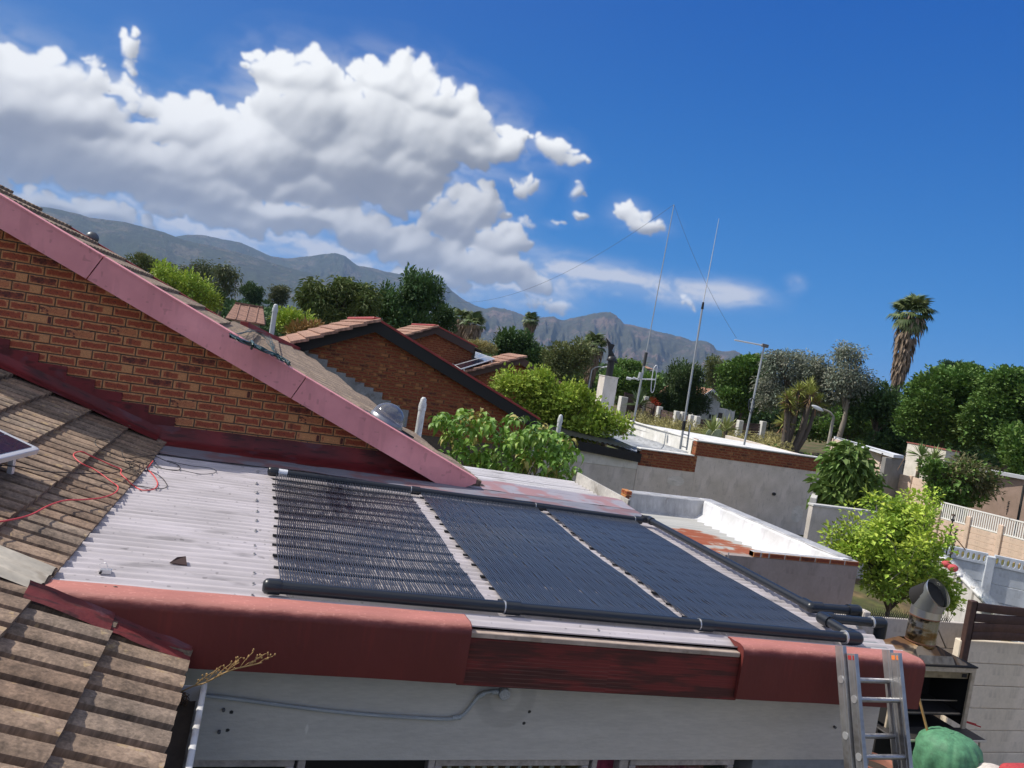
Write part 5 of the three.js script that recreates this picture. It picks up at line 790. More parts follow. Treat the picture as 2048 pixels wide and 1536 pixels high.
{
  const w = 24.5, b = at(1488, 890, w), top = at(1529, 690, w), t = thing('crossarm_pole', 'thin galvanised pole with a single crossarm above the parapet', 'pole');
  part(t, 'pole', rod(b, top, 0.034, 0.03, 10), galv); part(t, 'crossarm', rod(at(1469, 680, w), at(1532, 692, w), 0.024, 0.024, 8), M(lin(0.6, 0.61, 0.62), { metalness: 0.4, roughness: 0.4 })); part(t, 'head_clamp', bar(at(1524, 690, w), at(1536, 693, w), 0.13, 0.10), M(lin(0.16, 0.15, 0.15)));
  part(t, 'coiled_lead', [tube([[1503, 830], [1497, 815], [1499, 800], [1505, 796], [1509, 806], [1506, 820], [1502, 826]].map(([x, y]) => at(x, y, w - 0.1)), 0.012, 5), tube([[1504, 826], [1500, 812], [1503, 797], [1508, 800], [1508, 815]].map(([x, y]) => at(x, y, w - 0.08)), 0.012, 5)], rubber);
}
// ---- street lamps
function lamp(label, base, top, end, r, mat) { const t = thing('street_lamp', label, 'street lamp'); part(t, 'pole', rod(base, top, r, r * 0.7, 12), mat); const e = end.clone(), m = top.clone().lerp(e, 0.35).add(V(0, 0.12, 0)); part(t, 'arm', tube([top.clone().lerp(base, 0.04), top, m, e], r * 0.55, 8, 24), mat); const d = e.clone().sub(m).normalize(); part(t, 'lamp_head', new THREE.SphereGeometry(0.5, 14, 8).scale(0.8, 0.14, 0.24).applyQuaternion(new THREE.Quaternion().setFromUnitVectors(V(1, 0, 0), d)).translate(e.x + d.x * 0.3, e.y, e.z + d.z * 0.3), M(lin(0.6, 0.62, 0.64), { roughness: 0.4 })); }
lamp('curved grey street lamp left of the white chimney', onY(1168, 830, 0.0).setY(0).lerp(at(1172, 800, 60), 1).setY(0), at(1183, 741, 60), at(1203, 733, 60), 0.09, galv);
{ const w = 46, b = at(1655, 893, w), p = at(1667, 835, w); lamp('concrete street lamp post in front of the silvery tree', V(b.x, 0, b.z), V(p.x, p.y, p.z), at(1645, 818, w), 0.12, M(lin(0.45, 0.43, 0.38), { map: grainCoarse })); }
// ---- the white cottage across the road and its slatted fence
{
  const w = 78, t = thing('cottage', 'white cottage with a reddish tiled gable half hidden by green trees', 'house'), q = (x, y, k = w) => at(x, y, k), z = q(1420, 830).z;
  const x0 = onZ(1385, 830, z).x, x1 = onZ(1432, 835, z).x, x2 = onZ(1500, 850, z).x, top = onZ(1424, 781, z).y, e0 = onZ(1392, 806, z).y, e1 = onZ(1437, 797, z).y;
  const wm = plaster([0.72, 0.73, 0.72]), tm = M(lin(0.34, 0.18, 0.12), { map: tileTex });
  const gx = onZ(1421, 783, z).x, wl = part(t, 'gable_wall', slab([V(x0, 0, z), V(x1, 0, z), V(x1, e1, z), V(gx, top, z), V(x0, e0, z)], V(0, 0, -0.25)), wm);
  part(t, 'side_wall', boxAt(x1 + 0.003, x1 + 0.2, 0, e1 - 0.05, z - 7, z - 0.01), wm); part(t, 'annex_wall', [boxAt(x1 + 0.22, x2, 0, e1 - 1.0, z - 3.2, z - 3.0)], wm);
  part(t, 'roof', [slab([V(x0 - 0.4, e0 - 0.1, z + 0.3), V(gx, top + 0.05, z + 0.3), V(gx, top + 0.05, z - 8), V(x0 - 0.4, e0 - 0.1, z - 8)], V(0, 0.12, 0)), slab([V(gx, top + 0.05, z + 0.3), V(x1 + 0.5, e1 - 0.15, z + 0.3), V(x1 + 0.5, e1 - 0.15, z - 8), V(gx, top + 0.05, z - 8)], V(0, 0.12, 0))], tm);
  part(t, 'barge_board', [bar(V(x0 - 0.3, e0 - 0.12, z + 0.33), V(gx, top + 0.02, z + 0.33), 0.06, 0.26), bar(V(gx, top + 0.02, z + 0.33), V(x1 + 0.5, e1 - 0.18, z + 0.33), 0.06, 0.26)], M(lin(0.7, 0.71, 0.72)));
  const wn = (a, b, c, d) => { const p = onZ(a, b, z + 0.02), r = onZ(c, d, z + 0.02); const f = part(t, 'window', boxAt(p.x, r.x, r.y, p.y, z + 0.005, z + 0.05), M(lin(0.5, 0.52, 0.54))); part(f, 'pane', boxAt(p.x + 0.08, (p.x + r.x) / 2 - 0.04, r.y + 0.1, p.y - 0.1, z + 0.051, z + 0.056, 0.001), M(lin(0.03, 0.035, 0.04), { roughness: 0.1 })); part(f, 'pane', boxAt((p.x + r.x) / 2 + 0.04, r.x - 0.08, r.y + 0.1, p.y - 0.1, z + 0.051, z + 0.056, 0.001), M(lin(0.03, 0.035, 0.04), { roughness: 0.1 })); };
  wn(1417, 826, 1428, 841);
  part(t, 'door', boxAt(x1 + 1.6, x1 + 2.6, 0, 2.0, z - 2.995, z - 2.93), M(lin(0.05, 0.04, 0.035)));
}
{
  const pts = [[1244, 813, 70, 1], [1287, 826, 71, 0], [1314, 849, 66, 0], [1348, 859, 64, 0], [1361, 861, 64, 0], [1377, 868, 62, 0], [1389, 871, 61, 0], [1431, 876, 61, 0], [1474, 880, 60, 0], [1520, 882, 60, 0]];
  const t = thing('slatted_fence', 'brown slatted fence between white pillars across the road', 'fence'), pm = plaster([0.74, 0.73, 0.70]), sm2 = [[0.13, 0.085, 0.08], [0.15, 0.10, 0.095], [0.11, 0.075, 0.07]].map((c) => M(lin(...c), { map: grainCoarse }));
  const ps = pts.map(([x, y, w, big]) => { const p = at(x, y, w); return { x: p.x, z: p.z, y: p.y, big }; });
  ps.forEach((p) => { const s = p.big ? 0.32 : 0.2; part(t, 'pillar', boxAt(p.x - s, p.x + s, 0, p.y + (p.big ? 0.9 : 1.55), p.z - s, p.z + s, 0.02), pm); });
  for (let k = 0; k < ps.length - 1; k++) { const a = ps[k], b = ps[k + 1]; if (k === 3 || k === 5) continue; for (let r = 0; r < 7; r++) { const ya = a.y + 0.05 + r * 0.2, yb = b.y + 0.05 + r * 0.2; part(t, 'slat', bar(V(a.x, ya, a.z), V(b.x, yb, b.z), 0.03, r > 3 || k < 2 ? 0.185 : 0.13), sm2[(r + k) % 3]); } }
}
// ================================================================= walls, braai and yard at the right
// precast wall: posts with planks slotted between them
function precast(name, label, a, b, { h, bays, rows, mat, post = mat, pw = 0.11, top = 0.04, extra }) {
  const t = thing(name, label, 'wall'), d = b.clone().sub(a), L = Math.hypot(d.x, d.z), u = V(d.x / L, 0, d.z / L), R = mulberry(L * 977 | 0);
  for (let k = 0; k <= bays; k++) { const p = a.clone().addScaledVector(u, L * k / bays); part(t, 'post', bar(V(p.x, 0, p.z), V(p.x, h + top, p.z), pw, pw, u, 0.012), post); }
  for (let k = 0; k < bays; k++) for (let r = 0; r < rows; r++) { const p = a.clone().addScaledVector(u, L * k / bays + pw * 0.4), q = a.clone().addScaledVector(u, L * (k + 1) / bays - pw * 0.4), y = h * (r + 0.5) / rows, o = (R() - 0.5) * 0.008; p.y = q.y = y; const nn = V(-u.z, 0, u.x).multiplyScalar(o); part(t, 'plank', bar(p.add(nn), q.add(nn), 0.05, h / rows - 0.006, V(0, 1, 0), 0.008), mat); }
  return { t, u, L };
}
const peach = plaster([0.78, 0.60, 0.48]), cream = plaster([0.78, 0.68, 0.54]), greyWall = plaster([0.66, 0.60, 0.55]), blueWhite = plaster([0.66, 0.71, 0.78]);
{
  const z = -7.15, a = onZ(1912, 1300, z), q = onZ(1925, 1278, z), o = precast('cream_wall', 'tall cream precast wall topped with dark slats beside the braai', V(q.x - 0.02, 0, z), V(q.x + 3.2, 0, z), { h: q.y, bays: 2, rows: 6, mat: cream, pw: 0.1, top: 0 });
  const dk = [[0.10, 0.045, 0.03], [0.12, 0.055, 0.035], [0.085, 0.04, 0.03]].map((c) => M(lin(...c), { map: grainCoarse, bumpMap: bumpFine, bumpScale: 0.003, roughness: 0.7 }));
  for (let k = 0; k < 4; k++) { const y = q.y + 0.075 + k * 0.118, sag = [0.02, -0.01, 0.015, -0.02][k]; part(o.t, 'slat', sheet(12, 4, (u, v) => { const x = q.x + 0.02 + u * 3.1, c = [[0.05, 0.0], [0.05, 0.03], [-0.05, 0.03], [-0.05, 0.0], [0.05, 0.0]][Math.round(v * 4)]; return V(x, y + c[0] + sag * Math.sin(u * 7 + k * 2), z + 0.06 + c[1]); }, (u, v) => [u * 3, v * 0.3]), dk[k % 3]); }
  part(o.t, 'slat_post', boxAt(q.x - 0.06, q.x + 0.04, q.y - 0.9, q.y + 0.5, z + 0.02, z + 0.09, 0.006), dk[2]); part(o.t, 'slat_post', boxAt(q.x + 1.6, q.x + 1.7, q.y - 0.2, q.y + 0.5, z + 0.02, z + 0.06, 0.006), dk[1]);
}
{
  const z = -7.65, a = onZ(1700, 1226, z), b = onZ(1915, 1247, z), o = precast('grey_wall', 'low grey precast wall with black wall spikes behind the flue', V(a.x - 0.35, 0, z), V(b.x + 0.45, 0, z), { h: (a.y + b.y) / 2, bays: 1, rows: 5, mat: greyWall, pw: 0.12, top: 0.06 });
  const px = onZ(1727, 1228, z).x; part(o.t, 'post', boxAt(px - 0.05, px + 0.05, 0, a.y + 0.05, z - 0.06, z + 0.07, 0.012), greyWall);
  const sp = [], R = mulberry(77); for (let x = a.x - 0.3; x < b.x - 0.15; x += 0.034) { const y = (a.y + b.y) / 2; for (const s of [-1, 1]) { const p = V(x, y, z + 0.02 * s), e = V(x + s * 0.03 + (R() - 0.5) * 0.02, y + 0.10 + 0.03 * R(), z + s * 0.05); sp.push(new THREE.ConeGeometry(0.007, p.distanceTo(e), 4).translate(0, p.distanceTo(e) / 2, 0).applyQuaternion(new THREE.Quaternion().setFromUnitVectors(V(0, 1, 0), e.clone().sub(p).normalize())).translate(p.x, p.y, p.z)); } }
  part(o.t, 'wall_spike', sp, rubberBlack).userData.kind = 'stuff';
}
// ---- the braai: steel firebox, hood and stained flue
{
  const zf = -6.45, zb = -7.0, t = thing('braai', 'steel built in barbecue with an open firebox and a heat stained flue', 'barbecue');
  const A = onZ(1954, 1337, zf), S = onZ(1954, 1459, zf), x1 = A.x, y1 = A.y, y0 = S.y, x0 = x1 - 1.12;
  const st = M(lin(0.42, 0.36, 0.27), { metalness: 0.4, roughness: 0.5, map: grainCoarse }), soot = M(lin(0.012, 0.011, 0.011), { roughness: 0.9 });
  const heat = tex(256, 256, (u, v) => { const a = pf(u, v, 4, 5, 191), s = smooth(0.40, 0.70, a + 0.25 * v - 0.1), d = smooth(0.62, 0.72, pf(u, v * 0.4, 7, 4, 193)); const c = [mix(0.62, 0.80, s), mix(0.50, 0.80, s), mix(0.36, 0.80, s)]; return c.map((q) => q * (1 - 0.55 * d)); });
  const fl = M(lin(0.72, 0.70, 0.68), { metalness: 0.85, roughness: 0.30, map: heat, roughnessMap: grainCoarse });
  part(t, 'frame', [boxAt(x1 - 0.055, x1, y0, y1, zf - 0.03, zf), boxAt(x0, x1, y1 - 0.055, y1 + 0.001, zf - 0.032, zf + 0.001), boxAt(x0, x0 + 0.05, y0, y1, zf - 0.03, zf)], M(lin(0.62, 0.53, 0.40), { map: grainCoarse, roughness: 0.5 }));
  part(t, 'firebox', [boxAt(x0 + 0.01, x1 - 0.01, y0 + 0.02, y1 - 0.02, zb, zb + 0.01), boxAt(x1 - 0.02, x1 - 0.008, y0 + 0.02, y1 - 0.02, zb + 0.011, zf - 0.031), boxAt(x0 + 0.008, x0 + 0.02, y0 + 0.02, y1 - 0.02, zb + 0.011, zf - 0.031), boxAt(x0 + 0.021, x1 - 0.021, y0 + 0.14, y0 + 0.152, zb + 0.011, zf - 0.033)], soot);
  part(t, 'top_plate', boxAt(x0 - 0.01, x1 + 0.005, y1 + 0.003, y1 + 0.02, zb - 0.02, zf + 0.015), soot);
  part(t, 'lintel_panel', boxAt(x0 + 0.055, x1 - 0.06, y1 - 0.14, y1 - 0.058, zf - 0.05, zf - 0.035), M(lin(0.36, 0.31, 0.2), { metalness: 0.5, roughness: 0.45, map: grainCoarse })); part(t, 'badge', boxAt(x1 - 0.16, x1 - 0.09, y1 - 0.12, y1 - 0.08, zf - 0.034, zf - 0.028), soot);
  part(t, 'grid_rail', rod(V(x0 + 0.05, y0 + 0.27, zf - 0.12), V(x1 - 0.06, y0 + 0.27, zf - 0.12), 0.008, 0.008, 8), st); part(t, 'shelf_rail', bar(V(x0 + 0.06, y0 + 0.155, zf - 0.05), V(x1 - 0.07, y0 + 0.155, zf - 0.05), 0.02, 0.02), st);
  part(t, 'socket_box', boxAt(x1 - 0.36, x1 - 0.22, y0 + 0.25, y0 + 0.40, zb + 0.012, zb + 0.05), M(lin(0.14, 0.14, 0.13))); part(t, 'hose', tube([V(x0 + 0.15, y1 - 0.22, zb + 0.05), V(x0 + 0.45, y1 - 0.27, zb + 0.06), V(x0 + 0.62, y1 - 0.25, zb + 0.06), V(x0 + 0.68, y1 - 0.18, zb + 0.05)], 0.007, 6), M(lin(0.25, 0.10, 0.06)));
  part(t, 'shelf', boxAt(x0 - 0.1, x1 + 0.03, y0 - 0.012, y0 + 0.004, zf - 0.035, zf + 0.24), M(lin(0.085, 0.08, 0.08), { metalness: 0.3, roughness: 0.5, map: grainCoarse })); part(t, 'shelf_edge', boxAt(x0 - 0.1, x1 + 0.032, y0 - 0.02, y0 + 0.006, zf + 0.241, zf + 0.25), M(lin(0.55, 0.5, 0.42)));
  part(t, 'leg', bar(V(x1 - 0.02, y0 - 0.02, zf + 0.2), V(x1 + 0.12, 0.0, zf + 0.32), 0.02, 0.02, V(1, 0, 0)), M(lin(0.58, 0.5, 0.38))); part(t, 'leg', bar(V(x1 - 0.26, y0 - 0.02, zf + 0.2), V(x1 - 0.2, 0, zf + 0.3), 0.02, 0.02, V(1, 0, 0)), M(lin(0.58, 0.5, 0.38)));
  part(t, 'base_cabinet', boxAt(x0 + 0.0, x1 - 0.05, 0.0, y0 - 0.03, zb, zf - 0.10), soot);
  const fb = onZ(1840, 1284, -6.74), fx = fb.x, fy = fb.y, r = 0.155, fz = -6.74;
  const hood = (a, b) => { const P = [[x0 + 0.12, y1 + 0.02, zf - 0.02], [x1 - 0.08, y1 + 0.02, zf - 0.02], [x1 - 0.08, y1 + 0.02, zb], [x0 + 0.12, y1 + 0.02, zb]].map((q) => V(...q)), Q = [[fx - r, fy, fz + r * 0.8], [fx + r, fy, fz + r * 0.8], [fx + r, fy, fz - r], [fx - r, fy, fz - r]].map((q) => V(...q)); const i = a, j = b; return slab([P[i], P[j], Q[j], Q[i]], V(0, -0.006, 0)); };
  part(t, 'hood', [hood(0, 1), hood(1, 2), hood(2, 3), hood(3, 0)], M(lin(0.50, 0.40, 0.28), { metalness: 0.55, roughness: 0.45, map: heat }));
  part(t, 'hood_panel', slab([V(fx - 0.30, y1 + 0.03, zf + 0.004), V(fx + 0.22, y1 + 0.03, zf + 0.004), V(fx + 0.20, y1 + 0.11, zf - 0.03), V(fx - 0.28, y1 + 0.11, zf - 0.03)], V(0, 0.002, 0.006)), st);
  const FH = 0.30; part(t, 'flue', new THREE.CylinderGeometry(r, r * 1.02, FH + 0.03, 32, 1, true).translate(fx, fy + FH / 2 - 0.01, fz), fl); part(t, 'flue_seam', [0.015, FH].map((k) => new THREE.CylinderGeometry(r * 1.035, r * 1.035, 0.012, 32).translate(fx, fy + k, fz)), M(lin(0.25, 0.12, 0.08), { metalness: 0.5, roughness: 0.5 })).userData.kind = 'stuff';
  // tilted open cowl: mitred drums
  const c0 = V(fx, fy + FH, fz), ax1 = V(0.02, 1, 0.06).normalize(), ax2 = V(0.12, 0.60, 0.79).normalize();
  const drum = (p, ax, q, ax2b, rr) => sheet(36, 1, (u, v) => { const a = u * 2 * Math.PI, k = v < 0.5 ? [p, ax] : [q, ax2b], e1 = V(1, 0, 0).addScaledVector(k[1], -k[1].x).normalize(), e2 = k[1].clone().cross(e1); return k[0].clone().addScaledVector(e1, Math.cos(a) * rr).addScaledVector(e2, Math.sin(a) * rr); }, (u, v) => [u * 1.1, v * 0.3]);
  const mid = V(0.07, 0.86, 0.48).normalize(), c1 = c0.clone().addScaledVector(ax1, 0.09), c2 = c1.clone().addScaledVector(V(0.05, 0.93, 0.3).normalize(), 0.12), c3 = c2.clone().addScaledVector(mid, 0.11);
  const bright = M(lin(0.62, 0.62, 0.62), { metalness: 0.9, roughness: 0.28, side: THREE.DoubleSide });
  part(t, 'cowl_ring', drum(c0, V(0, 1, 0), c1, ax1, r * 1.03), bright); part(t, 'cowl_elbow', [drum(c1, ax1, c2, mid, r * 1.03), drum(c2, mid, c3, ax2, r * 1.04)], M(lin(0.34, 0.35, 0.34), { metalness: 0.8, roughness: 0.35 })); part(t, 'cowl_rim', drum(c3, ax2, c3.clone().addScaledVector(ax2, 0.015), ax2, r * 1.07), bright);
  part(t, 'cowl_inside', new THREE.CylinderGeometry(r, r * 0.98, 0.20, 28).applyQuaternion(new THREE.Quaternion().setFromUnitVectors(V(0, 1, 0), ax2)).translate(c3.x - ax2.x * 0.15, c3.y - ax2.y * 0.15, c3.z - ax2.z * 0.15), soot);
  part(t, 'stay_rod', rod(onZ(1872, 1248, -6.7), onZ(1892, 1296, -6.7), 0.008, 0.008, 6), st);
  const tg = onY(1915, 1440, y0 + 0.03), tg2 = onY(1957, 1454, y0 + 0.03), red = M(lin(0.42, 0.015, 0.02), { roughness: 0.4 }), tt = thing('tongs', 'red handled tongs lying across the barbecue shelf', 'tongs'); for (const s of [-1, 1]) part(tt, 'handle', bar(tg.clone().add(V(0, 0.01, s * 0.012)), tg2.clone().add(V(0, 0.015, s * 0.03)), 0.014, 0.012), red);
  const h0 = onZ(1837, 1392, zf + 0.30), h1 = onZ(1862, 1490, zf + 0.42); solo('broom_handle', rod(h0, h1.clone().add(h1.clone().sub(h0).multiplyScalar(0.8)), 0.013, 0.013, 10), M(lin(0.55, 0.33, 0.12), { map: grainFine, roughness: 0.5 }), 'yellow wooden broom handle leaning against the barbecue', 'broom');
}
// ---- covered kettle, pot and cushions by the barbecue
{
  const c = at(1897, 1512, 7.9), R = mulberry(5), t = thing('covered_barbecue', 'round barbecue wrapped in a crumpled green cover', 'barbecue cover');
  const g = sheet(72, 26, (u, v) => { const a = u * 2 * Math.PI, pr = [[0.001, 0.235], [0.10, 0.232], [0.19, 0.205], [0.255, 0.13], [0.285, 0.03], [0.275, -0.12], [0.24, -0.3], [0.25, -0.6], [0.27, -0.8]], f = v * 8, i = Math.min(7, Math.floor(f)), k = f - i, r = mix(pr[i][0], pr[i + 1][0], k), y = mix(pr[i][1], pr[i + 1][1], k); const fold = (0.5 - Math.abs(fbm(Math.cos(a) * 3 + 4, Math.sin(a) * 3 + 4, y * 2.2, 4) - 0.5) * 2) * 0.07 * smooth(0, 0.25, r) + 0.012 * Math.sin(a * 9 + y * 10) * smooth(0.1, 0.7, v); return V(c.x + Math.cos(a) * (r + fold), c.y + y + 0.018 * (fbm(Math.cos(a) * 6, Math.sin(a) * 6, r * 20, 3) - 0.5), c.z + Math.sin(a) * (r + fold)); }, (u, v) => [u * 2, v * 1.2]);
  part(t, 'cover', g, M(lin(0.10, 0.29, 0.155), { map: grainFine, roughness: 0.7, side: THREE.DoubleSide })); part(t, 'stand', rod(V(c.x, 0, c.z), V(c.x, c.y, c.z), 0.15, 0.2, 12), rubberBlack);
  const p = at(1755, 1524, 8.0), pt = thing('flower_pot', 'empty terracotta pot half behind the ladder', 'pot'); const pm = M(lin(0.36, 0.15, 0.10), { map: grainCoarse, roughness: 0.8 });
  part(pt, 'pot', new THREE.LatheGeometry([[0.12, -0.36], [0.185, -0.06], [0.215, -0.06], [0.22, 0.0], [0.20, 0.005], [0.185, -0.04], [0.16, -0.10]].map((q) => new THREE.Vector2(...q)), 28).translate(p.x, p.y, p.z), pm); part(pt, 'soil', new THREE.CylinderGeometry(0.172, 0.165, 0.03, 20).translate(p.x, p.y - 0.09, p.z), M(lin(0.05, 0.035, 0.025), { map: grainFine }));
  part(pt, 'plinth', new THREE.CylinderGeometry(0.16, 0.18, Math.max(0.05, p.y - 0.36), 16).translate(p.x, (p.y - 0.36) / 2, p.z), greyWall);
  const w = at(1984, 1560, 7.6); const cs = thing('white_cushion', 'pale round cushion beside the green cover', 'cushion'); part(cs, 'cushion', new THREE.SphereGeometry(0.2, 24, 14).scale(1.05, 0.72, 0.9).translate(w.x, w.y, w.z), M(lin(0.66, 0.60, 0.55), { map: grainFine })); part(cs, 'stool', new THREE.CylinderGeometry(0.15, 0.13, w.y - 0.1, 16).translate(w.x, (w.y - 0.1) / 2, w.z), M(lin(0.1, 0.08, 0.07)));
  const rd = at(2044, 1556, 7.5); const rc = thing('red_cushion', 'red cushion at the bottom right corner', 'cushion'); part(rc, 'cushion', new RoundedBoxGeometry(0.36, 0.2, 0.3, 4, 0.08).translate(rd.x, rd.y, rd.z), M(lin(0.55, 0.06, 0.07), { map: grainFine })); part(rc, 'seat_frame', boxAt(rd.x - 0.15, rd.x + 0.15, 0, rd.y - 0.1, rd.z - 0.12, rd.z + 0.12), M(lin(0.1, 0.08, 0.07)));
}
// ---- street side walls
{
  const a = at(1626, 1012, 19.5), b = at(1760, 1040, 19.5); const t = thing('boundary_wall', 'plain grey boundary wall behind the leafy shrub', 'wall'); part(t, 'wall', boxAt(a.x, a.x + 3.2, 0, a.y, a.z - 0.15, a.z), plaster([0.58, 0.54, 0.51])); part(t, 'coping', boxAt(a.x - 0.02, a.x + 3.22, a.y, a.y + 0.05, a.z - 0.18, a.z + 0.03), plaster([0.6, 0.6, 0.6]));
  part(t, 'return_wall', bar(V(a.x + 0.3, a.y - 0.15, a.z - 0.4), V(a.x + 2.6, a.y - 0.15, a.z - 3.0), 0.15, 0.6), plaster([0.66, 0.65, 0.63]));
}
{
  // peach house across the way: long wall that faces the sun, then its end, coloured dark grey for shade
  const t = thing('peach_house', 'flat roofed peach house beyond the precast wall with an end wall coloured grey for shade', 'house'), h = 2.55, a = onY(1668, 877, h), b = onY(1806, 917, h), c = onY(1900, 942, h);
  const pm = plaster([0.72, 0.58, 0.49]), x = (a.x + b.x) / 2; const dd = b.clone().sub(a); 
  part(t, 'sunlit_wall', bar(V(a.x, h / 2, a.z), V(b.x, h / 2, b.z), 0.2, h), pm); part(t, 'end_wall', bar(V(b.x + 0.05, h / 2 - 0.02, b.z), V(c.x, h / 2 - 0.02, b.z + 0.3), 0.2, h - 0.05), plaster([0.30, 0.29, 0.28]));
  part(t, 'roof_slab', slab([V(a.x - 0.02, h, a.z), V(b.x - 0.02, h, b.z + 0.05), V(c.x + 0.3, h, b.z + 0.5), V(c.x + 6, h, a.z)], V(0, 0.14, 0)), M(lin(0.62, 0.64, 0.68)));
  const u = dd.clone().setY(0).normalize(), dk = M(lin(0.06, 0.05, 0.045)), n = V(-Math.abs(u.z), 0, Math.sign(u.z) * u.x); if (n.x > 0) n.negate(); const opening = (px, py, w, hh, nm) => { const p = onPlane(px, py, n, n.dot(a) + 0.1); const f = part(t, nm, bar(p.clone().addScaledVector(u, -w / 2), p.clone().addScaledVector(u, w / 2), 0.06, hh, V(0, 1, 0)), M(lin(0.28, 0.17, 0.11))); part(f, 'pane', bar(p.clone().addScaledVector(u, -w / 2 + 0.08).addScaledVector(n, 0.04), p.clone().addScaledVector(u, w / 2 - 0.08).addScaledVector(n, 0.04), 0.03, hh - 0.16, V(0, 1, 0)), M(lin(0.05, 0.055, 0.06), { roughness: 0.1 })); };
  opening(1708, 926, 1.2, 0.55, 'window'); opening(1741, 938, 1.1, 0.9, 'window'); part(t, 'downpipe', rod(onPlane(1733, 893, n, n.dot(a) + 0.16), onPlane(1735, 945, n, n.dot(a) + 0.16), 0.05, 0.05, 8), pm);
  part(t, 'wall_light', boxAt(0, 0.3, 0, 0.22, 0, 0.1).translate(onZ(1832, 937, b.z + 0.25).x, onZ(1832, 937, b.z + 0.25).y - 0.1, b.z + 0.25), M(lin(0.7, 0.6, 0.42)));
}
{
  const h = 1.85, a = onY(1736, 931, h), b = onY(1873, 966, h), o = precast('peach_wall', 'sunlit peach precast wall in front of the peach house', V(a.x, 0, a.z), V(b.x, 0, b.z), { h, bays: 3, rows: 6, mat: peach, pw: 0.16 });
  // low wall with a white palisade
  const a2 = onY(1880, 1058, 0.0), h2 = 0.85, A = onY(1876, 1036, h2), B = onY(2070, 1088, h2), q = precast('palisade_wall', 'low peach precast wall carrying a white palisade fence', V(A.x, 0, A.z), V(B.x, 0, B.z), { h: h2, bays: 3, rows: 4, mat: peach, pw: 0.16, top: 0.35 });
  const n = 44, wm = M(lin(0.80, 0.79, 0.76), { roughness: 0.4 }), pq = (k, y) => { const p = A.clone().lerp(B, k); p.y = y; return p; };
  for (let k = 0; k < n; k++) { const p = pq((k + 0.5) / n, 0); part(q.t, 'pale', bar(V(p.x, h2 + 0.02, p.z), V(p.x, h2 + 0.62, p.z), 0.025, 0.04, q.u), wm); } part(q.t, 'rail', bar(pq(0, h2 + 0.62), pq(1, h2 + 0.62), 0.05, 0.05), wm); part(q.t, 'rail', bar(pq(0, h2 + 0.04), pq(1, h2 + 0.04), 0.05, 0.05), wm);
  const t = thing('long_brown_house', 'low brown rendered house with a pale roof edge behind the palisade', 'house'), w1 = at(1955, 940, 36), w2 = at(2060, 966, 33); part(t, 'wall', bar(V(w1.x, w1.y / 2, w1.z), V(w2.x + 2, w2.y / 2, w2.z), 0.2, w1.y), plaster([0.42, 0.30, 0.24])); part(t, 'roof_edge', bar(V(w1.x - 0.3, w1.y + 0.05, w1.z), V(w2.x + 2.3, w2.y + 0.12, w2.z), 0.5, 0.16), M(lin(0.55, 0.56, 0.58)));
  part(t, 'downpipe', rod(V(w2.x - 0.6, 0, w2.z + 0.25), V(w2.x - 0.55, w2.y - 0.1, w2.z + 0.2), 0.05, 0.05, 8), M(lin(0.03, 0.03, 0.03)));
}
{
  // bluish white wall with a pierced top, and the spiked wall that meets it
  const h = 1.72, a = onY(1893, 1090, h), b = onY(2075, 1128, h), q = precast('pierced_wall', 'bluish white precast wall with pierced ornamental top panels at the right edge', V(a.x, 0, a.z), V(b.x, 0, b.z), { h: h - 0.24, bays: 2, rows: 4, mat: blueWhite, pw: 0.17, top: 0.2 });
  const nn = V(-q.u.z, 0, q.u.x); for (let k = 0; k < 2; k++) { const sh = new THREE.Shape(), L = q.L / 2 - 0.14; sh.moveTo(0, 0); sh.lineTo(L, 0); sh.lineTo(L, 0.24); sh.lineTo(0, 0.24); sh.closePath(); for (let i = 0; i < 7; i++) { const x = L * (i + 0.5) / 7, e = new THREE.Path(); e.absellipse(x, 0.12, L / 7 * 0.34, 0.075, 0, 6.283, false, 0); sh.holes.push(e); } const g = metric(new THREE.ExtrudeGeometry(sh, { depth: 0.05, bevelEnabled: true, bevelSize: 0.006, bevelThickness: 0.006, bevelSegments: 1, curveSegments: 12 })); const m = part(q.t, 'pierced_panel', g, blueWhite); m.applyMatrix4(new THREE.Matrix4().makeBasis(q.u, V(0, 1, 0), V(q.u.x, 0, q.u.z).cross(V(0, 1, 0))).setPosition(a.x + q.u.x * (0.07 + k * q.L / 2), h - 0.235, a.z + q.u.z * (0.07 + k * q.L / 2))); }
  const c = onY(1860, 1087, 1.62), d = onY(1998, 1224, 1.62), s = precast('spiked_wall', 'white topped boundary wall with a line of pale wall spikes', V(c.x, 0, c.z), V(d.x, 0, d.z), { h: 1.6, bays: 4, rows: 4, mat: plaster([0.66, 0.64, 0.62]), pw: 0.15, top: 0.06 });
  part(s.t, 'coping', bar(V(c.x, 1.61, c.z), V(d.x, 1.61, d.z), 0.16, 0.03), plaster([0.78, 0.78, 0.77])); const sp = [], R = mulberry(3); for (let k = 0; k < 150; k++) { const p = V(c.x, 1.62, c.z).lerp(V(d.x, 1.62, d.z), k / 150); for (const e of [-1, 1]) sp.push(new THREE.ConeGeometry(0.008, 0.13, 4).rotateZ(e * 0.5).rotateY(R() * 0.4).translate(p.x + e * 0.03, p.y + 0.06, p.z)); } part(s.t, 'wall_spike', sp, M(lin(0.72, 0.74, 0.75))).userData.kind = 'stuff';
  const pm = M(lin(0.5, 0.08, 0.09)); for (const [x, y] of [[1893, 1128], [1906, 1136]]) { const p = onY(x, y, 1.75); solo('pink_flag', new THREE.SphereGeometry(0.09, 10, 8).scale(1, 0.8, 1).translate(p.x, p.y, p.z), pm, x < 1900 ? 'upper pink plastic cover on the spiked wall' : 'lower pink plastic cover on the spiked wall', 'cover'); }
}
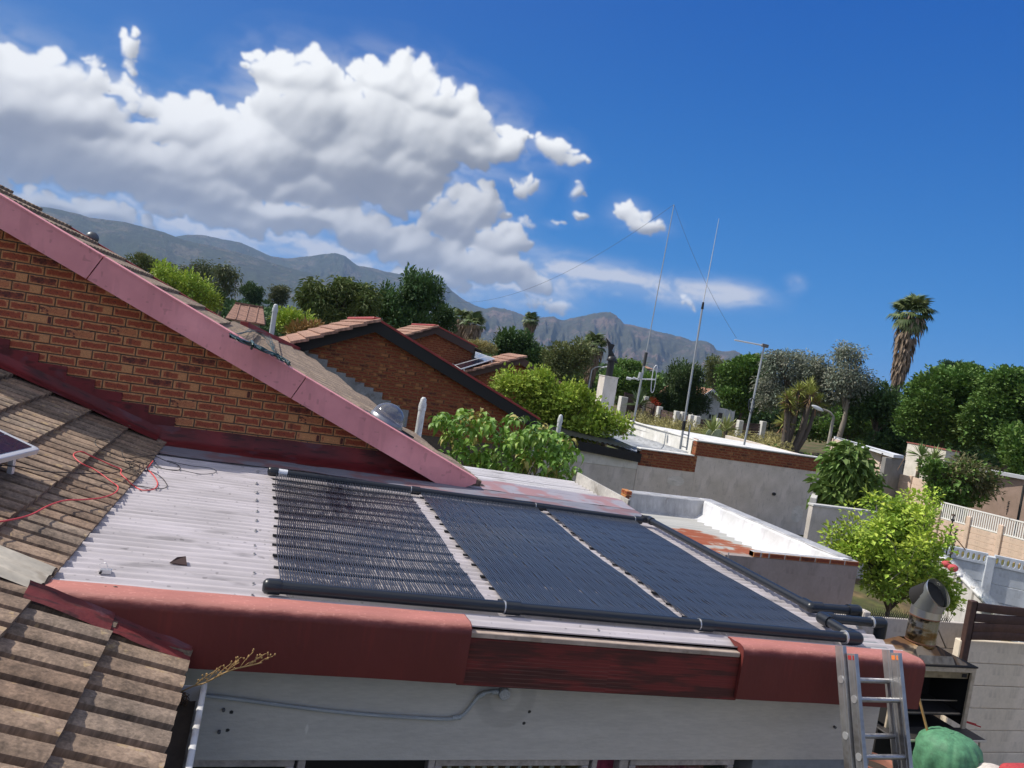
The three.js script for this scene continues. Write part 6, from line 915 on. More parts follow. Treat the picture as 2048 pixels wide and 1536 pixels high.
// ---- electric fence brackets
function fencePost(label, base, top, n, lean) { const t = thing('electric_fence_post', label, 'fence post'); part(t, 'stem', rod(base, top, 0.014, 0.012, 6), rubberBlack); for (let k = 0; k < n; k++) { const p = base.clone().lerp(top, 0.25 + 0.72 * k / (n - 1)); part(t, 'insulator', new THREE.CylinderGeometry(0.035, 0.035, 0.035, 8).translate(p.x, p.y, p.z), k % 2 ? rubberBlack : M(lin(0.12, 0.09, 0.07))); } if (lean) part(t, 'brace', rod(base.clone().lerp(top, 0.75), lean, 0.01, 0.01, 5), M(lin(0.3, 0.17, 0.08))); }
fencePost('left black electric fence post standing in the shrub', at(1892, 1110, 15), at(1908, 1028, 15), 7); fencePost('black braced electric fence post at the pierced wall corner', at(1899, 1120, 14.5), at(1913, 1058, 14.5), 7, at(1931, 1100, 14.5));
fencePost('electric fence post above the peach wall, left', at(1758, 938, 34), at(1765, 906, 34), 8); fencePost('electric fence post above the peach wall, middle', at(1768, 936, 35), at(1774, 913, 35), 7, at(1777, 940, 35)); fencePost('electric fence post above the peach wall, right', at(1805, 944, 33.5), at(1812, 904, 33.5), 9, at(1795, 940, 33.5)); fencePost('electric fence post standing behind the palisade', at(2013, 1030, 27), at(2018, 1002, 27), 7);
// ================================================================= trees and plants
// a clump of folded leaves; every crown is many such clumps set through its volume
function clumpGeo({ n = 14, R = 0.3, len = 0.14, wid = 0.05, seed = 1, up = 0.3, droop = 0 }) {
  const r = mulberry(seed), pos = [];
  for (let i = 0; i < n; i++) {
    const p = V(r() - 0.5, r() - 0.5, r() - 0.5).normalize().multiplyScalar(R * Math.cbrt(r())), d = p.clone().normalize().add(V(r() - 0.5, r() - 0.5 + up - droop, r() - 0.5)).normalize(), l = len * (0.7 + 0.6 * r()), w = wid * (0.7 + 0.6 * r());
    const s = d.clone().cross(V(r() - 0.5, r() + 0.3, r() - 0.5)).normalize(), nn = s.clone().cross(d), m = p.clone().addScaledVector(d, l * 0.45), t = p.clone().addScaledVector(d, l).addScaledVector(nn, -l * 0.12).add(V(0, -droop * l * 0.4, 0)), a = m.clone().addScaledVector(s, w).addScaledVector(nn, w * 0.35), b = m.clone().addScaledVector(s, -w).addScaledVector(nn, w * 0.35);
    pos.push(...p.toArray(), ...a.toArray(), ...t.toArray(), ...p.toArray(), ...t.toArray(), ...b.toArray());
  }
  const g = new THREE.BufferGeometry(); g.setAttribute('position', new THREE.Float32BufferAttribute(pos, 3)); g.computeVertexNormals(); return g;
}
const leafMat = (c, rough = 0.6, tr = 0.3) => new THREE.MeshPhysicalMaterial({ color: lin(...c.map((x) => x * 1.8)), roughness: rough, transmission: tr, thickness: 0, side: THREE.DoubleSide, specularIntensity: 0.5 });
const bark = M(lin(0.17, 0.135, 0.10), { map: grainCoarse, bumpMap: bumpFine, bumpScale: 0.02 }), paleBark = M(lin(0.40, 0.36, 0.31), { map: grainCoarse });
const KIND = {                                    // leaf colour, leaf size, clump radius, density, bareness
  lime: { c: [0.20, 0.265, 0.04], len: 0.13, wid: 0.045, R: 0.28, n: 15, k: 1.0, gap: 0.47 },
  green: { c: [0.075, 0.135, 0.028], len: 0.22, wid: 0.09, R: 0.42, n: 14, k: 1, gap: 0.40 },
  laurel: { c: [0.075, 0.135, 0.03], len: 0.20, wid: 0.085, R: 0.42, n: 16, k: 1.15, gap: 0.40 },
  dark: { c: [0.035, 0.062, 0.02], len: 0.22, wid: 0.07, R: 0.42, n: 16, k: 1.1, gap: 0.36 },
  deep: { c: [0.045, 0.085, 0.025], len: 0.24, wid: 0.10, R: 0.45, n: 14, k: 1.1, gap: 0.36 },
  olive: { c: [0.095, 0.115, 0.045], len: 0.22, wid: 0.06, R: 0.45, n: 14, k: 0.9, gap: 0.42 },
  euc: { c: [0.085, 0.105, 0.055], len: 0.26, wid: 0.045, R: 0.48, n: 14, k: 0.75, gap: 0.47, droop: 0.8 },
  willow: { c: [0.085, 0.115, 0.035], len: 0.26, wid: 0.045, R: 0.42, n: 16, k: 1.1, gap: 0.40, droop: 0.7 },
  airy: { c: [0.05, 0.095, 0.03], len: 0.24, wid: 0.06, R: 0.36, n: 14, k: 0.75, gap: 0.50 },
  silver: { c: [0.155, 0.175, 0.14], len: 0.20, wid: 0.05, R: 0.42, n: 14, k: 0.9, gap: 0.45, droop: 0.3 },
  rusty: { c: [0.17, 0.11, 0.04], len: 0.18, wid: 0.04, R: 0.32, n: 14, k: 0.9, gap: 0.42 },
  dry: { c: [0.22, 0.20, 0.09], len: 0.18, wid: 0.03, R: 0.30, n: 16, k: 0.9, gap: 0.45 },
  avocado: { c: [0.09, 0.145, 0.035], len: 0.26, wid: 0.075, R: 0.34, n: 11, k: 1.0, gap: 0.42, droop: 0.7 },
  citrus: { c: [0.20, 0.28, 0.05], len: 0.072, wid: 0.024, R: 0.13, n: 15, k: 1.0, gap: 0.54 },
  brush: { c: [0.12, 0.12, 0.06], len: 0.20, wid: 0.03, R: 0.35, n: 18, k: 1.0, gap: 0.42 },
};
for (const [k, v] of Object.entries(KIND)) { v.mat = leafMat(v.c); v.geo = [1, 2, 3].map((s) => clumpGeo({ ...v, seed: s * 31 + k.length })); }
// crown lobes -> three instanced sets of clumps
function foliage(parent, lobes, kind, { seed = 1, dens = 1, name = 'crown', scale = 1, tint = [1, 1, 1] } = {}) {
  const K = KIND[kind], r = mulberry(seed), list = [[]];
  for (const L of lobes) {
    const area = 4 * Math.PI * Math.pow((Math.pow(L.r.x * L.r.y, 1.6) + Math.pow(L.r.y * L.r.z, 1.6) + Math.pow(L.r.x * L.r.z, 1.6)) / 3, 1 / 1.6), n = Math.min(2600, Math.round(area / (K.R * K.R * scale * scale) * 1.25 * K.k * dens));
    for (let i = 0; i < n; i++) {
      const z = r() * 2 - 1, a = r() * 6.2832, q = Math.sqrt(1 - z * z), d = V(q * Math.cos(a), z, q * Math.sin(a));
      const f = 0.80 + 0.40 * fbm(d.x * 2.2 + L.c.x, d.y * 2.2 + L.c.y, d.z * 2.2 + seed, 3), k = f * (1 - 0.42 * Math.pow(r(), 2.2)), p = L.c.clone().add(d.clone().multiply(L.r).multiplyScalar(k));
      const fr = 0.8 / Math.max(0.25, Math.min(L.r.x, L.r.y));
      if (vn(p.x * fr * 1.7, p.y * fr * 1.7, p.z * fr * 1.7 + seed) < K.gap * 0.9 * smooth(0.5, 0.9, k) - 0.05) continue;
      if (p.y < 0.1) continue;
      list[0].push([p, d, 0.7 + 0.6 * r(), r()]);
    }
  }
  const c = new THREE.Color(), m = new THREE.Matrix4(), qn = new THREE.Quaternion();
  list.forEach((l, i) => {
    if (!l.length) return;
    const im = new THREE.InstancedMesh(K.geo[seed % 3], K.mat, l.length); im.name = numbered(name); im.userData.kind = 'stuff'; im.castShadow = im.receiveShadow = true;
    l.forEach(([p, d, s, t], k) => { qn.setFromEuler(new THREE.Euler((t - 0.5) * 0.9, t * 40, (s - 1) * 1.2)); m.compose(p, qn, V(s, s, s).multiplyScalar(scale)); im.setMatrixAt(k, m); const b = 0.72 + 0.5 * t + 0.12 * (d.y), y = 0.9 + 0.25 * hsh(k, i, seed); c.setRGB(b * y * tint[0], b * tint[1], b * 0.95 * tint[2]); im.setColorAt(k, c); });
    parent.add(im);
  });
}
// a tree: pixel ellipses (px, py, rx, ry) at distance w give the lobes of its crown
function tree(name, label, kind, w, ells, o = {}) {
  const r = mulberry((o.seed ?? 1) * 97 + ells.length), t = thing(name, label, o.cat ?? 'tree', undefined, o.group), lobes = [], main = [];
  for (const [x, y, rx, ry, dw = 0] of ells) {
    const c = at(x, y, w + dw), s = (w + dw) / FPX, R = V(rx * s, ry * s, (rx + ry) / 2 * s); main.push({ c, R });
    const n = o.sub ?? 9; lobes.push({ c, r: R.clone().multiplyScalar(0.62) });
    for (let i = 0; i < n; i++) { const a = r() * 6.2832, z = r() * 1.7 - 0.75, q = Math.sqrt(Math.max(0, 1 - z * z)), k = 0.30 + 0.2 * r(); lobes.push({ c: c.clone().add(V(q * Math.cos(a) * R.x * 0.66, z * R.y * 0.66, q * Math.sin(a) * R.z * 0.66)), r: R.clone().multiplyScalar(k) }); }
  }
  const b0 = main.reduce((s, m) => s.add(m.c), V(0, 0, 0)).multiplyScalar(1 / main.length), base = o.base ? at(o.base[0], o.base[1], w) : V(b0.x, 0, b0.z); base.y = o.by ?? 0;
  const H = Math.max(0.6, b0.y), tr = o.tr ?? Math.max(0.05, H * 0.035), mid = base.clone().lerp(b0, 0.55).add(V((r() - 0.5) * 0.1 * H, 0, (r() - 0.5) * 0.1 * H));
  const bk = o.bark ?? bark; part(t, 'trunk', limb([base, base.clone().lerp(mid, 0.5).add(V((r() - 0.5) * tr, 0, (r() - 0.5) * tr)), mid, b0], tr, tr * 0.45, 9), bk);
  for (const m of main) for (let i = 0; i < (o.limbs ?? 3); i++) { const a = r() * 6.283, e = m.c.clone().add(V(Math.cos(a) * m.R.x * 0.7, (r() - 0.1) * m.R.y * 0.7, Math.sin(a) * m.R.z * 0.7)); part(t, 'branch', limb([mid.clone().lerp(b0, r() * 0.6), mid.clone().lerp(e, 0.55).add(V(0, 0.06 * H, 0)), e], tr * 0.42, tr * 0.08, 6), bk); }
  foliage(t, lobes, kind, { seed: (o.seed ?? 1) * 13 + 5, dens: o.dens ?? 1, scale: o.scale ?? 1, tint: o.tint });
  if (o.mix) foliage(t, lobes, o.mix, { seed: (o.seed ?? 1) * 17 + 6, dens: (o.dens ?? 1) * 0.35 });
  return t;
}
let sd = 1; const S = () => ({ seed: sd++ });
// -- beyond the brick gable, left to right
tree('gum_tree', 'dull green tree top showing above the red verge capping', 'olive', 78, [[285, 526, 28, 18], [318, 540, 24, 16]], S());
tree('leafy_tree', 'bright green leafy tree close behind the red verge capping', 'lime', 56, [[330, 560, 38, 24], [385, 580, 36, 26], [410, 602, 26, 18]], { ...S(), scale: 1.5 });
tree('gum_tree', 'greyish gum tree behind the bright leafy tree', 'euc', 80, [[372, 556, 24, 22], [402, 545, 28, 24], [418, 572, 22, 22]], S());
tree('gum_tree', 'gum tree with a bare leaning trunk under a rounded crown', 'euc', 66, [[449, 552, 26, 22], [456, 576, 16, 14]], { ...S(), base: [428, 606], tr: 0.2 });
tree('cypress', 'small dark pointed tree beside the leaning gum trunk', 'dark', 60, [[433, 604, 11, 20]], S());
tree('umbrella_pine', 'small umbrella shaped dark tree on the plain, left', 'dark', 120, [[506, 583, 22, 15], [508, 598, 16, 10]], { ...S(), tint: [1.5, 1.4, 1.5] });
tree('umbrella_pine', 'small umbrella shaped greyish tree on the plain, right', 'olive', 112, [[559, 586, 22, 16], [556, 600, 20, 10]], { ...S(), tint: [0.8, 0.75, 0.9] });
tree('bush', 'yellow green bush next to the grey vent pipe', 'lime', 34, [[575, 640, 26, 22], [604, 650, 26, 18]], { ...S(), cat: 'bush' });
tree('bush', 'reddish bush above the pink tiles of the brown house', 'rusty', 32, [[618, 662, 26, 16], [598, 670, 18, 10]], { ...S(), cat: 'bush' });
tree('dense_tree', 'dense drooping green tree behind the nearest brown gable', 'willow', 50, [[640, 600, 40, 40], [695, 592, 45, 36], [735, 610, 26, 34], [660, 640, 55, 24]], S());
tree('feathery_tree', 'tall feathery tree with an open crown in front of the ridge', 'airy', 52, [[790, 600, 30, 40], [838, 580, 34, 36], [862, 600, 28, 36], [815, 640, 45, 28], [765, 625, 18, 30]], { ...S(), sub: 13 });
tree('dense_tree', 'dark tree standing between the feathery tree and the shaggy palms', 'dark', 60, [[890, 640, 24, 24], [860, 660, 26, 16]], { ...S(), tint: [1.3, 1.3, 1.3] });
tree('bush', 'pale dry bush below the shaggy palms', 'dry', 62, [[965, 692, 28, 10], [945, 690, 20, 8]], { ...S(), cat: 'bush' });
tree('round_tree', 'round dark green tree under the slender far palm', 'deep', 64, [[1030, 700, 42, 32], [1062, 715, 30, 28], [1005, 690, 20, 20]], S());
tree('cypress', 'brownish green conical tree left of the shaggy palm by the chimney', 'olive', 60, [[1120, 712, 30, 34], [1150, 725, 32, 42], [1110, 745, 26, 26]], S());
tree('dense_tree', 'dark green tree mass left of the white chimney', 'deep', 64, [[1150, 778, 40, 26], [1115, 790, 40, 20]], S());
tree('leafy_tree', 'green tree just right of the chimney cowl', 'green', 82, [[1250, 735, 24, 22], [1272, 740, 18, 16]], S());
tree('leafy_tree', 'wide green tree behind the television antenna', 'green', 74, [[1235, 768, 40, 26], [1285, 775, 36, 30]], S());
tree('leafy_tree', 'dark green garden tree behind the first white pillar', 'deep', 78, [[1270, 800, 40, 22], [1300, 800, 26, 24]], { ...S(), dens: 0.8 });
tree('cypress', 'very dark bushy tree left of the white cottage', 'dark', 74, [[1362, 760, 44, 42], [1340, 800, 34, 34], [1385, 800, 34, 30]], { ...S(), tint: [1.15, 1.1, 1.1] });
tree('leafy_tree', 'olive tree top between the dark bushy tree and the big green one', 'olive', 95, [[1432, 735, 22, 22], [1430, 760, 20, 20]], S());
tree('leafy_tree', 'big fresh green tree overhanging the white cottage', 'green', 70, [[1475, 760, 44, 40], [1515, 745, 30, 30], [1460, 790, 36, 22], [1495, 805, 40, 36]], S());
tree('silver_tree', 'broad silvery grey gum tree behind the yucca', 'silver', 62, [[1570, 735, 45, 38], [1620, 740, 45, 40], [1560, 790, 50, 45], [1640, 790, 50, 50]], { ...S(), dens: 0.95 });
tree('silver_tree', 'taller silvery gum tree with bare upper twigs beside the tall palm', 'silver', 60, [[1700, 712, 34, 30], [1690, 760, 45, 40], [1720, 775, 36, 36]], { ...S(), dens: 0.7, bark: paleBark, limbs: 6 });
tree('hedge_tree', 'mid green bushes under the silvery trees', 'green', 72, [[1690, 845, 60, 34], [1650, 860, 50, 26], [1745, 850, 45, 36]], { ...S(), mix: 'olive' });
tree('dense_tree', 'dark green tree filling the gap at the foot of the tall palm', 'deep', 60, [[1755, 795, 36, 40], [1790, 820, 40, 40], [1735, 820, 40, 30]], S());
tree('pine', 'dark pine tops rising behind the laurel trees', 'dark', 85, [[1905, 738, 24, 14], [1940, 742, 26, 10], [1880, 750, 18, 16]], { ...S(), tint: [1, 1.2, 1.5] });
tree('laurel_tree', 'large rounded laurel tree right of the tall palm', 'laurel', 52, [[1880, 790, 60, 46], [1930, 775, 50, 40], [1850, 840, 48, 50], [1910, 850, 70, 55]], { ...S(), sub: 12 });
tree('laurel_tree', 'large laurel tree cut by the right edge of view', 'laurel', 48, [[2015, 790, 50, 50], [2060, 800, 50, 60], [1990, 850, 56, 60], [2050, 880, 50, 60]], { ...S(), sub: 12 });
tree('bush', 'green shrub at the right edge below the laurels', 'green', 42, [[2040, 905, 30, 46], [2050, 960, 26, 20]], { ...S(), cat: 'bush' });
tree('hedge_tree', 'dark hedge behind the roof of the peach house', 'deep', 60, [[1790, 885, 50, 24], [1850, 900, 50, 24]], S());
tree('bush', 'round scrubby bush in front of the brown rendered house', 'brush', 33, [[1935, 945, 40, 34], [1910, 965, 32, 26], [1960, 970, 28, 30]], { ...S(), cat: 'bush', mix: 'green' });
tree('bush', 'dark green shrub at the left foot of the scrubby bush', 'green', 33, [[1868, 945, 22, 18], [1890, 985, 34, 22], [1925, 995, 30, 18]], { ...S(), cat: 'bush', scale: 0.6 });
// -- nearer ones
tree('citrus_tree', 'sunny lime green tree behind the drooping bush', 'lime', 25, [[1035, 775, 50, 30], [1085, 770, 40, 30], [1130, 800, 50, 36], [1178, 832, 46, 28], [1230, 850, 34, 18], [1090, 830, 60, 34], [1170, 860, 60, 24]], { ...S(), dens: 1.0, scale: 0.85 });
tree('avocado_tree', 'dark tree with long hanging leaves at the corner of the plastered house', 'avocado', 21, [[1690, 930, 36, 38], [1720, 970, 34, 36], [1672, 985, 30, 40], [1700, 905, 22, 18]], { ...S() });
tree('citrus_shrub', 'sprawling yellow green shrub behind the spiked grey wall', 'citrus', 12.2, [[1790, 1062, 50, 34], [1738, 1092, 50, 34], [1820, 1112, 52, 40], [1765, 1158, 52, 46], [1855, 1170, 46, 42], [1838, 1040, 22, 26], [1795, 1022, 18, 20], [1688, 1062, 30, 16], [1890, 1192, 26, 26]], { ...S(), sub: 11, dens: 0.62, limbs: 5, tr: 0.045 });
{ // bare grey twigs and reaching shoots in that shrub
  const t = thing('shrub_shoots', 'thin upright leafy shoots reaching above the yellow green shrub', 'shrub'), r = mulberry(91), tw = [];
  for (let k = 0; k < 26; k++) { const a = at(1670 + r() * 220, 1060 + r() * 120, 12 + r() - 0.6), e = a.clone().add(V((r() - 0.6) * 0.7, 0.15 + 0.4 * r(), (r() - 0.5) * 0.5)); tw.push(limb([a, a.clone().lerp(e, 0.5).add(V(0.05, 0, 0.04)), e], 0.007, 0.002, 5)); foliage(t, [{ c: e, r: V(0.11, 0.16, 0.11) }, { c: a.clone().lerp(e, 0.6), r: V(0.09, 0.09, 0.09) }], 'citrus', { seed: 300 + k, dens: 0.55, name: 'leaves', tint: [1.25, 1.2, 1] }); }
  part(t, 'twig', tw, M(lin(0.24, 0.21, 0.17))).userData.kind = 'stuff';
}
{ // bush with big drooping leaves behind the canopy
  const t = thing('drooping_bush', 'bush with large drooping fresh green leaves behind the white canopy', 'bush'), r = mulberry(17), K = [[0.13, 0.225, 0.04], [0.10, 0.185, 0.035], [0.19, 0.27, 0.055], [0.26, 0.23, 0.07], [0.07, 0.13, 0.028]].map((c) => leafMat(c, 0.45, 0.35));
  const leaf = (L, W, dr) => sheet(2, 6, (u, v) => { const s = Math.sin(Math.PI * Math.pow(v, 0.72)) * W * (1 - 0.25 * v), x = (u - 0.5) * 2; return V(v * L * Math.cos(dr * v), Math.abs(x) * s * 0.35 - v * v * L * Math.sin(dr) * 0.75, x * s); });
  const geos = [leaf(0.20, 0.036, 0.9), leaf(0.17, 0.034, 0.6), leaf(0.23, 0.040, 1.1), leaf(0.14, 0.030, 0.7)];
  const lobes = [[905, 850, 42, 26], [960, 850, 40, 34], [1010, 870, 46, 34], [1060, 880, 46, 38], [1110, 910, 44, 40], [925, 890, 44, 26], [1000, 920, 56, 30], [1070, 930, 46, 32], [1130, 930, 26, 40], [950, 920, 40, 22], [1090, 960, 40, 18], [1112, 872, 34, 20], [1080, 862, 30, 18], [890, 838, 24, 14], [930, 830, 20, 18], [1030, 838, 22, 16]], all = [];
  const heads = []; for (const [x, y, rx, ry] of lobes) for (let k = 0; k < Math.round(rx * ry / 62); k++) { const a = r() * 6.283, q = Math.sqrt(r()); heads.push([at(x + Math.cos(a) * rx * q, y + Math.sin(a) * ry * q, 12.9 + (r() - 0.5) * 1.4), q]); }
  for (const [p] of heads) { const n = 6 + Math.floor(r() * 4), mt = Math.floor(r() * r() * 5), tip = r() < 0.16; for (let i = 0; i < n; i++) all.push([p.clone().add(V((r() - 0.5) * 0.08, (r() - 0.5) * 0.12, (r() - 0.5) * 0.08)), new THREE.Euler((r() - 0.5) * 0.9, i / n * 6.283 + r() * 0.7, 0.35 - 0.9 * r(), 'YXZ'), 0.75 + 0.45 * r(), tip && i < 4 ? (r() < 0.4 ? 3 : 2) : mt, Math.floor(r() * 4)]); }
  all.sort((a, b) => a[0].distanceTo(EYE) - b[0].distanceTo(EYE));
  const rest = K.map(() => geos.map(() => []));
  all.forEach(([p, e, s, m, g], i) => { if (i < 300) { const q = part(t, 'leaf', geos[g], K[m]); q.position.copy(p); q.rotation.copy(e); q.scale.setScalar(s); } else rest[m][g].push(new THREE.Matrix4().compose(p, new THREE.Quaternion().setFromEuler(e), V(s, s, s))); });
  rest.forEach((a, m) => a.forEach((l, g) => { if (!l.length) return; const im = new THREE.InstancedMesh(geos[g], K[m], l.length); l.forEach((x, k) => im.setMatrixAt(k, x)); im.name = numbered('leaves'); im.userData.kind = 'stuff'; im.castShadow = im.receiveShadow = true; t.add(im); }));
  const base = at(1010, 985, 13); base.y = 0; for (let k = 0; k < 22; k++) { const h = heads[Math.floor(r() * heads.length)][0], m = base.clone().lerp(h, 0.5).setY(1.3 + 0.9 * r()); part(t, 'branch', limb([base.clone().add(V((r() - 0.5) * 0.4, 0, (r() - 0.5) * 0.3)), m, h], 0.035, 0.006, 6), M(lin(0.20, 0.16, 0.11), { map: grainFine })); }
}
// -- palms
const fanGeo = (L, nb, dead, seed) => { const r = mulberry(seed), pos = [], tri = (a, b, c) => pos.push(...a.toArray(), ...b.toArray(), ...c.toArray()); const pet = L * 0.45; tri(V(0, 0, -0.02), V(0, 0, 0.02), V(pet, -0.03 * L, 0.008)); tri(V(0, 0, -0.02), V(pet, -0.03 * L, 0.008), V(pet, -0.03 * L, -0.008));
  for (let i = 0; i < nb; i++) { const a = mix(-1.75, 1.75, i / (nb - 1)), l = L * (0.55 + 0.1 * r()) * (1 - 0.12 * Math.abs(a)), o = V(pet, -0.03 * L, 0), d = V(Math.cos(a), -0.08, Math.sin(a)), m = o.clone().addScaledVector(d, l * 0.6), t = o.clone().addScaledVector(d, l * (dead ? 0.85 : 0.93)).add(V(0, -l * (0.25 + 0.25 * r() + (dead ? 0.3 : 0)), 0)), s = V(-Math.sin(a), 0, Math.cos(a)).multiplyScalar(l * 0.085), k = V(0, l * 0.03, 0); tri(o, m.clone().add(s).add(k), m.clone().sub(s)); tri(m.clone().sub(s), m.clone().add(s).add(k), t); }
  const g = new THREE.BufferGeometry(); g.setAttribute('position', new THREE.Float32BufferAttribute(pos, 3)); g.computeVertexNormals(); return g; };
const palmMat = [[0.075, 0.105, 0.035], [0.105, 0.125, 0.05], [0.055, 0.08, 0.03]].map((c) => leafMat(c, 0.5, 0.2)), deadMat = [[0.30, 0.20, 0.12], [0.24, 0.17, 0.11], [0.36, 0.26, 0.17]].map((c) => M(lin(...c), { roughness: 0.95, side: THREE.DoubleSide })), palmBark = M(lin(0.15, 0.125, 0.105), { map: grainCoarse, bumpMap: bumpFine, bumpScale: 0.03 });
// a fan palm: foot and heart of the crown in pixels, w metres off, frond length L, "skirt" metres of hanging dead leaves
function palm(label, w, foot, mid, heart, L, skirt, nf, seed, dead = 0.2) {
  const t = thing('fan_palm', label, 'palm tree'), r = mulberry(seed), b = at(foot[0], foot[1], w), m = at(mid[0], mid[1], w), h = at(heart[0], heart[1], w), g0 = V(b.x - (h.x - b.x) * 0.2, 0, b.z); const pts = [g0, b, m, h];
  const tg = limb(pts, 0.42, 0.27, 12, 0.25); part(t, 'trunk', tg, palmBark);
  const curve = new THREE.CatmullRomCurve3(pts), fans = [1, 2, 3].map((s) => fanGeo(L, 17, false, s)), fd = fanGeo(L * 0.8, 13, true, 7);
  for (let i = 0; i < nf; i++) { const el = mix(1.4, -1.2, Math.pow(i / nf, 0.85)) + (r() - 0.5) * 0.5, a = i * 2.39996 + r() * 0.4, dry = i > nf * (1 - dead); const f = part(t, 'frond', dry ? fd : fans[i % 3], dry ? deadMat[i % 3] : palmMat[i % 3]); f.position.copy(h).add(V(0, -0.25 * (i / nf), 0)); f.rotation.set(0, a, el, 'YXZ'); f.scale.setScalar(0.85 + 0.3 * r()); }
  if (skirt > 0) { const pos = []; const len = curve.getLength(); for (let k = 0; k < 560; k++) { const s = Math.pow(r(), 0.85), c = curve.getPointAt(clamp(1 - s * skirt / len)), a = r() * 6.283, rad = mix(0.86, 0.30, Math.pow(s, 0.7)) * (0.65 + 0.5 * r()) * L / 1.25, l = 0.55 + 0.7 * r(), o = V(Math.cos(a), 0, Math.sin(a)), p = c.clone().addScaledVector(o, rad * 0.75), q = c.clone().addScaledVector(o, rad * (1.0 + 0.25 * r())).add(V(0, -l, 0)), sw = V(-Math.sin(a), 0, Math.cos(a)).multiplyScalar(0.05 + 0.06 * r()); const mm = p.clone().lerp(q, 0.5).addScaledVector(o, 0.06); pos.push(...p.toArray(), ...mm.clone().add(sw).toArray(), ...q.toArray(), ...p.toArray(), ...q.toArray(), ...mm.clone().sub(sw).toArray()); }
    const g = new THREE.BufferGeometry(); g.setAttribute('position', new THREE.Float32BufferAttribute(pos, 3)); g.computeVertexNormals(); part(t, 'dead_leaf_skirt', g, M(lin(0.27, 0.205, 0.15), { roughness: 0.95, side: THREE.DoubleSide })).userData.kind = 'stuff'; }
}
palm('tall fan palm with a thick brown skirt of dead leaves against the sky', 62, [1780, 835], [1800, 735], [1825, 625], 1.75, 5.4, 62, 1);
palm('slender far fan palm above the round dark tree', 98, [1054, 690], [1057, 668], [1062, 640], 1.25, 1.6, 44, 2, 0.3);
palm('shaggy fan palm just left of the black chimney cowl', 64, [1180, 745], [1184, 722], [1189, 690], 1.25, 2.6, 50, 3, 0.4);
palm('shaggy brown fan palm beside the dark tree, left one', 72, [920, 672], [921, 660], [923, 640], 1.3, 2.0, 44, 4, 0.6);
palm('shaggy brown fan palm beside the dark tree, right one', 70, [940, 685], [943, 668], [948, 648], 1.3, 2.2, 44, 5, 0.55);
// -- yucca, agaves and cactus
function rosette(t, p, L, n, mat, seed, lo = -0.5) { const r = mulberry(seed), pos = []; for (let i = 0; i < n; i++) { const a = r() * 6.283, e = mix(lo, 1.4, Math.pow(r(), 0.8)), l = L * (0.75 + 0.4 * r()), d = V(Math.cos(a) * Math.cos(e), Math.sin(e), Math.sin(a) * Math.cos(e)), s = V(-Math.sin(a), 0, Math.cos(a)).multiplyScalar(l * 0.05), m = p.clone().addScaledVector(d, l * 0.45), q = p.clone().addScaledVector(d, l).add(V(0, -0.12 * l * Math.cos(e), 0)), b = p.clone().addScaledVector(d, l * 0.04); const c = V(0, -l * 0.02, 0); pos.push(...b.toArray(), ...m.clone().add(s).toArray(), ...q.toArray(), ...b.toArray(), ...q.toArray(), ...m.clone().sub(s).add(c).toArray()); } const g = new THREE.BufferGeometry(); g.setAttribute('position', new THREE.Float32BufferAttribute(pos, 3)); g.computeVertexNormals(); return part(t, 'leaf_rosette', g, mat); }
{
  const ym = leafMat([0.19, 0.21, 0.055], 0.5, 0.2), t = thing('yucca', 'many headed yucca with brown trunks in front of the silvery tree', 'yucca'), w = 56;
  const b = at(1583, 872, w), dm = M(lin(0.25, 0.15, 0.08), { side: THREE.DoubleSide }); const hs = [[1575, 797], [1598, 782], [1597, 808], [1622, 790], [1634, 806], [1618, 775], [1580, 815], [1568, 845]];
  hs.forEach(([x, y], i) => { const h = at(x, y, w + (i % 3) * 0.5), f = i < 3 || i > 5 ? at(1570, 880, w) : at(1584, 880, w); f.y = 0; part(t, 'trunk', limb([f, f.clone().lerp(h, 0.5).add(V(i > 2 && i < 6 ? 0.3 : 0.1, -0.2, 0)), h], 0.22, 0.12, 8), palmBark); rosette(t, h, 0.95, 80, ym, i + 1, -0.7); const d = rosette(t, h.clone().add(V(0, -0.25, 0)), 0.8, 40, dm, i + 30, -1.5); d.name = numbered('dead_leaves'); });
}
[[1425, 866, 38, 1.0, 'spiky agave above the brick parapet beside the cactus', [0.16, 0.19, 0.07]], [1452, 860, 40, 0.9, 'second spiky agave just right of the cactus pads', [0.20, 0.22, 0.09]], [1842, 912, 46, 0.95, 'left aloe on the roof edge line of the peach house', [0.10, 0.15, 0.05]], [1868, 918, 45, 0.9, 'right aloe on the roof edge line of the peach house', [0.13, 0.17, 0.06]], [1278, 810, 68, 1.6, 'big agave by the red flowers behind the slatted fence', [0.075, 0.11, 0.05]]].forEach(([x, y, w, L, label, c], i) => { const p = at(x, y, w), t = thing('agave', label, 'agave'); rosette(t, p, L, 60, leafMat(c, 0.5, 0.15), 60 + i, -0.1); if (p.y > 0.3) part(t, 'stem', rod(V(p.x, 0, p.z), p, 0.12, 0.1, 8), bark); });
{ const t = thing('cactus', 'prickly pear with two pale oval pads above the brick parapet', 'cactus'), m = M(lin(0.42, 0.46, 0.27), { roughness: 0.7, map: grainFine }); for (const [x, y, rx, ry, rz] of [[1417, 872, 0.19, 0.33, 0.12], [1433, 871, 0.27, 0.36, -0.45]]) { const p = at(x, y, 37.5); part(t, 'pad', new THREE.SphereGeometry(1, 18, 12).scale(rx, ry, 0.05).rotateZ(rz - 0.17).translate(p.x, p.y, p.z), m); } const p = at(1425, 880, 37.6); part(t, 'stem', rod(V(p.x, 0, p.z), p.clone().add(V(0, -0.1, 0)), 0.1, 0.12, 8), m); }
tree('bush', 'bush with red flowers behind the slatted fence', 'rusty', 72, [[1306, 809, 10, 7]], { ...S(), cat: 'bush', tint: [1.5, 0.4, 0.4], dens: 0.7 });
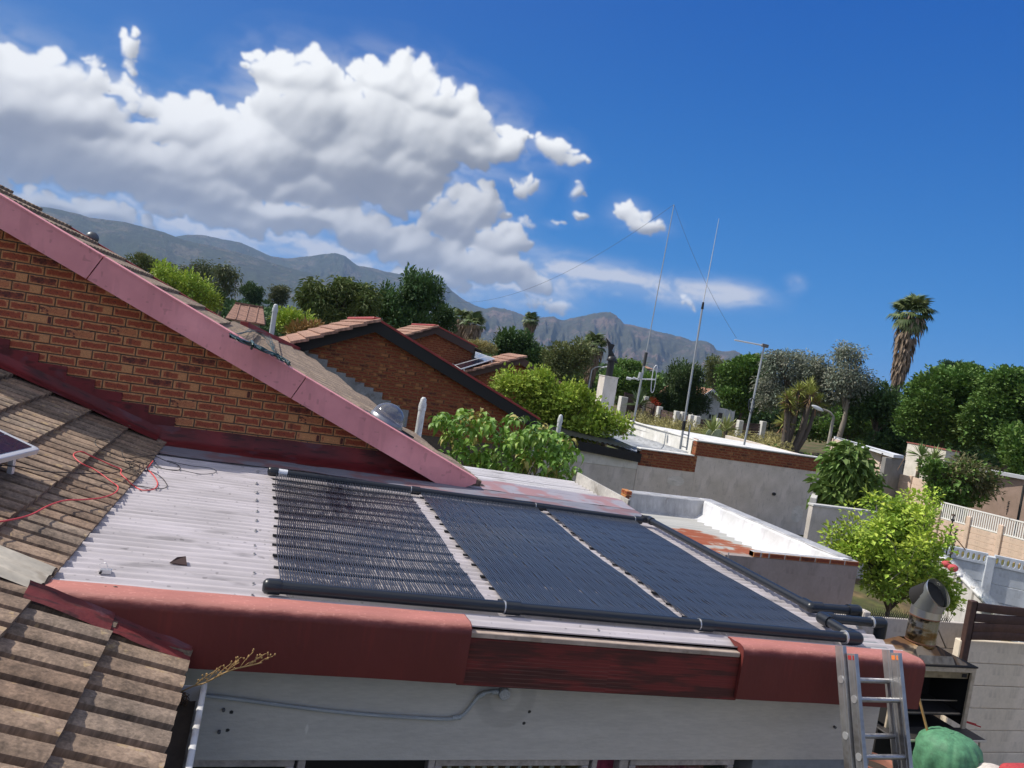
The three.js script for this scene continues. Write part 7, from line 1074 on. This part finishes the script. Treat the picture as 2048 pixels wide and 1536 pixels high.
// -- ground cover and far woods, nobody could count
function scatter(name, label, cat, kind, n, fn, scale, tint) { const K = KIND[kind], im = new THREE.InstancedMesh(K.geo[0], K.mat, n), r = mulberry(n + name.length), m = new THREE.Matrix4(), q = new THREE.Quaternion(), c = new THREE.Color(); for (let i = 0; i < n; i++) { const [p, s] = fn(r, i); q.setFromEuler(new THREE.Euler(r() * 6, r() * 6, r() * 6)); m.compose(p, q, V(s, s, s).multiplyScalar(scale)); im.setMatrixAt(i, m); const b = 0.6 + 0.7 * r(); c.setRGB(b * tint[0], b * tint[1], b * tint[2]); im.setColorAt(i, c); } im.name = name; im.userData = { label, category: cat, kind: 'stuff' }; im.castShadow = im.receiveShadow = true; scene.add(im); }
scatter('undergrowth', 'dry yellowish undergrowth along the road by the slatted fence', 'undergrowth', 'dry', 5200, (r) => { const u = r(), p = onY(1260 + u * 330, 858 + u * 26 + r() * 14, 0); const z = 50 + r() * 20, q = at(1268 + u * 320, 860, z); q.y = 0.05 + r() * r() * 1.5; return [q, 0.7 + r() * 0.7]; }, 1, [1, 1, 0.9]);
scatter('undergrowth', 'low green plants behind the plastered house', 'undergrowth', 'green', 1500, (r) => { const q = at(1530 + r() * 120, 880, 30 + r() * 16); q.y = 0.1 + r() * r() * 1.3; return [q, 0.6 + r() * 0.6]; }, 0.9, [1.2, 1.1, 0.9]);
scatter('woods', 'dark band of distant woods below the mountains', 'woods', 'deep', 26000, (r) => { const d = 110 + 420 * r() * r(), az = YAW - 0.78 + 1.6 * r(), hgt = 3.4 + 2.6 * fbm(az * 40, d / 60, 2, 3) ; return [V(Math.sin(az) * d, hgt * Math.sqrt(r()), -Math.cos(az) * d), 1.2 + 1.2 * r()]; }, 1.4, [1.1, 1.1, 1.2]);
// ---- far roofs
function hipHouse(label, w, x0, x1, yTop, yEave, yBase, tone) { const a = at(x0, yEave, w), b = at(x1, yEave, w), t = thing('far_house', label, 'house'), h = (a.y + b.y) / 2, H = at((x0 + x1) / 2, yTop, w).y, z = a.z, d = 7, i = Math.min(1.6, Math.abs(b.x - a.x) * 0.12), xa = Math.min(a.x, b.x), xb = Math.max(a.x, b.x); part(t, 'wall', boxAt(xa + 0.4, xb - 0.4, 0, h, z - d, z - 0.3), plaster([0.5, 0.47, 0.44])); const rm = M(lin(...tone), { map: tileTex }); const P = [V(xa, h, z), V(xb, h, z), V(xb, h, z - d - 0.4), V(xa, h, z - d - 0.4)], R0 = V(xa + i, H, z - d / 2), R1 = V(xb - i, H, z - d / 2); const ribs = []; part(t, 'roof', [slab([P[0], P[1], R1, R0], V(0, -0.1, 0)), slab([P[1], P[2], R1], V(0, -0.1, 0)), slab([P[2], P[3], R0, R1], V(0, -0.1, 0)), slab([P[3], P[0], R0], V(0, -0.1, 0))], rm);
  const n = Math.floor((xb - xa) / 0.6); for (let k = 1; k < n; k++) { const f = k / n, x = mix(xa, xb, f), xt = clamp(x, xa + i, xb - i), q = V(x, h, z), s = Math.min(1, Math.min(x - xa, xb - x) / i), e = V(mix(x, xt, 0), mix(h, H, s), mix(z, z - d / 2, s)); ribs.push(bar(q.add(V(0, 0.03, 0)), e.add(V(0, 0.03, 0)), 0.07, 0.05)); } part(t, 'roof_rib', ribs, rm).userData.kind = 'stuff'; part(t, 'ridge_capping', bar(R0.clone().add(V(0, 0.05, 0)), R1.clone().add(V(0, 0.05, 0)), 0.25, 0.12), rm); }
hipHouse('distant house with a faded red ribbed roof below the plain', 52, 450, 530, 609, 642, 650, [0.36, 0.20, 0.155]);
hipHouse('small distant house with an orange roof behind the antenna', 120, 1284, 1312, 730, 737, 745, [0.55, 0.33, 0.24]);
{ const t = thing('white_gable', 'small white gable wall glimpsed behind the peach house', 'house'), w = 47, p = at(1896, 925, w), q = at(1915, 925, w), top = at(1900, 902, w).y; part(t, 'wall', boxAt(p.x - 0.3, q.x + 0.2, 0, top, p.z - 3, p.z), plaster([0.76, 0.71, 0.64])); part(t, 'coping', boxAt(p.x - 0.35, q.x + 0.25, top + 0.002, top + 0.06, p.z - 3.05, p.z + 0.05), M(lin(0.42, 0.14, 0.12), { map: tileTex })); }
// groups stand at the base of what they hold
for (const o of [...scene.children]) if (o.isGroup && o.position.lengthSq() === 0 && o.rotation.y === 0) {
  const b = new THREE.Box3().setFromObject(o), c = b.getCenter(V(0, 0, 0)); if (!isFinite(c.x)) continue; c.y = b.min.y;
  o.position.copy(c); for (const k of o.children) k.position.sub(c);
}
renderer.render(scene, camera);
